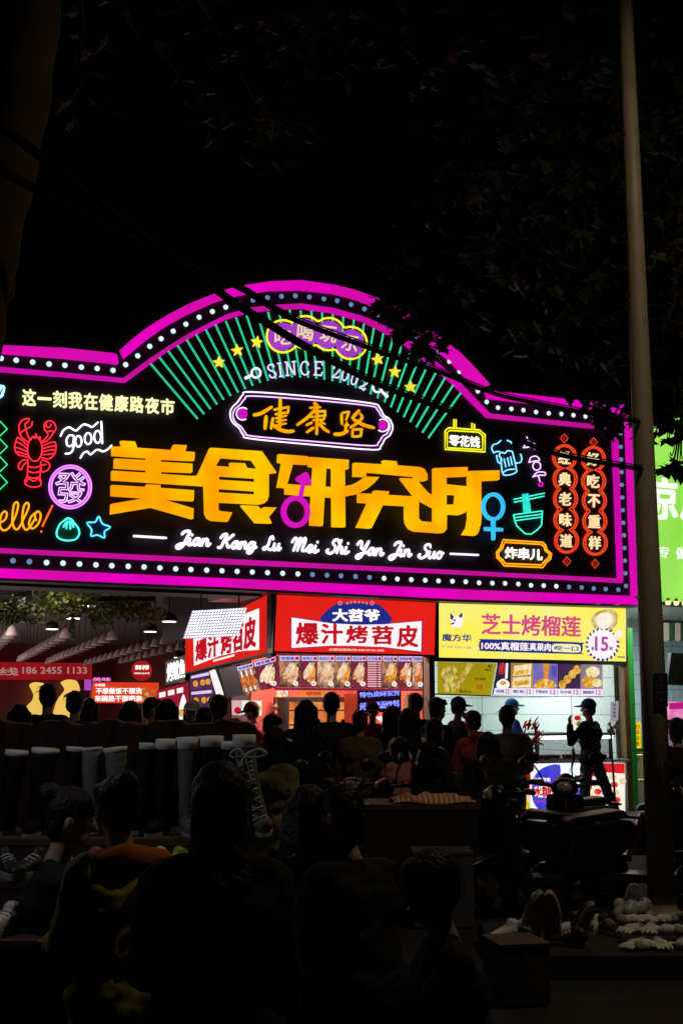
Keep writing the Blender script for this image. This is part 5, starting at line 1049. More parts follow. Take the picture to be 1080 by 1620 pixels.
for i, (px_, lab_) in enumerate(((1013, 'yellow plastic chair left of the lamp post, by the green shop counter'), )):
    c = at(px_, 1285, 22.2); c.z = .012; t = thing('plastic_chair', lab_, 'chair', c); my = surf('chair_yellow', (.5, .36, .10), .4)
    for sx in (-.17, .17):
        for sy in (-.17, .17): mm = M(); mm.tube([c + Vector((sx * 1.15, sy * 1.15, 0)), c + Vector((sx, sy, .45))], .018, 6); mm.build('leg', my, t)
    mm = M(); mm.box(c + Vector((0, 0, .465)), (.4, .4, .03)); mm.build('seat', my, t)
    mm = M()
    for k in range(5): mm.tube([c + Vector((-.16 + .08 * k, .18, .48)), c + Vector((-.19 + .095 * k, .24, .88))], .012, 5)
    mm.tube([c + Vector((-.2, .24, .88)), c + Vector((.2, .24, .88))], .02, 6); mm.build('backrest', my, t)
# ================================================================== PEOPLE
JOBS = []
m_skin = surf('skin', (.42, .26, .19), .5, var=.12, scale=12); m_hair = surf('black_hair', (.008, .0065, .006), .55, var=.4, scale=60, bump=.5, spec=.25)
m_shoe = surf('shoe_dark', (.02, .02, .02), .5); m_shoew = surf('shoe_white', (.5, .5, .5), .5); m_eye = surf('eye', (.015, .012, .012), .2); m_lip = surf('lip', (.28, .09, .08), .45)
def cloth(key, col): return surf('cloth_' + key, col, .85, var=.25, scale=9, bump=.1, spec=.2)
C_BLK = cloth('black', (.012, .012, .014)); C_CHAR = cloth('charcoal', (.03, .032, .034)); C_GREY = cloth('grey', (.15, .155, .155)); C_LGREY = cloth('light_grey', (.62, .60, .58)); C_WHITE = cloth('white', (.6, .6, .6))
C_OLIVE = cloth('olive', (.20, .18, .09)); C_YEL = cloth('mustard', (.38, .33, .03)); C_RED = cloth('red', (.30, .02, .02)); C_PINK = cloth('pink', (.5, .20, .20)); C_BLUE = cloth('blue', (.04, .05, .30)); C_CAP = cloth('cap_blue', (.02, .07, .32))
C_JEAN = cloth('jeans', (.05, .09, .16)); C_NAVY = cloth('navy', (.015, .02, .045)); C_TAN = cloth('tan', (.13, .095, .055)); C_DRED = cloth('dark_red', (.12, .018, .022)); C_PALE = cloth('pale_trousers', (.75, .70, .70)); C_BROWN = cloth('brown', (.05, .03, .02)); C_GRN = cloth('dark_green', (.02, .03, .022))
def V(*a): return Vector(a)
def job(m, name, mat, root, vox, sm=3):
    me = bpy.data.meshes.new(name); me.from_pydata([tuple(v) for v in m.v], [], m.f); me.materials.append(mat)
    o = bpy.data.objects.new(name, me); COL.objects.link(o); o.parent = root; WL[o.name] = V(0, 0, 0)
    r = o.modifiers.new('r', 'REMESH'); r.mode = 'VOXEL'; r.voxel_size = vox; r.use_smooth_shade = True
    s = o.modifiers.new('s', 'SMOOTH'); s.factor = .5; s.iterations = sm
    if name in FOLDS:
        sc_, st_ = FOLDS[name]; key = 'folds_%s' % name; tx = bpy.data.textures.get(key) or bpy.data.textures.new(key, 'CLOUDS'); tx.noise_scale = sc_; tx.noise_depth = 3
        d = o.modifiers.new('d', 'DISPLACE'); d.texture = tx; d.strength = st_; d.mid_level = .5; d.texture_coords = 'LOCAL'
    JOBS.append(o); return o
FOLDS = {'jacket': (.075, .030), 'shirt': (.075, .026), 'trousers': (.09, .036), 'skirt': (.10, .035), 'hair': (.035, .014)}
DOWN = ((.16, .03, -1), (.0, .22, -1))
def person(label, x, y, h=1.68, yaw=0, top=C_BLK, legs=C_BLK, hair='short', lean=0, side=0, turn=0, nod=0, armL=DOWN, armR=DOWN, legL=None, legR=None, seat=None, z0=.012, hat=None, hatmat=None, hood=False, sleeve='long', coat=0.0, shoes=None, skirt=False, vox=.014, face=False, wide=1.0, group=None, hairmat=None):
    """forward is +Y before the yaw; directions are (outward, forward, up)"""
    root = thing('person', label, 'person', (x, y, z0), group); WL[root.name] = V(0, 0, 0); root.rotation_euler = (0, 0, rad(yaw))
    k = h / 1.70 if seat is None else 1.0
    if seat is not None: k = (h - seat) / .80
    pz = (.92 * k) if seat is None else seat + .02
    P = V(0, 0, pz); sd = V(math.sin(rad(side)), math.sin(rad(lean)), math.cos(rad(lean))).normalized()
    X = V(1, 0, 0); F_ = sd.cross(X) * -1; F_.normalize()
    at_ = lambda t: P + sd * (t * k)
    sh = at_(.435); nk = at_(.50); hd = (sd * .6 + V(0, 0, .4) + V(0, math.sin(rad(nod)), 0) * .4).normalized()
    H = nk + hd * (.17 * k) + V(0, .02 * k, 0)
    ct, st = math.cos(rad(turn)), math.sin(rad(turn)); hf = V(-st, ct, 0); hf = (hf - hd * hf.dot(hd)).normalized(); hx = hf.cross(hd).normalized(); HA = (hx, hf, hd)
    hp = lambda a, b, c: H + hx * (a * k) + hf * (b * k) + hd * (c * k)
    w = wide; b = M()
    b.cap(P + X * -.07 * k, P + X * .07 * k, .105 * k * w, .105 * k * w); b.cap(at_(.0), at_(.2), .105 * k * w, .10 * k * w); b.cap(at_(.16) - X * .04 * k, at_(.16) + X * .04 * k, .095 * k * w, .095 * k * w)
    b.cap(at_(.32) - X * .075 * k * w, at_(.32) + X * .075 * k * w, .105 * k * w, .105 * k * w); b.cap(sh - X * .14 * k * w, sh + X * .14 * k * w, .052 * k, .052 * k); b.cap(at_(.40), nk, .075 * k, .055 * k); b.cap(nk - sd * .04 * k, H, .052 * k, .05 * k)
    b.ell(H + hd * .01 * k, .076 * k, .094 * k, .108 * k, 16, 12, HA); b.ell(hp(0, .03, -.065), .054 * k, .058 * k, .055 * k, 14, 10, HA); b.cap(hp(0, .088, .01), hp(0, .108, -.025), .010 * k, .016 * k, 8)
    for s in (-1, 1): b.ell(hp(.078 * s, -.005, -.01), .012 * k, .022 * k, .03 * k, 8, 6, HA)
    def adir(d, s): return V(d[0] * s, d[1], d[2]).normalized()
    arms = {}
    for s, A in ((-1, armL), (1, armR)):
        a0 = sh + X * (.165 * k * w * s) - sd * .01 * k; a1 = a0 + adir(A[0], s) * .285 * k; a2 = a1 + adir(A[1], s) * .245 * k; arms[s] = (a0, a1, a2)
        b.chain([a0, a1, a2], [.046 * k, .038 * k, .027 * k])
        fd = adir(A[1], s); pl = V(0, 0, 1).cross(fd)
        if pl.length < .3: pl = X.copy()
        pl.normalize(); nn = fd.cross(pl); c0 = a2 + fd * .02 * k; c1 = a2 + fd * .075 * k
        for q in (-.022, 0, .022): b.cap(c0 + pl * q * k * .7, c1 + pl * q * k, .015 * k, .014 * k, 8)
        for i, L in enumerate((.058, .07, .066, .052)):
            f0 = c1 + pl * ((-.03 + .02 * i) * k); f1 = f0 + (fd * .9 + nn * -.25).normalized() * L * .55 * k; f2 = f1 + (fd * .6 - nn * .8).normalized() * L * .5 * k
            b.chain([f0, f1, f2], [.0095 * k, .009 * k, .008 * k])
        t0 = c0 - pl * .025 * k * s; t1 = t0 + (fd * .6 - pl * s * .7).normalized() * .035 * k; b.chain([t0, t1, t1 + (fd * .9 - pl * s * .2).normalized() * .03 * k], [.011 * k, .010 * k, .009 * k])
    L_ = {}
    dl = ((.04, .02, -1), (.0, -.03, -1)) if seat is None else ((.12, 1, -.06), (.0, -.05, -1))
    for s, A in ((-1, legL or dl), (1, legR or dl)):
        g0 = P + X * (.085 * k * s); g1 = g0 + adir(A[0], s) * .43 * k
        if seat is None: Ln = .42 * k
        else: Ln = min(.42 * k, max(.1, g1.z - .06))
        g2 = g1 + adir(A[1], s) * Ln
        if seat is None and (legL or legR): pass
        L_[s] = (g0, g1, g2); b.chain([g0, g1, g2], [.083 * k, .056 * k, .038 * k]); b.cap(g1, g1.lerp(g2, .35) - V(0, .012, 0) * k, .05 * k, .053 * k); b.chain([g2, g2 + V(.01 * s, .07, -.02) * k], [.035 * k, .03 * k])
    zmin = min(L_[-1][2].z, L_[1][2].z) - .055 * k
    body = job(b, 'body', m_skin, root, vox * .82, 2)
    # clothes
    c = M(); e = .018 * k + coat * .4
    c.cap(at_(-.02 if not coat else -.1) - X * .07 * k, at_(-.02) + X * .07 * k, .108 * k * w + e, .108 * k * w + e); c.cap(P, at_(.2), .105 * k * w + e, .10 * k * w + e); c.cap(at_(.16) - X * .045 * k, at_(.16) + X * .045 * k, .098 * k * w + e, .098 * k * w + e)
    c.cap(at_(.32) - X * .08 * k * w, at_(.32) + X * .08 * k * w, .108 * k * w + e * .8, .108 * k * w + e * .8); c.cap(sh - X * .142 * k * w, sh + X * .142 * k * w, .06 * k + e * .5, .06 * k + e * .5); c.cap(at_(.40), at_(.465), .088 * k + e * .5, .062 * k + e * .4)
    if coat:
        for t in (.0, -.18, -.34): c.cap(at_(t) - X * .09 * k, at_(t) + X * .09 * k, (.125 + coat * .25) * k, (.125 + coat * .25) * k)
        c.cap(P, P - V(0, 0, .34 * k), (.13) * k, (.14 + coat * .2) * k)
    for s in (-1, 1):
        a0, a1, a2 = arms[s]
        if sleeve == 'long': c.chain([a0, a1, a1.lerp(a2, .96)], [.056 * k + e * .5, .048 * k + e * .5, .038 * k + e * .4])
        elif sleeve == 'short': c.chain([a0, a0.lerp(a1, .62)], [.060 * k + e * .4, .062 * k + e * .4])
    if hood: c.cap(hp(-.05, -.09, -.16), hp(.05, -.09, -.16), .062 * k, .062 * k); c.cap(hp(0, -.1, -.15), hp(0, -.11, -.28), .05 * k, .03 * k)
    job(c, 'jacket' if sleeve == 'long' else 'shirt', top, root, vox, 3)
    c = M(); e = .016 * k
    c.cap(P - X * .07 * k, P + X * .07 * k, .105 * k * w + e, .105 * k * w + e)
    if skirt:
        for t in (0, .5, 1): c.cap(P + V(-.06 - .03 * t, 0, -.42 * t) * k, P + V(.06 + .03 * t, 0, -.42 * t) * k, (.12 + .04 * t) * k, (.12 + .05 * t) * k)
    else:
        for s in (-1, 1):
            g0, g1, g2 = L_[s]; c.chain([g0, g1, g1.lerp(g2, .95)], [.086 * k + e, .062 * k + e, .05 * k + e * .8])
    job(c, 'skirt' if skirt else 'trousers', legs, root, vox, 2)
    for s in (-1, 1):
        g2 = L_[s][2]; c = M(); c.chain([g2 + V(0, -.015, -.005) * k, g2 + V(0, -.03, -.025) * k], [.042 * k, .036 * k]); c.chain([g2 + V(0, -.03, -.025) * k, g2 + V(.012 * s, .09, -.03) * k, g2 + V(.015 * s, .15, -.035) * k], [.036 * k, .04 * k, .032 * k])
        c.box(g2 + V(.008 * s, .06, -.055) * k, (.085 * k, .25 * k, .022 * k)); job(c, 'shoe', shoes or m_shoe, root, .012, 2)
    # hair and hats
    c = M(); c.ell(hp(0, -.018, .032), .088 * k, .10 * k, .102 * k, 16, 12, HA)
    if hair in ('short', 'crop'):
        c.ell(hp(0, -.05, -.02), .078 * k, .06 * k, .075 * k, 14, 10, HA)
        if hair == 'short':
            for q in (-.05, -.02, .02, .05): c.cap(hp(q, .05, .085), hp(q * 1.1, .082, .055), .025 * k, .016 * k, 8)
    elif hair == 'bob':
        for q in (-.08, -.06, -.03, 0, .03, .06, .08): c.cap(hp(q * .95, -.03 - .05 * (1 - abs(q) / .08), .03), hp(q, -.02 - .06 * (1 - abs(q) / .08), -.13), .036 * k, .034 * k, 8)
    elif hair == 'long':
        for q in (-.085, -.06, -.03, 0, .03, .06, .085):
            yb_ = -.03 - .055 * (1 - abs(q) / .085); c.chain([hp(q * .95, yb_, .03), hp(q * 1.05, yb_, -.13), hp(q * 1.15, yb_ - .045, -.26), hp(q * .9, yb_ - .05, -.40 + .03 * math.sin(q * 80))], [.036 * k, .038 * k, .036 * k, .014 * k])
    elif hair == 'bun':
        c.ell(hp(0, -.05, -.03), .072 * k, .055 * k, .07 * k, 14, 10, HA); c.ell(hp(.0, -.115, .085), .05 * k, .05 * k, .048 * k, 12, 9, HA); c.cap(hp(0, -.08, .05), hp(0, -.11, .08), .045 * k, .045 * k)
        for q in (-.06, -.02, .03, .06): c.cap(hp(q, .04, .085), hp(q * 1.15, .075, .05), .025 * k, .014 * k, 8)
    if hat != 'bald': job(c, 'hair', hairmat or m_hair, root, .012, 2)
    if hat != 'cap':
        rs_ = random.Random(int(h * 977) + int(x * 131)); c = M(); nst = 150 if y < 7 else 26; q_ = .32 if y < 7 else .8
        for _ in range(nst):
            a_ = rs_.uniform(0, 6.283); e_ = rs_.uniform(.15, 1.35); d_ = V(math.sin(e_) * math.cos(a_), math.sin(e_) * math.sin(a_), math.cos(e_))
            if d_.y > .55 and d_.z < .75: continue
            b0_ = V(d_.x * .086, -.018 + d_.y * .098, .032 + d_.z * .10); o_ = V(rs_.gauss(0, .012), rs_.gauss(0, .012), 0)
            ln_ = rs_.uniform(.03, .075) if hair in ('short', 'crop') else rs_.uniform(.06, .16)
            p1_ = b0_ * 1.06 + d_ * .006 + V(0, 0, -.3 * ln_) + o_; p2_ = b0_ * 1.08 + V(0, 0, -ln_) + o_ * 2.2 + d_ * rs_.uniform(0, .018)
            c.tube([hp(*b0_), hp(*p1_), hp(*p2_)], [.0042 * k * q_, .0034 * k * q_, .0012 * k * q_], 4, cap=False)
        c.build('loose_strands', hairmat or m_hair, root, smooth=True)
    if hat in ('cap', 'helmet'):
        c = M(); n = 16; vs = []; R0 = 7
        for i in range(R0 + 1):
            ph = math.pi / 2 * (i / R0) * 1.03
            for j in range(n): u = 2 * math.pi * j / n; vs.append(hp(.098 * math.sin(ph) * math.cos(u), -.012 + .113 * math.sin(ph) * math.sin(u), .045 + .108 * math.cos(ph)))
        fs = [(i * n + j, i * n + (j + 1) % n, (i + 1) * n + (j + 1) % n, (i + 1) * n + j) for i in range(R0) for j in range(n)]; c.add(vs, fs)
        c.ell(hp(0, -.01, .153), .01 * k, .01 * k, .008 * k, 8, 6, HA); me = c
        me.v = [v for v in me.v]; o = c.build('cap', hatmat or C_CAP, root, smooth=True)
        c = M(); fr = []; n2 = 9
        for i in range(n2): u = math.pi * (.12 + .76 * i / (n2 - 1)); fr.append((hp(.094 * math.cos(u), -.012 + .108 * math.sin(u), .05), hp(.088 * math.cos(u), .005 + .20 * math.sin(u) ** .8, .038 - .02 * abs(math.cos(u)))))
        for (a, b_), (a2, b2) in zip(fr, fr[1:]): c.add([a, b_, b2, a2, a + hd * .006, b_ + hd * .006, b2 + hd * .006, a2 + hd * .006], [(3, 2, 1, 0), (4, 5, 6, 7), (1, 2, 6, 5), (0, 4, 7, 3)])
        c.build('visor', hatmat or C_CAP, root, smooth=True)
    if face:
        for s in (-1, 1):
            c = M(); c.ell(hp(.031 * s, .083, .012), .011 * k, .007 * k, .006 * k, 10, 6, HA); c.build('eye', m_eye, root, smooth=True)
            c = M(); c.cap(hp(.016 * s, .089, .034), hp(.05 * s, .078, .036), .004 * k, .003 * k, 6); c.build('eyebrow', m_hair, root, smooth=True)
        c = M(); c.cap(hp(-.02, .087, -.062), hp(.02, .087, -.062), .006 * k, .006 * k, 8); c.build('mouth', m_lip, root, smooth=True)
    info = dict(root=root, arms=arms, hp=hp, P=P, at=at_, k=k, sh=sh, legs=L_, hf=hf, hx=hx, hd=hd)
    if seat is None and abs(zmin) > .005:
        root.location.z -= zmin
    return info
def flush():
    dg = bpy.context.evaluated_depsgraph_get(); dg.update()
    for o in JOBS:
        me = bpy.data.meshes.new_from_object(o.evaluated_get(dg)); o.modifiers.clear(); old = o.data; o.data = me; me.name = o.name
        me.polygons.foreach_set('use_smooth', [True] * len(me.polygons))
    JOBS.clear()
def where(px, ytop, Y):
    p = at(px, ytop, Y); return p.x, p.y, p.z
PH = ((.12, .12, -1), (-.45, 1, .35))            # arm raised in front, looking at a phone or eating
FR = ((.14, .35, -1), (-.15, 1, -.1))            # forearm reaching forward
CR = ((.10, .10, -1), (-1, .45, .1))             # arm folded over the belly
def crowd(px, ytop, Y, label, yaw, **kw):
    x, y, z = where(px, ytop, Y); kw.setdefault('h', z); return person(label, x, y, yaw=yaw, **kw)
GH = 'people standing in the food hall'; GM = 'people queueing at the stalls'
crowd(32, 1116, 12, 'person with bushy dark hair at the far left, half hidden by the shoe rack', 10, hair='bob', top=C_BLK, group=GH, vox=.018)
ps = crowd(77, 1083, 14, 'tall man in a black jacket with a white print on his back', 8, hair='short', top=C_BLK, armR=PH, group=GH, vox=.016)
c = M(); k = ps['k']
for a, b_, q in ((.0, .32, .05), (.03, .27, .045), (-.05, .28, .04), (.06, .24, .035)): c.cap(ps['at'](b_) + V(a, -.118 * k, 0), ps['at'](b_ + .03) + V(a + .015, -.12 * k, 0), q, q * .8, 8)
for v in c.v: v.y = -.128 * k + (v.y + .118 * k) * .12 - .004
c.build('white_print', C_WHITE, ps['root'], smooth=True)
crowd(119, 1095, 14, 'person in black before the right yellow wall figure', -15, hair='short', top=C_BLK, group=GH, vox=.018)
crowd(142, 1106, 17, 'slim dark person just left of the orange red light box', 20, hair='long', top=C_NAVY, group=GH, vox=.018)
crowd(207, 1111, 12, 'person with a wide dark bob under the right half of the orange red light box', -10, hair='bob', top=C_BLK, group=GH, vox=.018, wide=1.05)
crowd(240, 1105, 14, 'person in a pale top turned sideways before the red poster', -80, hair='short', top=C_LGREY, armR=PH, group=GH, vox=.018)
crowd(265, 1108, 12, 'person with a smooth round black bob in front of the red lit poster', 5, hair='bob', top=C_BLK, group=GH, vox=.018)
crowd(305, 1112, 15, 'person in a white cap facing the street', 170, hair='bob', top=C_BLK, hat='cap', hatmat=C_WHITE, face=True, group=GH, vox=.018)
crowd(323, 1121, 12.5, 'small dark head between the white cap and the tall person in grey', 15, hair='short', top=C_GREY, group=GH, vox=.018)
crowd(346, 1101, 13, 'dark haired person in a grey jacket left of the red dot poster', 25, hair='short', top=C_GREY, group=GH, vox=.018)
crowd(404, 1128, 13.5, 'dark haired person stooping in front of the red uniformed cook', -60, hair='short', top=C_BROWN, lean=18, group=GH, vox=.018)
crowd(372, 1139, 12, 'low dark head over the shoe rack, left of the olive jacket', 0, hair='bob', top=C_BLK, group=GH, vox=.018)
crowd(424, 1109, 19.2, 'cook in red uniform and cap bending forward in the corner stall', 75, hair='short', top=C_RED, legs=C_BLK, lean=22, armL=FR, armR=FR, hat='cap', hatmat=C_DRED, group='stall staff', vox=.018)
crowd(589, 1113, 18.75, 'cook in red uniform and cap facing the street under the blue writing', 175, hair='short', top=C_RED, legs=C_BLK, nod=25, armL=FR, armR=FR, hat='cap', hatmat=C_DRED, face=True, group='stall staff', vox=.018)
crowd(722, 1106, 18.5, 'man in a blue cap and dark green shirt facing right beside the lit till', -70, hair='crop', top=C_GRN, sleeve='short', hat='cap', nod=10, group=GM, vox=.016)
crowd(808, 1108, 21.4, 'stall worker in a blue cap and blue top behind the grey shirted man', -75, hair='crop', top=C_BLUE, hat='cap', armR=FR, group='stall staff', vox=.018)
# queue in front of the red stall
bag_ = crowd(484, 1109, 13, 'woman with long black hair and a black coat, left of the broad man', 12, hair='long', top=C_BLK, coat=.10, group=GM)
bman_ = crowd(524, 1097, 14, 'broad dark man with short hair in the middle of the queue', -5, hair='short', top=C_BLK, legs=C_NAVY, wide=1.18, group=GM)
def bag(ps, name, mt, off, size, strap):
    k = ps['k']; r0 = ps['root']; c = M(); o_ = ps['at'](.22) + V(*off) * k; c.box(o_, [q * k for q in size]); b_ = c.build(name, mt, r0); bv = b_.modifiers.new('b', 'BEVEL'); bv.width = .035; bv.segments = 3
    c = M(); c.box(o_ + V(0, -size[1] * .5 - .012, -size[2] * .18) * k, (size[0] * .7 * k, .03, size[2] * .4 * k)); c.build('pocket', mt, b_)
    for q in strap: c = M(); c.tube(cr([V(*v) * k + ps['at'](.22) for v in q], False, 5), .014, 6); c.build('strap', mt, b_)
bag(bag_, 'shoulder_bag', C_BROWN, (.24, -.04, -.18), (.10, .24, .20), [[(.24, -.04, -.08), (.22, -.08, .1), (.10, -.10, .26), (-.1, .02, .28)]])
bag(bman_, 'backpack', C_CHAR, (0, -.20, .06), (.28, .14, .40), [[(-.10, -.13, .22), (-.12, -.02, .30), (-.13, .12, .2)], [(.10, -.13, .22), (.12, -.02, .30), (.13, .12, .2)]])
crowd(569, 1126, 13.6, 'shorter person in a tan jacket right of the broad dark man', -12, hair='short', top=C_TAN, legs=C_BLK, wide=1.08, coat=.05, group=GM)
crowd(620, 1118, 15, 'long haired person in black between the tan jacket and the grey top', 5, hair='long', top=C_BLK, group=GM)
crowd(646, 1122, 13, 'long haired woman in a light grey top', 25, hair='long', top=C_LGREY, sleeve='short', legs=C_BLK, group=GM)
crowd(657, 1098, 16, 'tall man in black in front of the tan hanging banner', 10, hair='short', top=C_BLK, group=GM)
crowd(690, 1105, 15, 'man in black turned right, in front of the black pier', -50, hair='short', top=C_BLK, armL=PH, group=GM)
ps = crowd(686, 1139, 12.2, 'woman in a dark hoodie with pale edges, looking right', -55, hair='bob', top=C_CHAR, hood=True, armR=PH, armL=PH, group=GM)
c = M()
for s in (-1, 1):
    k = ps['k']; a = ps['sh'] + V(.10 * s, 0, .06 * k); c.tube(cr([ps['sh'] + V(.07 * s, -.07, .055), a + V(0, .02, .0), ps['at'](.33) + V(.095 * s, .128 * k, 0), ps['at'](.12) + V(.06 * s, .125 * k, 0)], False, 5), .012, 6)
c.build('pale_edging', C_WHITE, ps['root'], smooth=True)
crowd(632, 1168, 12.4, 'child in a pink top in front of the queue', 8, hair='bob', top=C_PINK, legs=C_BLK, sleeve='long', group=GM)
crowd(748, 1126, 14, 'person in a red top looking down at the lit till', 35, hair='short', top=cloth('crimson', (.34, .06, .07)), legs=C_DRED, hood=True, armL=FR, group=GM)
crowd(771, 1160, 11.3, 'girl with very long black hair and dark coat before the grey shirted man', 5, hair='long', top=C_BLK, coat=.16, group=GM)
crowd(801, 1118, 13.6, 'man in a grey T shirt and pale trousers with his back turned', -6, hair='crop', top=C_GREY, sleeve='short', legs=C_PALE, armR=((.16, .1, -1), (-.3, .8, -.3)), wide=1.15, group=GM)
ps = crowd(931, 1108, 19.4, 'striding man in a blue cap, black top and jeans, hand at his mouth', 52, hair='crop', top=C_BLK, legs=C_JEAN, hat='cap', armL=((.28, .60, -.8), (-.12, .10, 1)), armR=((.30, .25, -1), (-1, .55, .25)), legL=((.16, .06, -1), (.02, -.03, -1)), legR=((.34, -.24, -1), (.20, -.34, -1)), shoes=m_shoew, group=GM, turn=8, face=True, wide=1.16)
c = M(); k = ps['k']; c.tube([ps['at'](.49) + V(.06 * math.cos(w * .524), .062 * math.sin(w * .524), .0) * k for w in range(12)], .014, 6, True); c.build('white_collar', C_WHITE, ps['root'], smooth=True)
ps = crowd(1070, 1138, 12, 'dark haired person in black right of the lamp post at the picture edge', 20, hair='short', top=C_BLK, armL=PH, group=GM)
ps = crowd(434, 1157, 10, 'person in an olive jacket and a dark cap with white brim', -35, hair='bob', top=C_OLIVE, coat=.06, hat='cap', hatmat=C_BLK, wide=1.05, group=GM)
[o for o in ps['root'].children if o.name.startswith('visor')][0].data.materials[0] = C_WHITE
# near people, almost silhouettes
GN = 'people close by at the shoe stalls'
stools = []
def stool(x, y, z, label):
    t = thing('plastic_stool', label, 'stool', (x, y, .012), 'low plastic stools'); m = surf('stool_blue', (.03, .05, .12), .4); c = M(); c.box((x, y, z - .012), (.30, .30, .024)); c.build('seat', m, t)
    for sx in (-1, 1):
        for sy in (-1, 1): c = M(); c.tube([(x + .15 * sx, y + .15 * sy, .014), (x + .12 * sx, y + .12 * sy, z - .02)], .016, 6); c.build('leg', m, t)
x, y, z = where(60, 1253, 5.9)
person('woman with a small bun sitting sideways at the lower left', x, y, z, -78, C_BLK, C_BLK, 'bun', seat=.45, lean=10, nod=15, armL=FR, armR=FR, face=True, group=GN, vox=.013); stool(x, y, .44, 'blue plastic stool under the sitting woman with a bun')
x, y, z = where(202, 1233, 4.3)
ps = person('woman in a mustard jacket with dark hair tied up', x, y, z, 28, C_YEL, C_BLK, 'bun', lean=6, armL=FR, armR=FR, nod=20, face=True, wide=.96, coat=.03, group=GN, vox=.012)
c = M(); k = ps['k']; c.tube(cr([ps['at'](.05) + V(-.19, .02, 0) * k, ps['at'](.30) + V(-.05, -.145, 0) * k, ps['at'](.47) + V(.12, -.07, .0) * k, ps['at'](.42) + V(.13, .06, 0) * k, ps['at'](.2) + V(.0, .16, 0) * k], False, 6), .016, 6); c.build('bag_strap', C_BROWN, ps['root'], smooth=True)
c = M(); c.chain([ps['at'](.44) + V(-.10, -.03, .03) * k, ps['at'](.46) + V(.0, -.06, .03) * k, ps['at'](.44) + V(.16, -.0, .02) * k], [.05 * k, .06 * k, .055 * k]); job(c, 'orange_scarf', cloth('orange', (.45, .12, .02)), ps['root'], .012)
x, y, z = where(345, 1214, 3.7)
person('tall dark woman with long loose hair in the middle of the foreground', x, y, z, 12, C_BLK, C_BLK, 'long', turn=35, nod=8, wide=1.02, armL=FR, coat=.06, group=GN, vox=.012)
x, y, z = where(462, 1288, 4.4)
person('stooping woman in navy between the tall woman and the bent man', x, y, z / .93, -15, C_NAVY, C_BLK, 'bob', lean=20, nod=20, group=GN, vox=.013)
x, y, z = where(583, 1278, 4.4)
person('dark broad man leaning left over the goods, seen from behind', x, y, z / .95, 40, C_BLK, C_BLK, 'short', lean=14, nod=18, turn=25, armL=FR, armR=((.1, .4, -1), (0, .5, -1)), wide=1.08, group=GN, vox=.013)
x, y, z = where(715, 1354, 4.6)
person('boy sitting sideways with his face turned left and hands out', x + .05, y, z, 98, C_BLK, C_BLK, 'short', seat=.40, lean=10, nod=8, armL=((.1, .5, -1), (.1, 1, -.25)), armR=((.1, .5, -1), (-.1, 1, -.2)), face=True, group=GN, vox=.012); stool(x + .05, y, .39, 'blue plastic stool under the sitting boy')
flush()
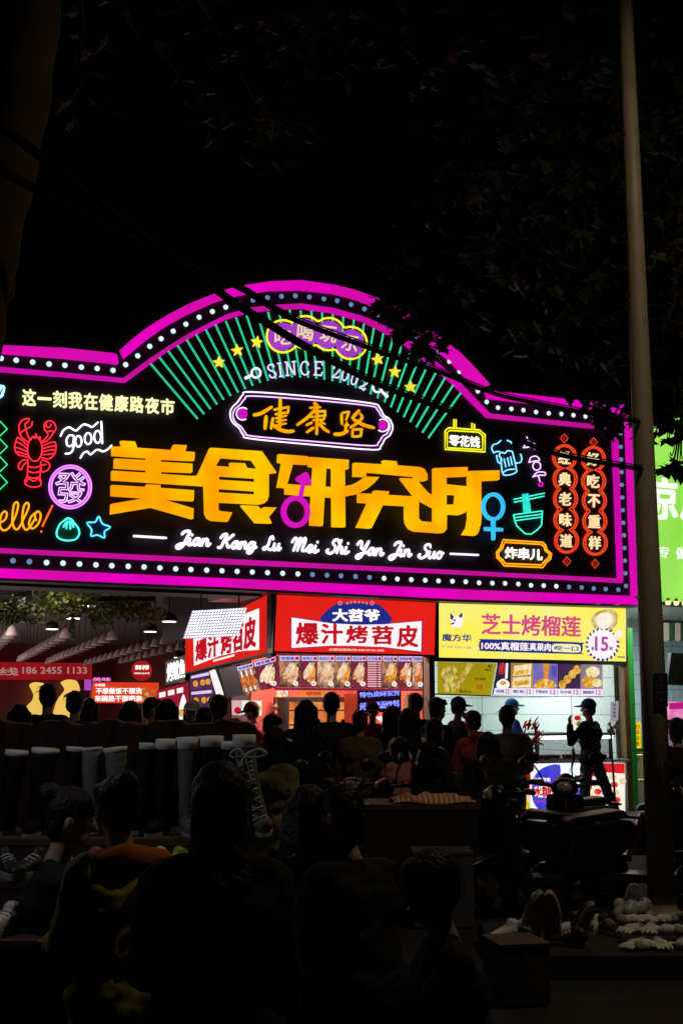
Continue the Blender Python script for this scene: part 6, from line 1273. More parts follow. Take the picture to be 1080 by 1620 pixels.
# ================================================================== SCOOTERS, SHOE STALLS, GOODS
m_sc = [surf('scooter_black', (.012, .012, .014), .25, .2), surf('scooter_red', (.10, .008, .01), .25, .1), surf('scooter_grey', (.06, .06, .065), .3, .2)]
m_tyre = surf('tyre', (.012, .012, .012), .8); m_seat = surf('seat_vinyl', (.015, .014, .014), .35); m_chr = surf('chrome', (.5, .5, .5), .15, 1.0); m_lens = surf('lens', (.7, .7, .72), .08, .6)
def scooter(label, x, y, yaw, m, helmet=False):
    t = thing('scooter', label, 'scooter', (x, y, .012), 'parked scooters'); WL[t.name] = V(0, 0, 0); t.rotation_euler = (0, 0, rad(yaw))
    for yw, fat in ((.62, .05), (-.60, .055)):
        c = M(); c.tube([V(0, yw + .20 * math.cos(w * .3927), .25 + .20 * math.sin(w * .3927)) for w in range(16)], fat, 8, True); w_ = c.build('wheel', m_tyre, t, smooth=True)
        c = M(); c.tube([V(-.03, yw, .25), V(.03, yw, .25)], .13, 14); c.build('rim', m_chr, w_)
    def side(pts, wd, nm, mt):
        c = M(); n = len(pts); c.prism([V(-wd, a, b) for a, b in pts], [V(wd, a, b) for a, b in pts]); o = c.build(nm, mt, t); bv = o.modifiers.new('b', 'BEVEL'); bv.width = .03; bv.segments = 3; return o
    side([(-.78, .50), (-.90, .66), (-.80, .74), (-.20, .70), (-.12, .45), (-.05, .30), (-.45, .30)], .15, 'tail', m)
    side([(.30, .30), (.36, .62), (.44, .92), (.50, .92), (.52, .60), (.44, .30)], .17, 'leg_shield', m)
    side([(-.12, .24), (.36, .22), (.40, .30), (-.10, .31)], .15, 'floorboard', m_seat); side([(-.82, .755), (-.74, .83), (-.45, .80), (-.20, .78), (-.16, .715)], .13, 'seat', m_seat)
    side([(.40, .50), (.60, .50), (.80, .42), (.62, .46)], .07, 'mudguard', m)
    c = M(); c.tube([V(0, .62, .25), V(0, .50, .70), V(0, .46, .98)], .035, 8); c.build('fork', m_chr, t)
    c = M(); c.tube(cr([V(-.34, .34, 1.02), V(-.16, .44, 1.0), V(0, .46, .98), V(.16, .44, 1.0), V(.34, .34, 1.02)], False, 4), .018, 8); hb = c.build('handlebar', m_seat, t, smooth=True)
    for s in (-1, 1):
        c = M(); c.tube([V(.33 * s, .34, 1.02), V(.22 * s, .35, 1.02)], .026, 8); c.build('grip', m_seat, hb); c = M(); c.tube([V(.20 * s, .42, 1.0), V(.33 * s, .40, 1.03)], .008, 5); c.build('brake_lever', m_chr, hb)
        c = M(); c.tube(cr([V(.18 * s, .43, 1.0), V(.24 * s, .44, 1.12), V(.30 * s, .42, 1.20)], False, 4), .008, 6); c.ell(V(.30 * s, .42, 1.25), .075, .02, .055, 12, 8); c.build('mirror', m_seat, t, smooth=True)
    c = M(); c.ell(V(0, .50, .98), .13, .09, .09, 12, 8); hc = c.build('headlight_cowl', m, t, smooth=True); c = M(); c.ell(V(0, .56, .98), .075, .05, .06, 12, 8); c.build('headlight', m_lens, hc, smooth=True)
    c = M(); c.ell(V(0, -.88, .66), .08, .03, .035, 10, 6); c.build('tail_light', surf('tail_lens', (.35, .02, .02), .2), t, smooth=True); c = M(); c.tube([V(-.2, -.85, .76), V(-.2, -.60, .78)], .012, 6); c.tube([V(.2, -.85, .76), V(.2, -.60, .78)], .012, 6); c.tube([V(-.2, -.85, .76), V(.2, -.85, .76)], .012, 6); c.build('grab_rail', m_chr, t)
    c = M(); c.tube([V(-.12, .0, .28), V(-.26, -.02, .0)], .014, 6); c.build('stand', m_chr, t)
    if helmet:
        mt = at(0, 0, 1); hx_, hy_ = helmet; h = thing('helmet', 'round black helmet hanging on the mirror of the scooter below the grey shirted man', 'helmet', (hx_, hy_, 1.0)); c = M(); c.ell((hx_, hy_, 1.12), .12, .14, .12, 16, 12); c.build('shell', m_seat, h, smooth=True); c = M(); c.tube([V(hx_ - .10, hy_ - .07, 1.08), V(hx_, hy_ - .14, 1.1), V(hx_ + .10, hy_ - .07, 1.08)], .012, 6); c.build('rim', m_chr, h)
    return t
def sc(px, Y, yaw, label, m, **kw): x = (px - 540) / 2001 * Y; return scooter(label, x, Y, yaw, m_sc[m], **kw)
sc(892, 12.3, 168, 'black scooter with mirrors in front of the striding man', 0)
sc(838, 12.8, 100, 'grey scooter side on, left of the scooter with the tall mirrors', 2)
sc(972, 12.6, 80, 'red scooter side on, between the tall mirrors and the lamp post', 1)
sc(735, 14.6, 150, 'black scooter behind the woman in the hoodie', 0)
sc(496, 10.6, 205, 'black scooter in front of the woman in the black coat', 0)
sc(585, 12.4, 160, 'grey scooter in front of the broad man and the tan jacket', 2)
sc(858, 11.0, 115, 'black scooter turned side on, nearest the low display', 0); sc(965, 11.2, 262, 'black scooter side on, close beside the lamp post', 0)
sc(690, 11.9, 100, 'red scooter in front of the child in pink', 1)
hx_, hy_, _ = where(811, 1250, 11.9)
t = thing('helmet', 'round black helmet on a short post below the grey shirted man', 'helmet', (hx_, hy_, .012)); zc_ = at(811, 1262, 11.9).z
c = M(); c.ell((hx_, hy_, zc_), .10, .12, .10, 16, 12); c.build('shell', m_seat, t, smooth=True); c = M(); c.tube([(hx_, hy_, .02), (hx_, hy_, zc_ - .08)], .02, 8); c.build('post', m_seat, t)
# ================================================================== SHOE RACK, BOOTS, SNEAKERS
m_cloth = surf('rack_cloth', (.05, .016, .014), .85, var=.3, scale=4, bump=.15); m_wood = surf('wood', (.10, .05, .028), .6, var=.4, scale=8); m_cuff = surf('boot_lining', (.78, .76, .80), .8, var=.1)
m_btk = surf('boot_black', (.006, .0055, .006), .7, spec=.2); m_btg = surf('boot_grey', (.15, .15, .135), .7, var=.25, scale=30, bump=.3); m_sole = surf('sole', (.30, .29, .27), .6); m_lace = surf('lace', (.55, .54, .5), .7)
xr0 = at(-120, 1160, 6.9).x; xr1 = at(402, 1160, 6.9).x
rk = thing('shoe_rack', 'long stepped shoe rack with a dark red back panel at the left', 'shoe rack', ((xr0 + xr1) / 2, 6.6, .012))
zt = at(200, 1143, 6.95).z
def bxr(nm, x0, x1, y0, y1, z0, z1, mt, lab=None):
    c = M(); c.box(((x0 + x1) / 2, (y0 + y1) / 2, (z0 + z1) / 2), (x1 - x0, y1 - y0, z1 - z0)); o = c.build(nm, mt, rk)
    if lab: o['label'] = lab
c = M(); n = 40; fr = []; bk = []                                   # cloth thrown over the back panel sags a little
for i in range(n + 1):
    x = xr0 + (xr1 - xr0) * i / n; fr.append((x, zt + .012 * math.sin(i * .9) + .008 * math.sin(i * 2.3)))
for i in range(n):
    (xa, za), (xb, zb_) = fr[i], fr[i + 1]; wv = lambda k: .015 * math.sin(k * 1.7)
    ya, yb2 = 6.90 + wv(i), 6.90 + wv(i + 1); c.add([(xa, ya, 1.10), (xb, yb2, 1.10), (xb, yb2, zb_), (xa, ya, za), (xa, 7.02, za + .005), (xb, 7.02, zb_ + .005), (xa, 7.04, 1.1), (xb, 7.04, 1.1)], [(0, 1, 2, 3), (3, 2, 5, 4), (4, 5, 7, 6)])
c.build('back_cloth', m_cloth, rk)
bxr('shelf', xr0, xr1, 6.25, 6.89, 1.06, 1.09, m_wood); bxr('shelf', xr0, xr1, 5.95, 6.249, .90, .93, m_wood); bxr('shelf', xr0, xr1, 5.60, 5.949, .70, .73, m_wood)
bxr('front_panel', xr0, xr1, 6.255, 6.285, .935, 1.058, m_cloth); bxr('front_panel', xr0, xr1, 5.955, 5.985, .735, .898, m_cloth); bxr('front_panel', xr0, xr1, 5.605, 5.635, .05, .698, m_cloth)
for x in (xr0 + .05, (xr0 + xr1) / 2, xr1 - .05):
    for y0, z1 in ((6.82, 1.058), (5.70, .698)): bxr('leg', x - .025, x + .025, y0, y0 + .05, .0 + .014, z1, m_wood)
def boot(label, px, Y, z, ztop, shaft, yaw, curve=0.0, bow=False, fat=.062, lin_=m_cuff, ch=.05, tilt=(0, 0)):
    x = (px - 540) / 2001 * Y; t = thing('boot', label, 'boot', (x, Y, z), 'tall boots on the shoe rack'); WL[t.name] = V(0, 0, 0); t.rotation_euler = (rad(tilt[0]), rad(tilt[1]), rad(yaw)); h = ztop - z
    pts = [V(curve * math.sin(math.pi * .5 * u) * 1.0 if curve else 0, .012 * math.sin(u * 3), .05 + (h - .05) * u) for u in [i / 10 for i in range(11)]]
    if curve: pts = [V(curve * (1 - u) ** 1.7, 0, .05 + (h - .05) * u) for u in [i / 10 for i in range(11)]]
    rs = [fat * (.78 + .32 * u + .03 * math.sin(u * 40)) for u in [i / 10 for i in range(11)]]
    c = M(); c.tube(pts, rs, 14, cap=False); c.build('shaft', shaft, t, smooth=True)
    c = M(); c.tube([pts[-1] - V(0, 0, ch), pts[-1] + V(0, 0, .012)], [rs[-1] * 1.03, rs[-1] * 1.05], 14, cap=False); c.build('cuff', lin_, t, smooth=True)
    b0 = pts[0] * 1; b0.z = 0
    c = M(); c.chain([b0 + V(0, -.01, .06), b0 + V(0, .07, .05), b0 + V(0, .15, .04)], [.048, .044, .036]); job(c, 'foot', shaft, t, .011)
    c = M(); ol = [(b0.x + .042 * math.cos(w) * 1, b0.y + .065 + .125 * math.sin(w)) for w in [i * .3927 for i in range(16)]]; c.prism([V(a, b_, .022) for a, b_ in ol], [V(a, b_, .001) for a, b_ in ol]); c.build('sole', m_sole, t)
    if bow:
        q = pts[8] + V(0, -rs[8], 0); c = M()
        for s in (-1, 1): c.tube(cr([q, q + V(.05 * s + .02, -.012, .03), q + V(.09 * s + .02, -.01, .005), q + V(.045 * s, -.012, -.012), q], False, 5), .006, 6); c.tube(cr([q, q + V(.02 * s, -.012, -.05), q + V(.035 * s, -.005, -.12)], False, 4), .005, 6)
        for u in range(1, 9):
            p_ = pts[u]; r_ = rs[u]; c.tube([p_ + V(-.03, -r_ * .92, -.012), p_ + V(0, -r_ * 1.03, 0), p_ + V(.03, -r_ * .92, .012)], .005, 5); c.tube([p_ + V(-.03, -r_ * .92, .012), p_ + V(0, -r_ * 1.03, .004), p_ + V(.03, -r_ * .92, -.012)], .005, 5)
        c.build('lace', m_lace, t, smooth=True)
for i, (px, yt, mt, lab) in enumerate(((20, 1190, m_btk, 'black boot with a pale lining nearest the left edge of the rack'), (66, 1187, m_btk, 'black boot with a pale lining, second from the left edge'), (113, 1185, m_btk, 'black boot with a narrow pale lining, third from the left edge'), (158, 1186, m_btg, 'dim grey boot between the black boots left of the middle of the rack'), (198, 1185, m_btg, 'grey boot left of the middle black pair, its ribbed shaft catching light'), (230, 1179, m_btk, 'black boot just right of the ribbed grey one'), (263, 1173, m_btk, 'black boot with a round mark on its pale lining, left of the pale grey boot'), (301, 1170, m_btg, 'pale grey boot with a wide white lining'), (336, 1168, m_btk, 'black boot with a wide white lining right of the pale grey boot'), (362, 1177, m_btk, 'black boot with a white lining beside the curved laced boot'))):
    z = at(px, yt, 6.5).z; boot(lab, px, 6.5, 1.092, z, mt, R.uniform(-25, 25) + 180, fat=[.05, .06, .045, .05, .052, .044, .05, .055, .056, .046][i], ch=[.014, .01, .012, .004, .012, .02, .035, .045, .04, .022][i], tilt=(R.uniform(-3, 3), R.uniform(-6, 6)))
z = at(387, 1166, 6.35).z; x_ = at(387, 1166, 6.35)
boot('tall grey ribbed boot with a lace bow, leaning at the right end of the rack', 387, 6.35, 1.092, z, m_btg, 0, .10, True, .050)
def sneaker(label, x, y, z, yaw, upper, group, pitch=0, s=1.0, name='sneaker'):
    t = thing(name, label, 'shoe', (x, y, z), group); WL[t.name] = V(0, 0, 0); t.rotation_euler = (rad(pitch), 0, rad(yaw)); t.scale = (s, s, s)
    c = M(); c.chain([V(0, -.09, .07), V(0, -.03, .06), V(0, .06, .045), V(0, .13, .035)], [.042, .043, .038, .030]); c.chain([V(0, -.085, .09), V(0, -.05, .105)], [.04, .034]); job(c, 'upper', upper, t, .009, 2)
    c = M(); ol = [(.046 * math.cos(w) * (1 if math.sin(w) > 0 else .88), .025 + .150 * math.sin(w)) for w in [i * .2618 for i in range(24)]]; c.prism([V(a, b_, .030) for a, b_ in ol], [V(a * .96, b_ * .98, .001) for a, b_ in ol]); c.build('sole', m_sole, t)
    c = M()
    for k in range(5): yy = -.01 + .026 * k; zz = .104 - .010 * k; c.tube([V(-.028, yy, zz - .012), V(0, yy + .006, zz), V(.028, yy, zz - .012)], .0045, 5)
    c.build('laces', m_lace, t, smooth=True)
m_sw = surf('sneaker_white', (.66, .66, .68), .5, var=.2, scale=14); m_sk = surf('sneaker_black', (.02, .02, .022), .5); m_sg = surf('sneaker_lime', (.30, .40, .05), .5); m_sp = surf('sneaker_pink', (.45, .06, .12), .5)
GS = 'sneakers on the shoe rack'
for px, Y, z, yaw, mt, lab in ((113, 6.1, .932, 200, m_sw, 'white sneaker standing between the small bun and the mustard jacket'), (152, 6.1, .932, 170, m_sp, 'pink sneaker at the shoulder of the woman in the mustard jacket'), (258, 6.1, .932, 185, m_sw, 'white sneaker right of the tied up hair, upper step'), (283, 6.1, .932, 170, m_sg, 'lime sneaker beside the tall dark woman'), (22, 6.1, .932, 210, m_sk, 'black sneaker at the far left of the upper step'), (60, 6.1, .932, 160, m_sk, 'black sneaker behind the small bun'), (215, 6.1, .932, 190, m_sk, 'black sneaker hidden behind the tied up hair'),
                            (262, 5.75, .732, 150, m_sk, 'black and white high sneaker on the middle step beside the tall dark woman'), (290, 5.75, .732, 205, m_sw, 'white sneaker on the middle step touching the tall dark woman'), (20, 5.75, .732, 160, m_sw, 'white sneaker at the lower left edge'), (125, 5.75, .732, 200, m_sk, 'black sneaker on the middle step behind the seated woman'), (430, 6.1, .932, 100, m_sw, 'x')):
    if lab == 'x': continue
    sneaker(lab, (px - 540) / 2001 * Y, Y, z, yaw, mt, GS)
wlx = xr0 - .05; t = thing('added_rack_lamp', 'unseen white lamp added on a stand to light the boots on the rack', 'lamp', (wlx, 5.3, .012)); c = M(); c.tube([(wlx, 5.3, .02), (wlx, 5.3, 2.25), (wlx + .12, 5.36, 2.32)], .014, 8); c.build('stand', m_metal, t); c = M(); c.lathe((wlx, 5.3, .012), [(.2, 0), (.2, .02), (.02, .05)], 16); c.build('foot', m_metal, t)  # stand lamp out of view, added to light the boots
c = M(); c.box((wlx + .22, 5.42, 2.30), (.30, .14, .05), None, rad(20)); c.build('lamp_head', m_metal, t); c = M(); c.box((wlx + .22, 5.42, 2.268), (.26, .11, .008), None, rad(20)); c.build('lamp_glass', emis('added_lamp_glass', '#eaf0ff', 5), t)
area('added_rack_lamp', (wlx + .22, 5.42, 2.255), 2.4, (.26, .11), (.86, .90, 1), (.85, .15, -.6), 150)
# ---------------------------------------------------------------- table with the orange striped cloth, boxes, dark cabinet
Yt = 10.8; ta = at(572, 1272, Yt); tb = at(758, 1272, Yt); z_t = at(660, 1272, Yt).z
tt = thing('stall_table', 'dark folding table carrying a crumpled striped cloth', 'table', ((ta.x + tb.x) / 2, Yt, .012))
c = M(); c.box(((ta.x + tb.x) / 2, Yt + .3, z_t - .02), (tb.x - ta.x, .75, .04)); c.build('table_top', m_wood, tt)
c = M(); c.box(((ta.x + tb.x) / 2, Yt - .05, z_t / 2), (tb.x - ta.x - .02, .02, z_t - .06)); c.build('cloth_front', surf('drape', (.02, .016, .016), .9, bump=.2), tt)
for sx in (ta.x + .05, tb.x - .05):
    for sy in (Yt, Yt + .6): c = M(); c.tube([(sx, sy, .014), (sx, sy, z_t - .042)], .018, 6); c.build('leg', m_metal, tt)
t = thing('striped_cloth', 'crumpled orange and cream striped cloth lying on the dark table', 'cloth', ((ta.x + tb.x) / 2 + .2, Yt + .2, z_t))
c = M(); nx_, ny_ = 40, 14; x0_, x1_ = at(620, 1270, Yt).x, at(752, 1270, Yt).x; rr = random.Random(4)
hgt = lambda u, v: z_t + .012 + .05 * max(0, math.sin(math.pi * u)) ** .4 * max(0, math.sin(math.pi * v)) ** .5 + .018 * math.sin(u * 23 + v * 6) * math.sin(math.pi * v) + .012 * math.sin(u * 9 - v * 13)
g_ = [[V(x0_ + (x1_ - x0_) * u + .02 * math.sin(v * 9), Yt - .04 + .5 * v + .02 * math.sin(u * 14), max(z_t + .004, hgt(u, v))) for v in [j / ny_ for j in range(ny_ + 1)]] for u in [i / nx_ for i in range(nx_ + 1)]]
vs = [p for r_ in g_ for p in r_]; fs = [(i * (ny_ + 1) + j, (i + 1) * (ny_ + 1) + j, (i + 1) * (ny_ + 1) + j + 1, i * (ny_ + 1) + j + 1) for i in range(nx_) for j in range(ny_)]; c.add(vs, fs)
m_str = surf('striped', (.55, .20, .05), .8); nt = m_str.node_tree; tc = nt.nodes.new('ShaderNodeTexCoord'); wv = nt.nodes.new('ShaderNodeTexWave'); wv.inputs['Scale'].default_value = 7; wv.inputs['Distortion'].default_value = 1.5; rmp = nt.nodes.new('ShaderNodeValToRGB'); rmp.color_ramp.elements[0].color = (.50, .14, .05, 1); rmp.color_ramp.elements[1].color = (.72, .55, .34, 1)
nt.links.new(tc.outputs['Object'], wv.inputs['Vector']); nt.links.new(wv.outputs['Fac'], rmp.inputs[0]); nt.links.new(rmp.outputs[0], nt.nodes['Principled BSDF'].inputs['Base Color'])
o = c.build('fabric', m_str, t, smooth=True); sm_ = o.modifiers.new('s', 'SOLIDIFY'); sm_.thickness = .006
def carton(label, q0, q1, Y, d, mt, z0=None, name='carton', tilt=0):
    a = at(q0[0], q1[1], Y); b_ = at(q1[0], q0[1], Y); z0 = max(.012, a.z) if z0 is None else z0
    t = thing(name, label, 'box', ((a.x + b_.x) / 2, Y + d / 2, z0)); w_ = b_.x - a.x; h_ = b_.z - z0; WL[t.name] = V(0, 0, 0); t.rotation_euler = (0, 0, rad(tilt))
    c = M(); c.box((0, 0, h_ / 2), (w_, d, h_)); o = c.build('body', mt, t); bv = o.modifiers.new('b', 'BEVEL'); bv.width = .008; bv.segments = 2
    c = M(); c.box((0, 0, h_ + .012), (w_ + .012, d + .012, .022)); c.build('lid', mt, t); c = M(); c.box((0, -d / 2 - .002, h_ * .5), (w_ * .10, .003, h_ * .96)); c.build('tape', surf('tape', (.06, .05, .03), .35), t)
m_wb = surf('white_carton', (.09, .085, .09), .7, var=.3, scale=3)
carton('grey white carton under the striped cloth table, right of the bent man', (655, 1352), (748, 1425), 10.2, .4, m_wb, .012)
a = at(755, 1268, 10.9); b_ = at(816, 1268, 10.9); t = thing('dark_cabinet', 'tall dark cabinet beside the striped cloth table', 'cabinet', ((a.x + b_.x) / 2, 11.1, .012)); mcb = surf('cabinet', (.022, .014, .012), .45, var=.3)
c = M(); c.box(((a.x + b_.x) / 2, 11.1, a.z / 2 + .01), (b_.x - a.x, .4, a.z - .03)); c.build('body', mcb, t); c = M(); c.box(((a.x + b_.x) / 2, 11.1, a.z + .002), (b_.x - a.x + .03, .43, .02)); c.build('top', mcb, t); c = M(); c.tube([(b_.x - .04, 10.88, a.z - .35), (b_.x - .04, 10.88, a.z - .2)], .008, 6); c.build('handle', m_chr, t)
# ---------------------------------------------------------------- low display at the lower right
Yd = 8.9; a = at(775, 1490, Yd); b_ = at(1120, 1490, Yd); zd = .15
t = thing('low_display', 'low cloth covered display of shoes and gloves at the foot of the lamp post', 'display', ((a.x + b_.x) / 2, Yd, .012)); c = M(); c.box(((a.x + b_.x) / 2, Yd + .1, zd / 2 + .007), (b_.x - a.x, 1.3, zd - .01)); c.build('cloth_base', surf('display_cloth', (.02, .018, .02), .9, var=.3, bump=.2), t)
GD = 'shoes on the low display'
for i, (px, py, yaw, pit, mt, s, lab) in enumerate(((848, 1478, 200, 68, m_sw, 1.5, 'white shoe propped upright, left one of the upright pair'), (872, 1478, 165, 68, m_sw, 1.5, 'white shoe propped upright, right one of the upright pair'), (800, 1462, 130, 0, m_sw, 1.0, 'dull white shoe at the left end of the low display'), (815, 1488, 80, 0, m_sk, 1.0, 'black shoe in front of the dull white one at the left end'), (908, 1445, 100, 0, m_sw, 1.1, 'pale shoe lying sideways behind the upright pair'), (925, 1460, 200, 50, m_sk, 1.1, 'dark shoe tilted up right of the upright pair'), (938, 1432, 150, 0, m_sw, .9, 'small pale shoe at the back, under the scooters'), (962, 1440, 200, 0, m_sk, 1.0, 'black shoe at the back left of the lamp post'), (900, 1490, 60, 0, m_sk, 1.0, 'black shoe at the front edge of the low display'))):
    Yq = Yd - .25 + (1490 - py) * .009; p = at(px, py, Yq); sneaker(lab, p.x, Yq, zd + .004 + (.10 if pit else 0), yaw, mt, GD, pit, s, 'shoe')
rr = random.Random(9); m_glv = surf('glove_knit', (.62, .60, .58), .9, var=.35, scale=40, bump=.4)
for i in range(13):
    px = 990 + (i % 5) * 23 + rr.uniform(-5, 5); row = i // 5; Yq = 8.55 + .28 * row; x = (px - 540) / 2001 * Yq
    gl_labs = ['at the left front of the glove heap', 'second along the front of the glove heap', 'in the middle of the front of the glove heap', 'fourth along the front of the glove heap', 'at the right front of the glove heap', 'at the left of the middle row of gloves', 'second in the middle row of gloves', 'in the centre of the glove heap', 'fourth in the middle row of gloves', 'at the right of the middle row of gloves', 'at the back left of the glove heap', 'in the middle of the back of the glove heap', 'at the back right of the glove heap']
    t = thing('knitted_glove', 'pale knitted glove ' + gl_labs[i], 'glove', (x, Yq, zd + .004 + .05 * (row if row < 2 else 1.4)), 'knitted gloves on the low display'); WL[t.name] = V(0, 0, 0); t.rotation_euler = (0, 0, rad(rr.uniform(0, 360)))
    c = M(); c.cap((-.015, 0, .03), (.015, 0, .03), .036, .036)
    c.cap((0, 0, .03), (0, -.07, .028), .038, .034)
    for k in range(4): c.chain([V(-.033 + .022 * k, .02, .03), V(-.042 + .028 * k, .065, .035 + .01 * math.sin(k + i)), V(-.046 + .031 * k, .105, .022)], [.013, .012, .010])
    c.chain([V(.03, -.01, .03), V(.062, .02, .03), V(.07, .045, .025)], [.013, .012, .010]); job(c, 'knit', m_glv, t, .008, 2)
    c = M(); c.tube([(0, -.075, .028), (0, -.10, .028)], [.038, .040], 12); c.build('cuff', surf('glove_cuff', (.28, .26, .25), .9), t, smooth=True)
carton('dull yellow carton on the ground before the low display', (782, 1500), (862, 1560), 7.6, .35, surf('yellow_carton', (.055, .036, .008), .7, var=.3, scale=5), .012, tilt=12)
p = at(1010, 1405, 10.2); t = thing('white_carrier_bag', 'crumpled pale carrier bag standing beside the foot of the lamp post', 'bag', (p.x - .05, 10.2, .012)); c = M(); rr = random.Random(2)
for k in range(14): c.ell((p.x - .05 + rr.uniform(-.12, .12), 10.2 + rr.uniform(-.06, .06), .06 + rr.uniform(0, .16)), .06, .05, .06, 8, 6)
job(c, 'bag', surf('bag', (.42, .42, .44), .4), t, .012, 2); c_ = JOBS[-1]; WL[c_.name] = WL[t.name]
for v in c_.data.vertices: v.co -= WL[t.name]
c = M(); c.tube(cr([(p.x - .12, 10.2, .22), (p.x - .08, 10.2, .33), (p.x + .0, 10.2, .33), (p.x + .03, 10.2, .22)], False, 5), .006, 5); c.build('handle', surf('bag', (.42, .42, .44), .4), t, smooth=True)
flush()
# ================================================================== LAMP POST, CABLES, TREES
Yp = 10.9; pb = at(1046, 1420, Yp); zb_ = .012; ptop = at(989, -160, Yp)
lp_ = thing('lamp_post', 'tall grey street lamp post running up out of the picture at the right', 'lamp post', (pb.x, Yp, zb_)); m_pole = surf('pole_grey', (.34, .30, .235), .5, .0, var=.3, scale=5, bump=.1)
c = M(); base = V(pb.x, Yp, zb_); top = V(pb.x - .02, Yp, 8.6); c.tube([base, base.lerp(top, .3), base.lerp(top, .7), top], [.118, .105, .082, .06], 16, cap=False); c.build('pole', m_pole, lp_, smooth=True)
c = M(); c.lathe((pb.x, Yp, zb_), [(.17, 0), (.17, .02), (.135, .035), (.124, .06), (.121, .08)], 16); c.build('base', m_pole, lp_)
c = M(); arm = cr([top, top + V(.1, -.3, .55), top + V(.6, -1.9, .95), top + V(1.1, -3.6, 1.0)], False, 6); c.tube(arm, [.06 - .02 * i / (len(arm) - 1) for i in range(len(arm))], 10); c.build('arm', m_pole, lp_, smooth=True)
lh = top + V(1.2, -3.95, .98); c = M(); c.box(lh, (.75, .28, .10), None, rad(-73)); c.build('lamp_head', m_pole, lp_); c = M(); c.box(lh - V(0, 0, .06), (.62, .22, .012), None, rad(-73)); c.build('lamp_glass', emis('sodium', '#ffc878', 8), lp_)
area('street_lamp', lh - V(0, 0, .09), LAMP_W, (.6, .2), (1, .77, .48), (0, 0, -1), 150)
PP = Plane((pb.x, Yp - .125, 0), (1, 0, 0)); t = thing('pole_plaque', 'small dark plaque with faint writing fixed to the lamp post', 'plaque', PP.p(1045, 1092)); c = M(); c.slab(PP, [(1034, 1065), (1055, 1065), (1056, 1118), (1035, 1118)], -.01, .02); c.build('plate', surf('plaque_dark', (.02, .018, .03), .5), t)
c = M()
for k, ch in enumerate('禁止停车'): text(c, PP, ch, box_q(1040.5, 1070 + 11 * k, 1049, 1079 + 11 * k), .012, .003, .02)
c.build('lettering', surf('plq_ink', (.09, .08, .12), .6), t)
m_cab = surf('cable', (.003, .003, .003), .9, spec=.1)
def cable(label, pts, r):
    n = len(pts); P = [at(px, py, Y) for px, py, Y in pts]; t = thing('overhead_cable', label, 'cable', P[-1], 'overhead cables'); c = M(); c.tube(cr(P, False, 8), r, 8)
    c.build('bundle', m_cab, t, smooth=True); c = M(); c.tube(cr([p + V(0, 0, r * 1.5) for p in P], False, 8), r * .28, 5); c.build('carrier_wire', m_cab, t)
cable('lower black overhead cable crossing the purple cloud panel and the lanterns', [(-160, 75, 5.6), (120, 292, 6.4), (345, 462, 7.2), (425, 514, 7.5), (495, 556, 7.8), (600, 609, 8.3), (707, 649, 8.8), (790, 682, 9.3), (872, 716, 9.8), (957, 733, 10.4), (1014, 742, 10.8)], .021)
cable('upper black overhead cable running from the arch to the lamp post', [(-160, 180, 5.9), (120, 335, 6.7), (300, 420, 7.3), (380, 456, 7.6), (460, 503, 7.9), (575, 547, 8.4), (640, 570, 8.7), (700, 590, 9.0), (780, 622, 9.5), (860, 640, 10.0), (1010, 668, 10.8)], .019)
# ---- plane trees
m_bark = surf('plane_bark', (.030, .020, .011), .9, var=.6, scale=4, bump=1.0, spec=.1, col2=(.075, .055, .032)); 
m_leafs = [surf('leaf_dark', (.010, .013, .004), .6, var=.4, scale=1.5, spec=.15), surf('leaf_olive', (.020, .020, .006), .55, var=.4, scale=1.5, spec=.3)]
for m_ in m_leafs:
    b_ = m_.node_tree.nodes['Principled BSDF']; b_.inputs['Subsurface Weight'].default_value = 0
def leaf(m, p, d, up, s):
    """five lobed leaf folded along its midrib"""
    d = d.normalized(); w = d.cross(up)
    if w.length < .05: w = d.orthogonal()
    w.normalize(); n = w.cross(d)
    half = [(0, 0, 0), (.10, .12, .0), (.42, .05, .03), (.30, .30, .02), (.55, .52, .06), (.26, .55, .02), (.16, .78, .0), (0, 1.0, -.06)]
    b = len(m.v); ln = len(half)
    for x, y, z in half: m.v.append(p + d * (y * s) + w * (x * s) + n * (z * s))
    for x, y, z in half[1:-1]: m.v.append(p + d * (y * s) - w * (x * s) + n * (z * s))
    m.f.append(tuple(b + i for i in range(ln))); m.f.append((b,) + (b + ln - 1,) + tuple(b + ln + i for i in reversed(range(ln - 2))))
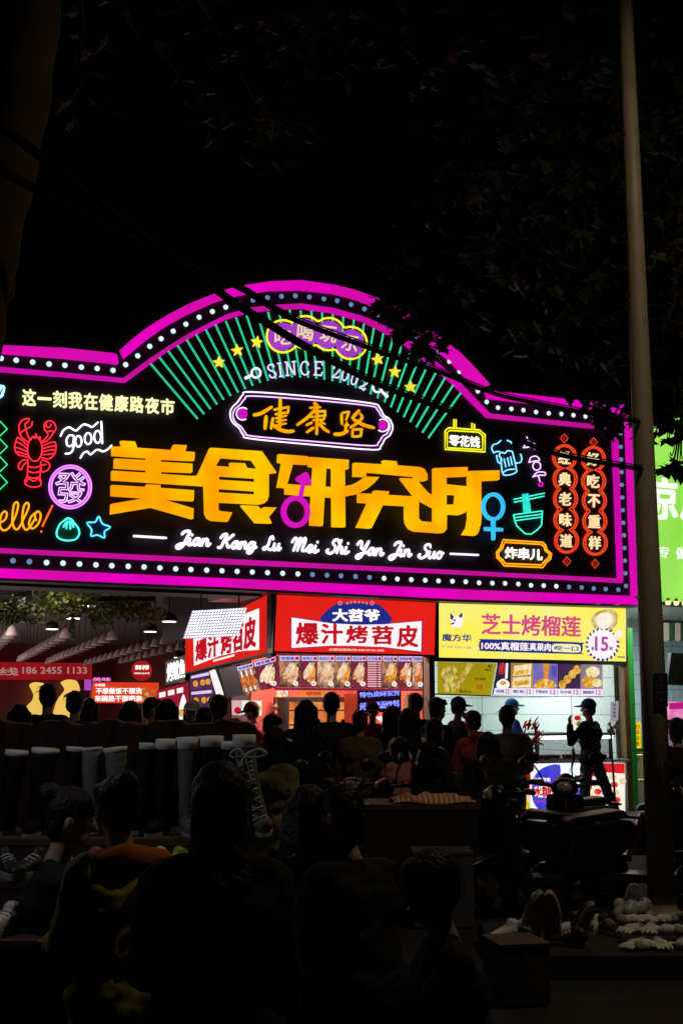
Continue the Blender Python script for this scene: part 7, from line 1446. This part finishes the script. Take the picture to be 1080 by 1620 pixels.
def tree(name, label, base, trunk, radii, clumps, seed, leafs):
    rr = random.Random(seed); t = thing(name, label, 'tree', base)
    c = M(); q = cr(trunk, False, 5); n = len(q); rs = []
    for i in range(n):
        f = i / (n - 1) * (len(radii) - 1); k = min(int(f), len(radii) - 2); rs.append((radii[k] + (radii[k + 1] - radii[k]) * (f - k)) * (1 + .05 * math.sin(i * 1.9)))
    c.tube(q, rs, 18, cap=False)
    for i, a_, s_ in ((int(n * .45), 1.0, .5), (int(n * .62), 3.0, .6), (int(n * .5), 5.0, .45)): c.ell(q[i] + V(math.cos(a_), math.sin(a_), 0) * rs[i] * .8, rs[i] * s_, rs[i] * s_, rs[i] * s_ * 1.1, 12, 8)
    c.build('trunk', m_bark, t, smooth=True); br = M(); cw = [M(), M()]
    for px, py, Y, r, nl, src in clumps:
        ce = at(px, py, Y); s0 = q[min(n - 1, int(src * (n - 1)))] if isinstance(src, float) else at(*src)
        md = s0.lerp(ce, .5) + V(rr.uniform(-.2, .2), rr.uniform(-.2, .2), .25 * (ce - s0).length * .3); pth = cr([s0, md, ce], False, 6); br.tube(pth, [.05 - .042 * i / (len(pth) - 1) for i in range(len(pth))], 6)
        for k in range(6):
            e = ce + V(rr.uniform(-1, 1), rr.uniform(-1, 1), rr.uniform(-.8, .8)) * r; br.tube(cr([pth[-3], ce.lerp(e, .5) + V(0, 0, .05), e], False, 4), .006, 4)
        for _ in range(nl):
            while True:
                d = V(rr.uniform(-1, 1), rr.uniform(-1, 1), rr.uniform(-1, 1))
                if d.length < 1: break
            p = ce + V(d.x * r, d.y * r, d.z * r * .8); dr = V(rr.gauss(0, .6), rr.gauss(0, .6), -rr.uniform(.1, 1.2)); leaf(cw[0 if rr.random() < .6 else 1], p, dr, V(rr.gauss(0, .5), rr.gauss(0, .5), 1), leafs * rr.uniform(.6, 1.25))
    br.build('branches', m_bark, t, smooth=True); o = cw[0].build('crown', m_leafs[0], t); cw[1].build('paler_leaves', m_leafs[1], t)
b0 = at(-120, 1200, 6.8); tr = [V(b0.x - .35, 6.8, .0), at(-122, 900, 6.8), at(-66, 560, 6.8), at(-26, 370, 6.8), at(18, 180, 6.9), at(45, 0, 7.0), at(76, -250, 7.1)]
tree('plane_tree', 'thick leaning plane tree trunk at the left edge of the picture', (tr[0].x, 6.8, .012), tr, [.30, .26, .23, .215, .21, .20, .18], [(330, 60, 9.5, .45, 40, 1.0), (430, 215, 10.0, .42, 34, 1.0), (320, 175, 9.8, .35, 26, .95), (500, 70, 10.0, .5, 40, 1.0), (120, 150, 9, .4, 18, .9), (180, -60, 8.5, .8, 120, 1.0), (420, -80, 9, .8, 110, 1.0)], 1, .16)
b1 = at(1230, 1300, 12.0); tr2 = [V(b1.x, 12.0, .0), at(1226, 900, 12), at(1220, 500, 12), at(1205, 200, 12.1), at(1180, -150, 12.2)]
cl = []
rr = random.Random(21)
for px, py, Y, r, nl in ((760, 60, 9.2, .55, 70), (850, 140, 8.8, .6, 95), (930, 60, 9.5, .6, 95), (810, 220, 9.3, .5, 75), (900, 250, 8.8, .6, 100), (980, 190, 8.6, .6, 90), (1050, 100, 9, .7, 110), (1060, 280, 8.6, .6, 90), (840, 330, 8.8, .55, 85), (750, 350, 9.0, .5, 75), (690, 400, 9.0, .45, 70), (780, 430, 8.8, .5, 80), (880, 420, 8.6, .55, 85), (960, 370, 8.8, .55, 85), (1060, 430, 8.5, .6, 90), (960, 480, 8.8, .5, 75), (880, 520, 9.0, .4, 50), (1040, 550, 8.8, .5, 75), (960, 590, 9.0, .38, 48), (650, 450, 9.2, .34, 36), (662, 530, 9.3, .22, 18), (622, 492, 9.3, .15, 18), (690, 545, 9.2, .15, 14), (640, 506, 9.2, .20, 22), (608, 482, 9.2, .12, 9), (1060, 660, 8.9, .26, 34), (985, 655, 9.2, .20, 26), (945, 640, 9.2, .14, 12), (1070, 730, 8.9, .10, 7), (715, 490, 9.0, .25, 26), (990, -60, 9, .9, 130), (800, -80, 9, .9, 130), (600, 40, 9.6, .35, 22), (640, 110, 9.4, .32, 22), (705, 230, 9.4, .34, 26)):
    cl.append((px, py, Y + 2.6 + (.5 if px > 900 else 0), r * 1.28, int(nl * .9), .8 if py > 300 else .95))
tree('plane_tree', 'leafy plane tree hanging over the right half of the picture', (b1.x, 12.0, .012), tr2, [.26, .22, .19, .16, .11], cl, 5, .20)
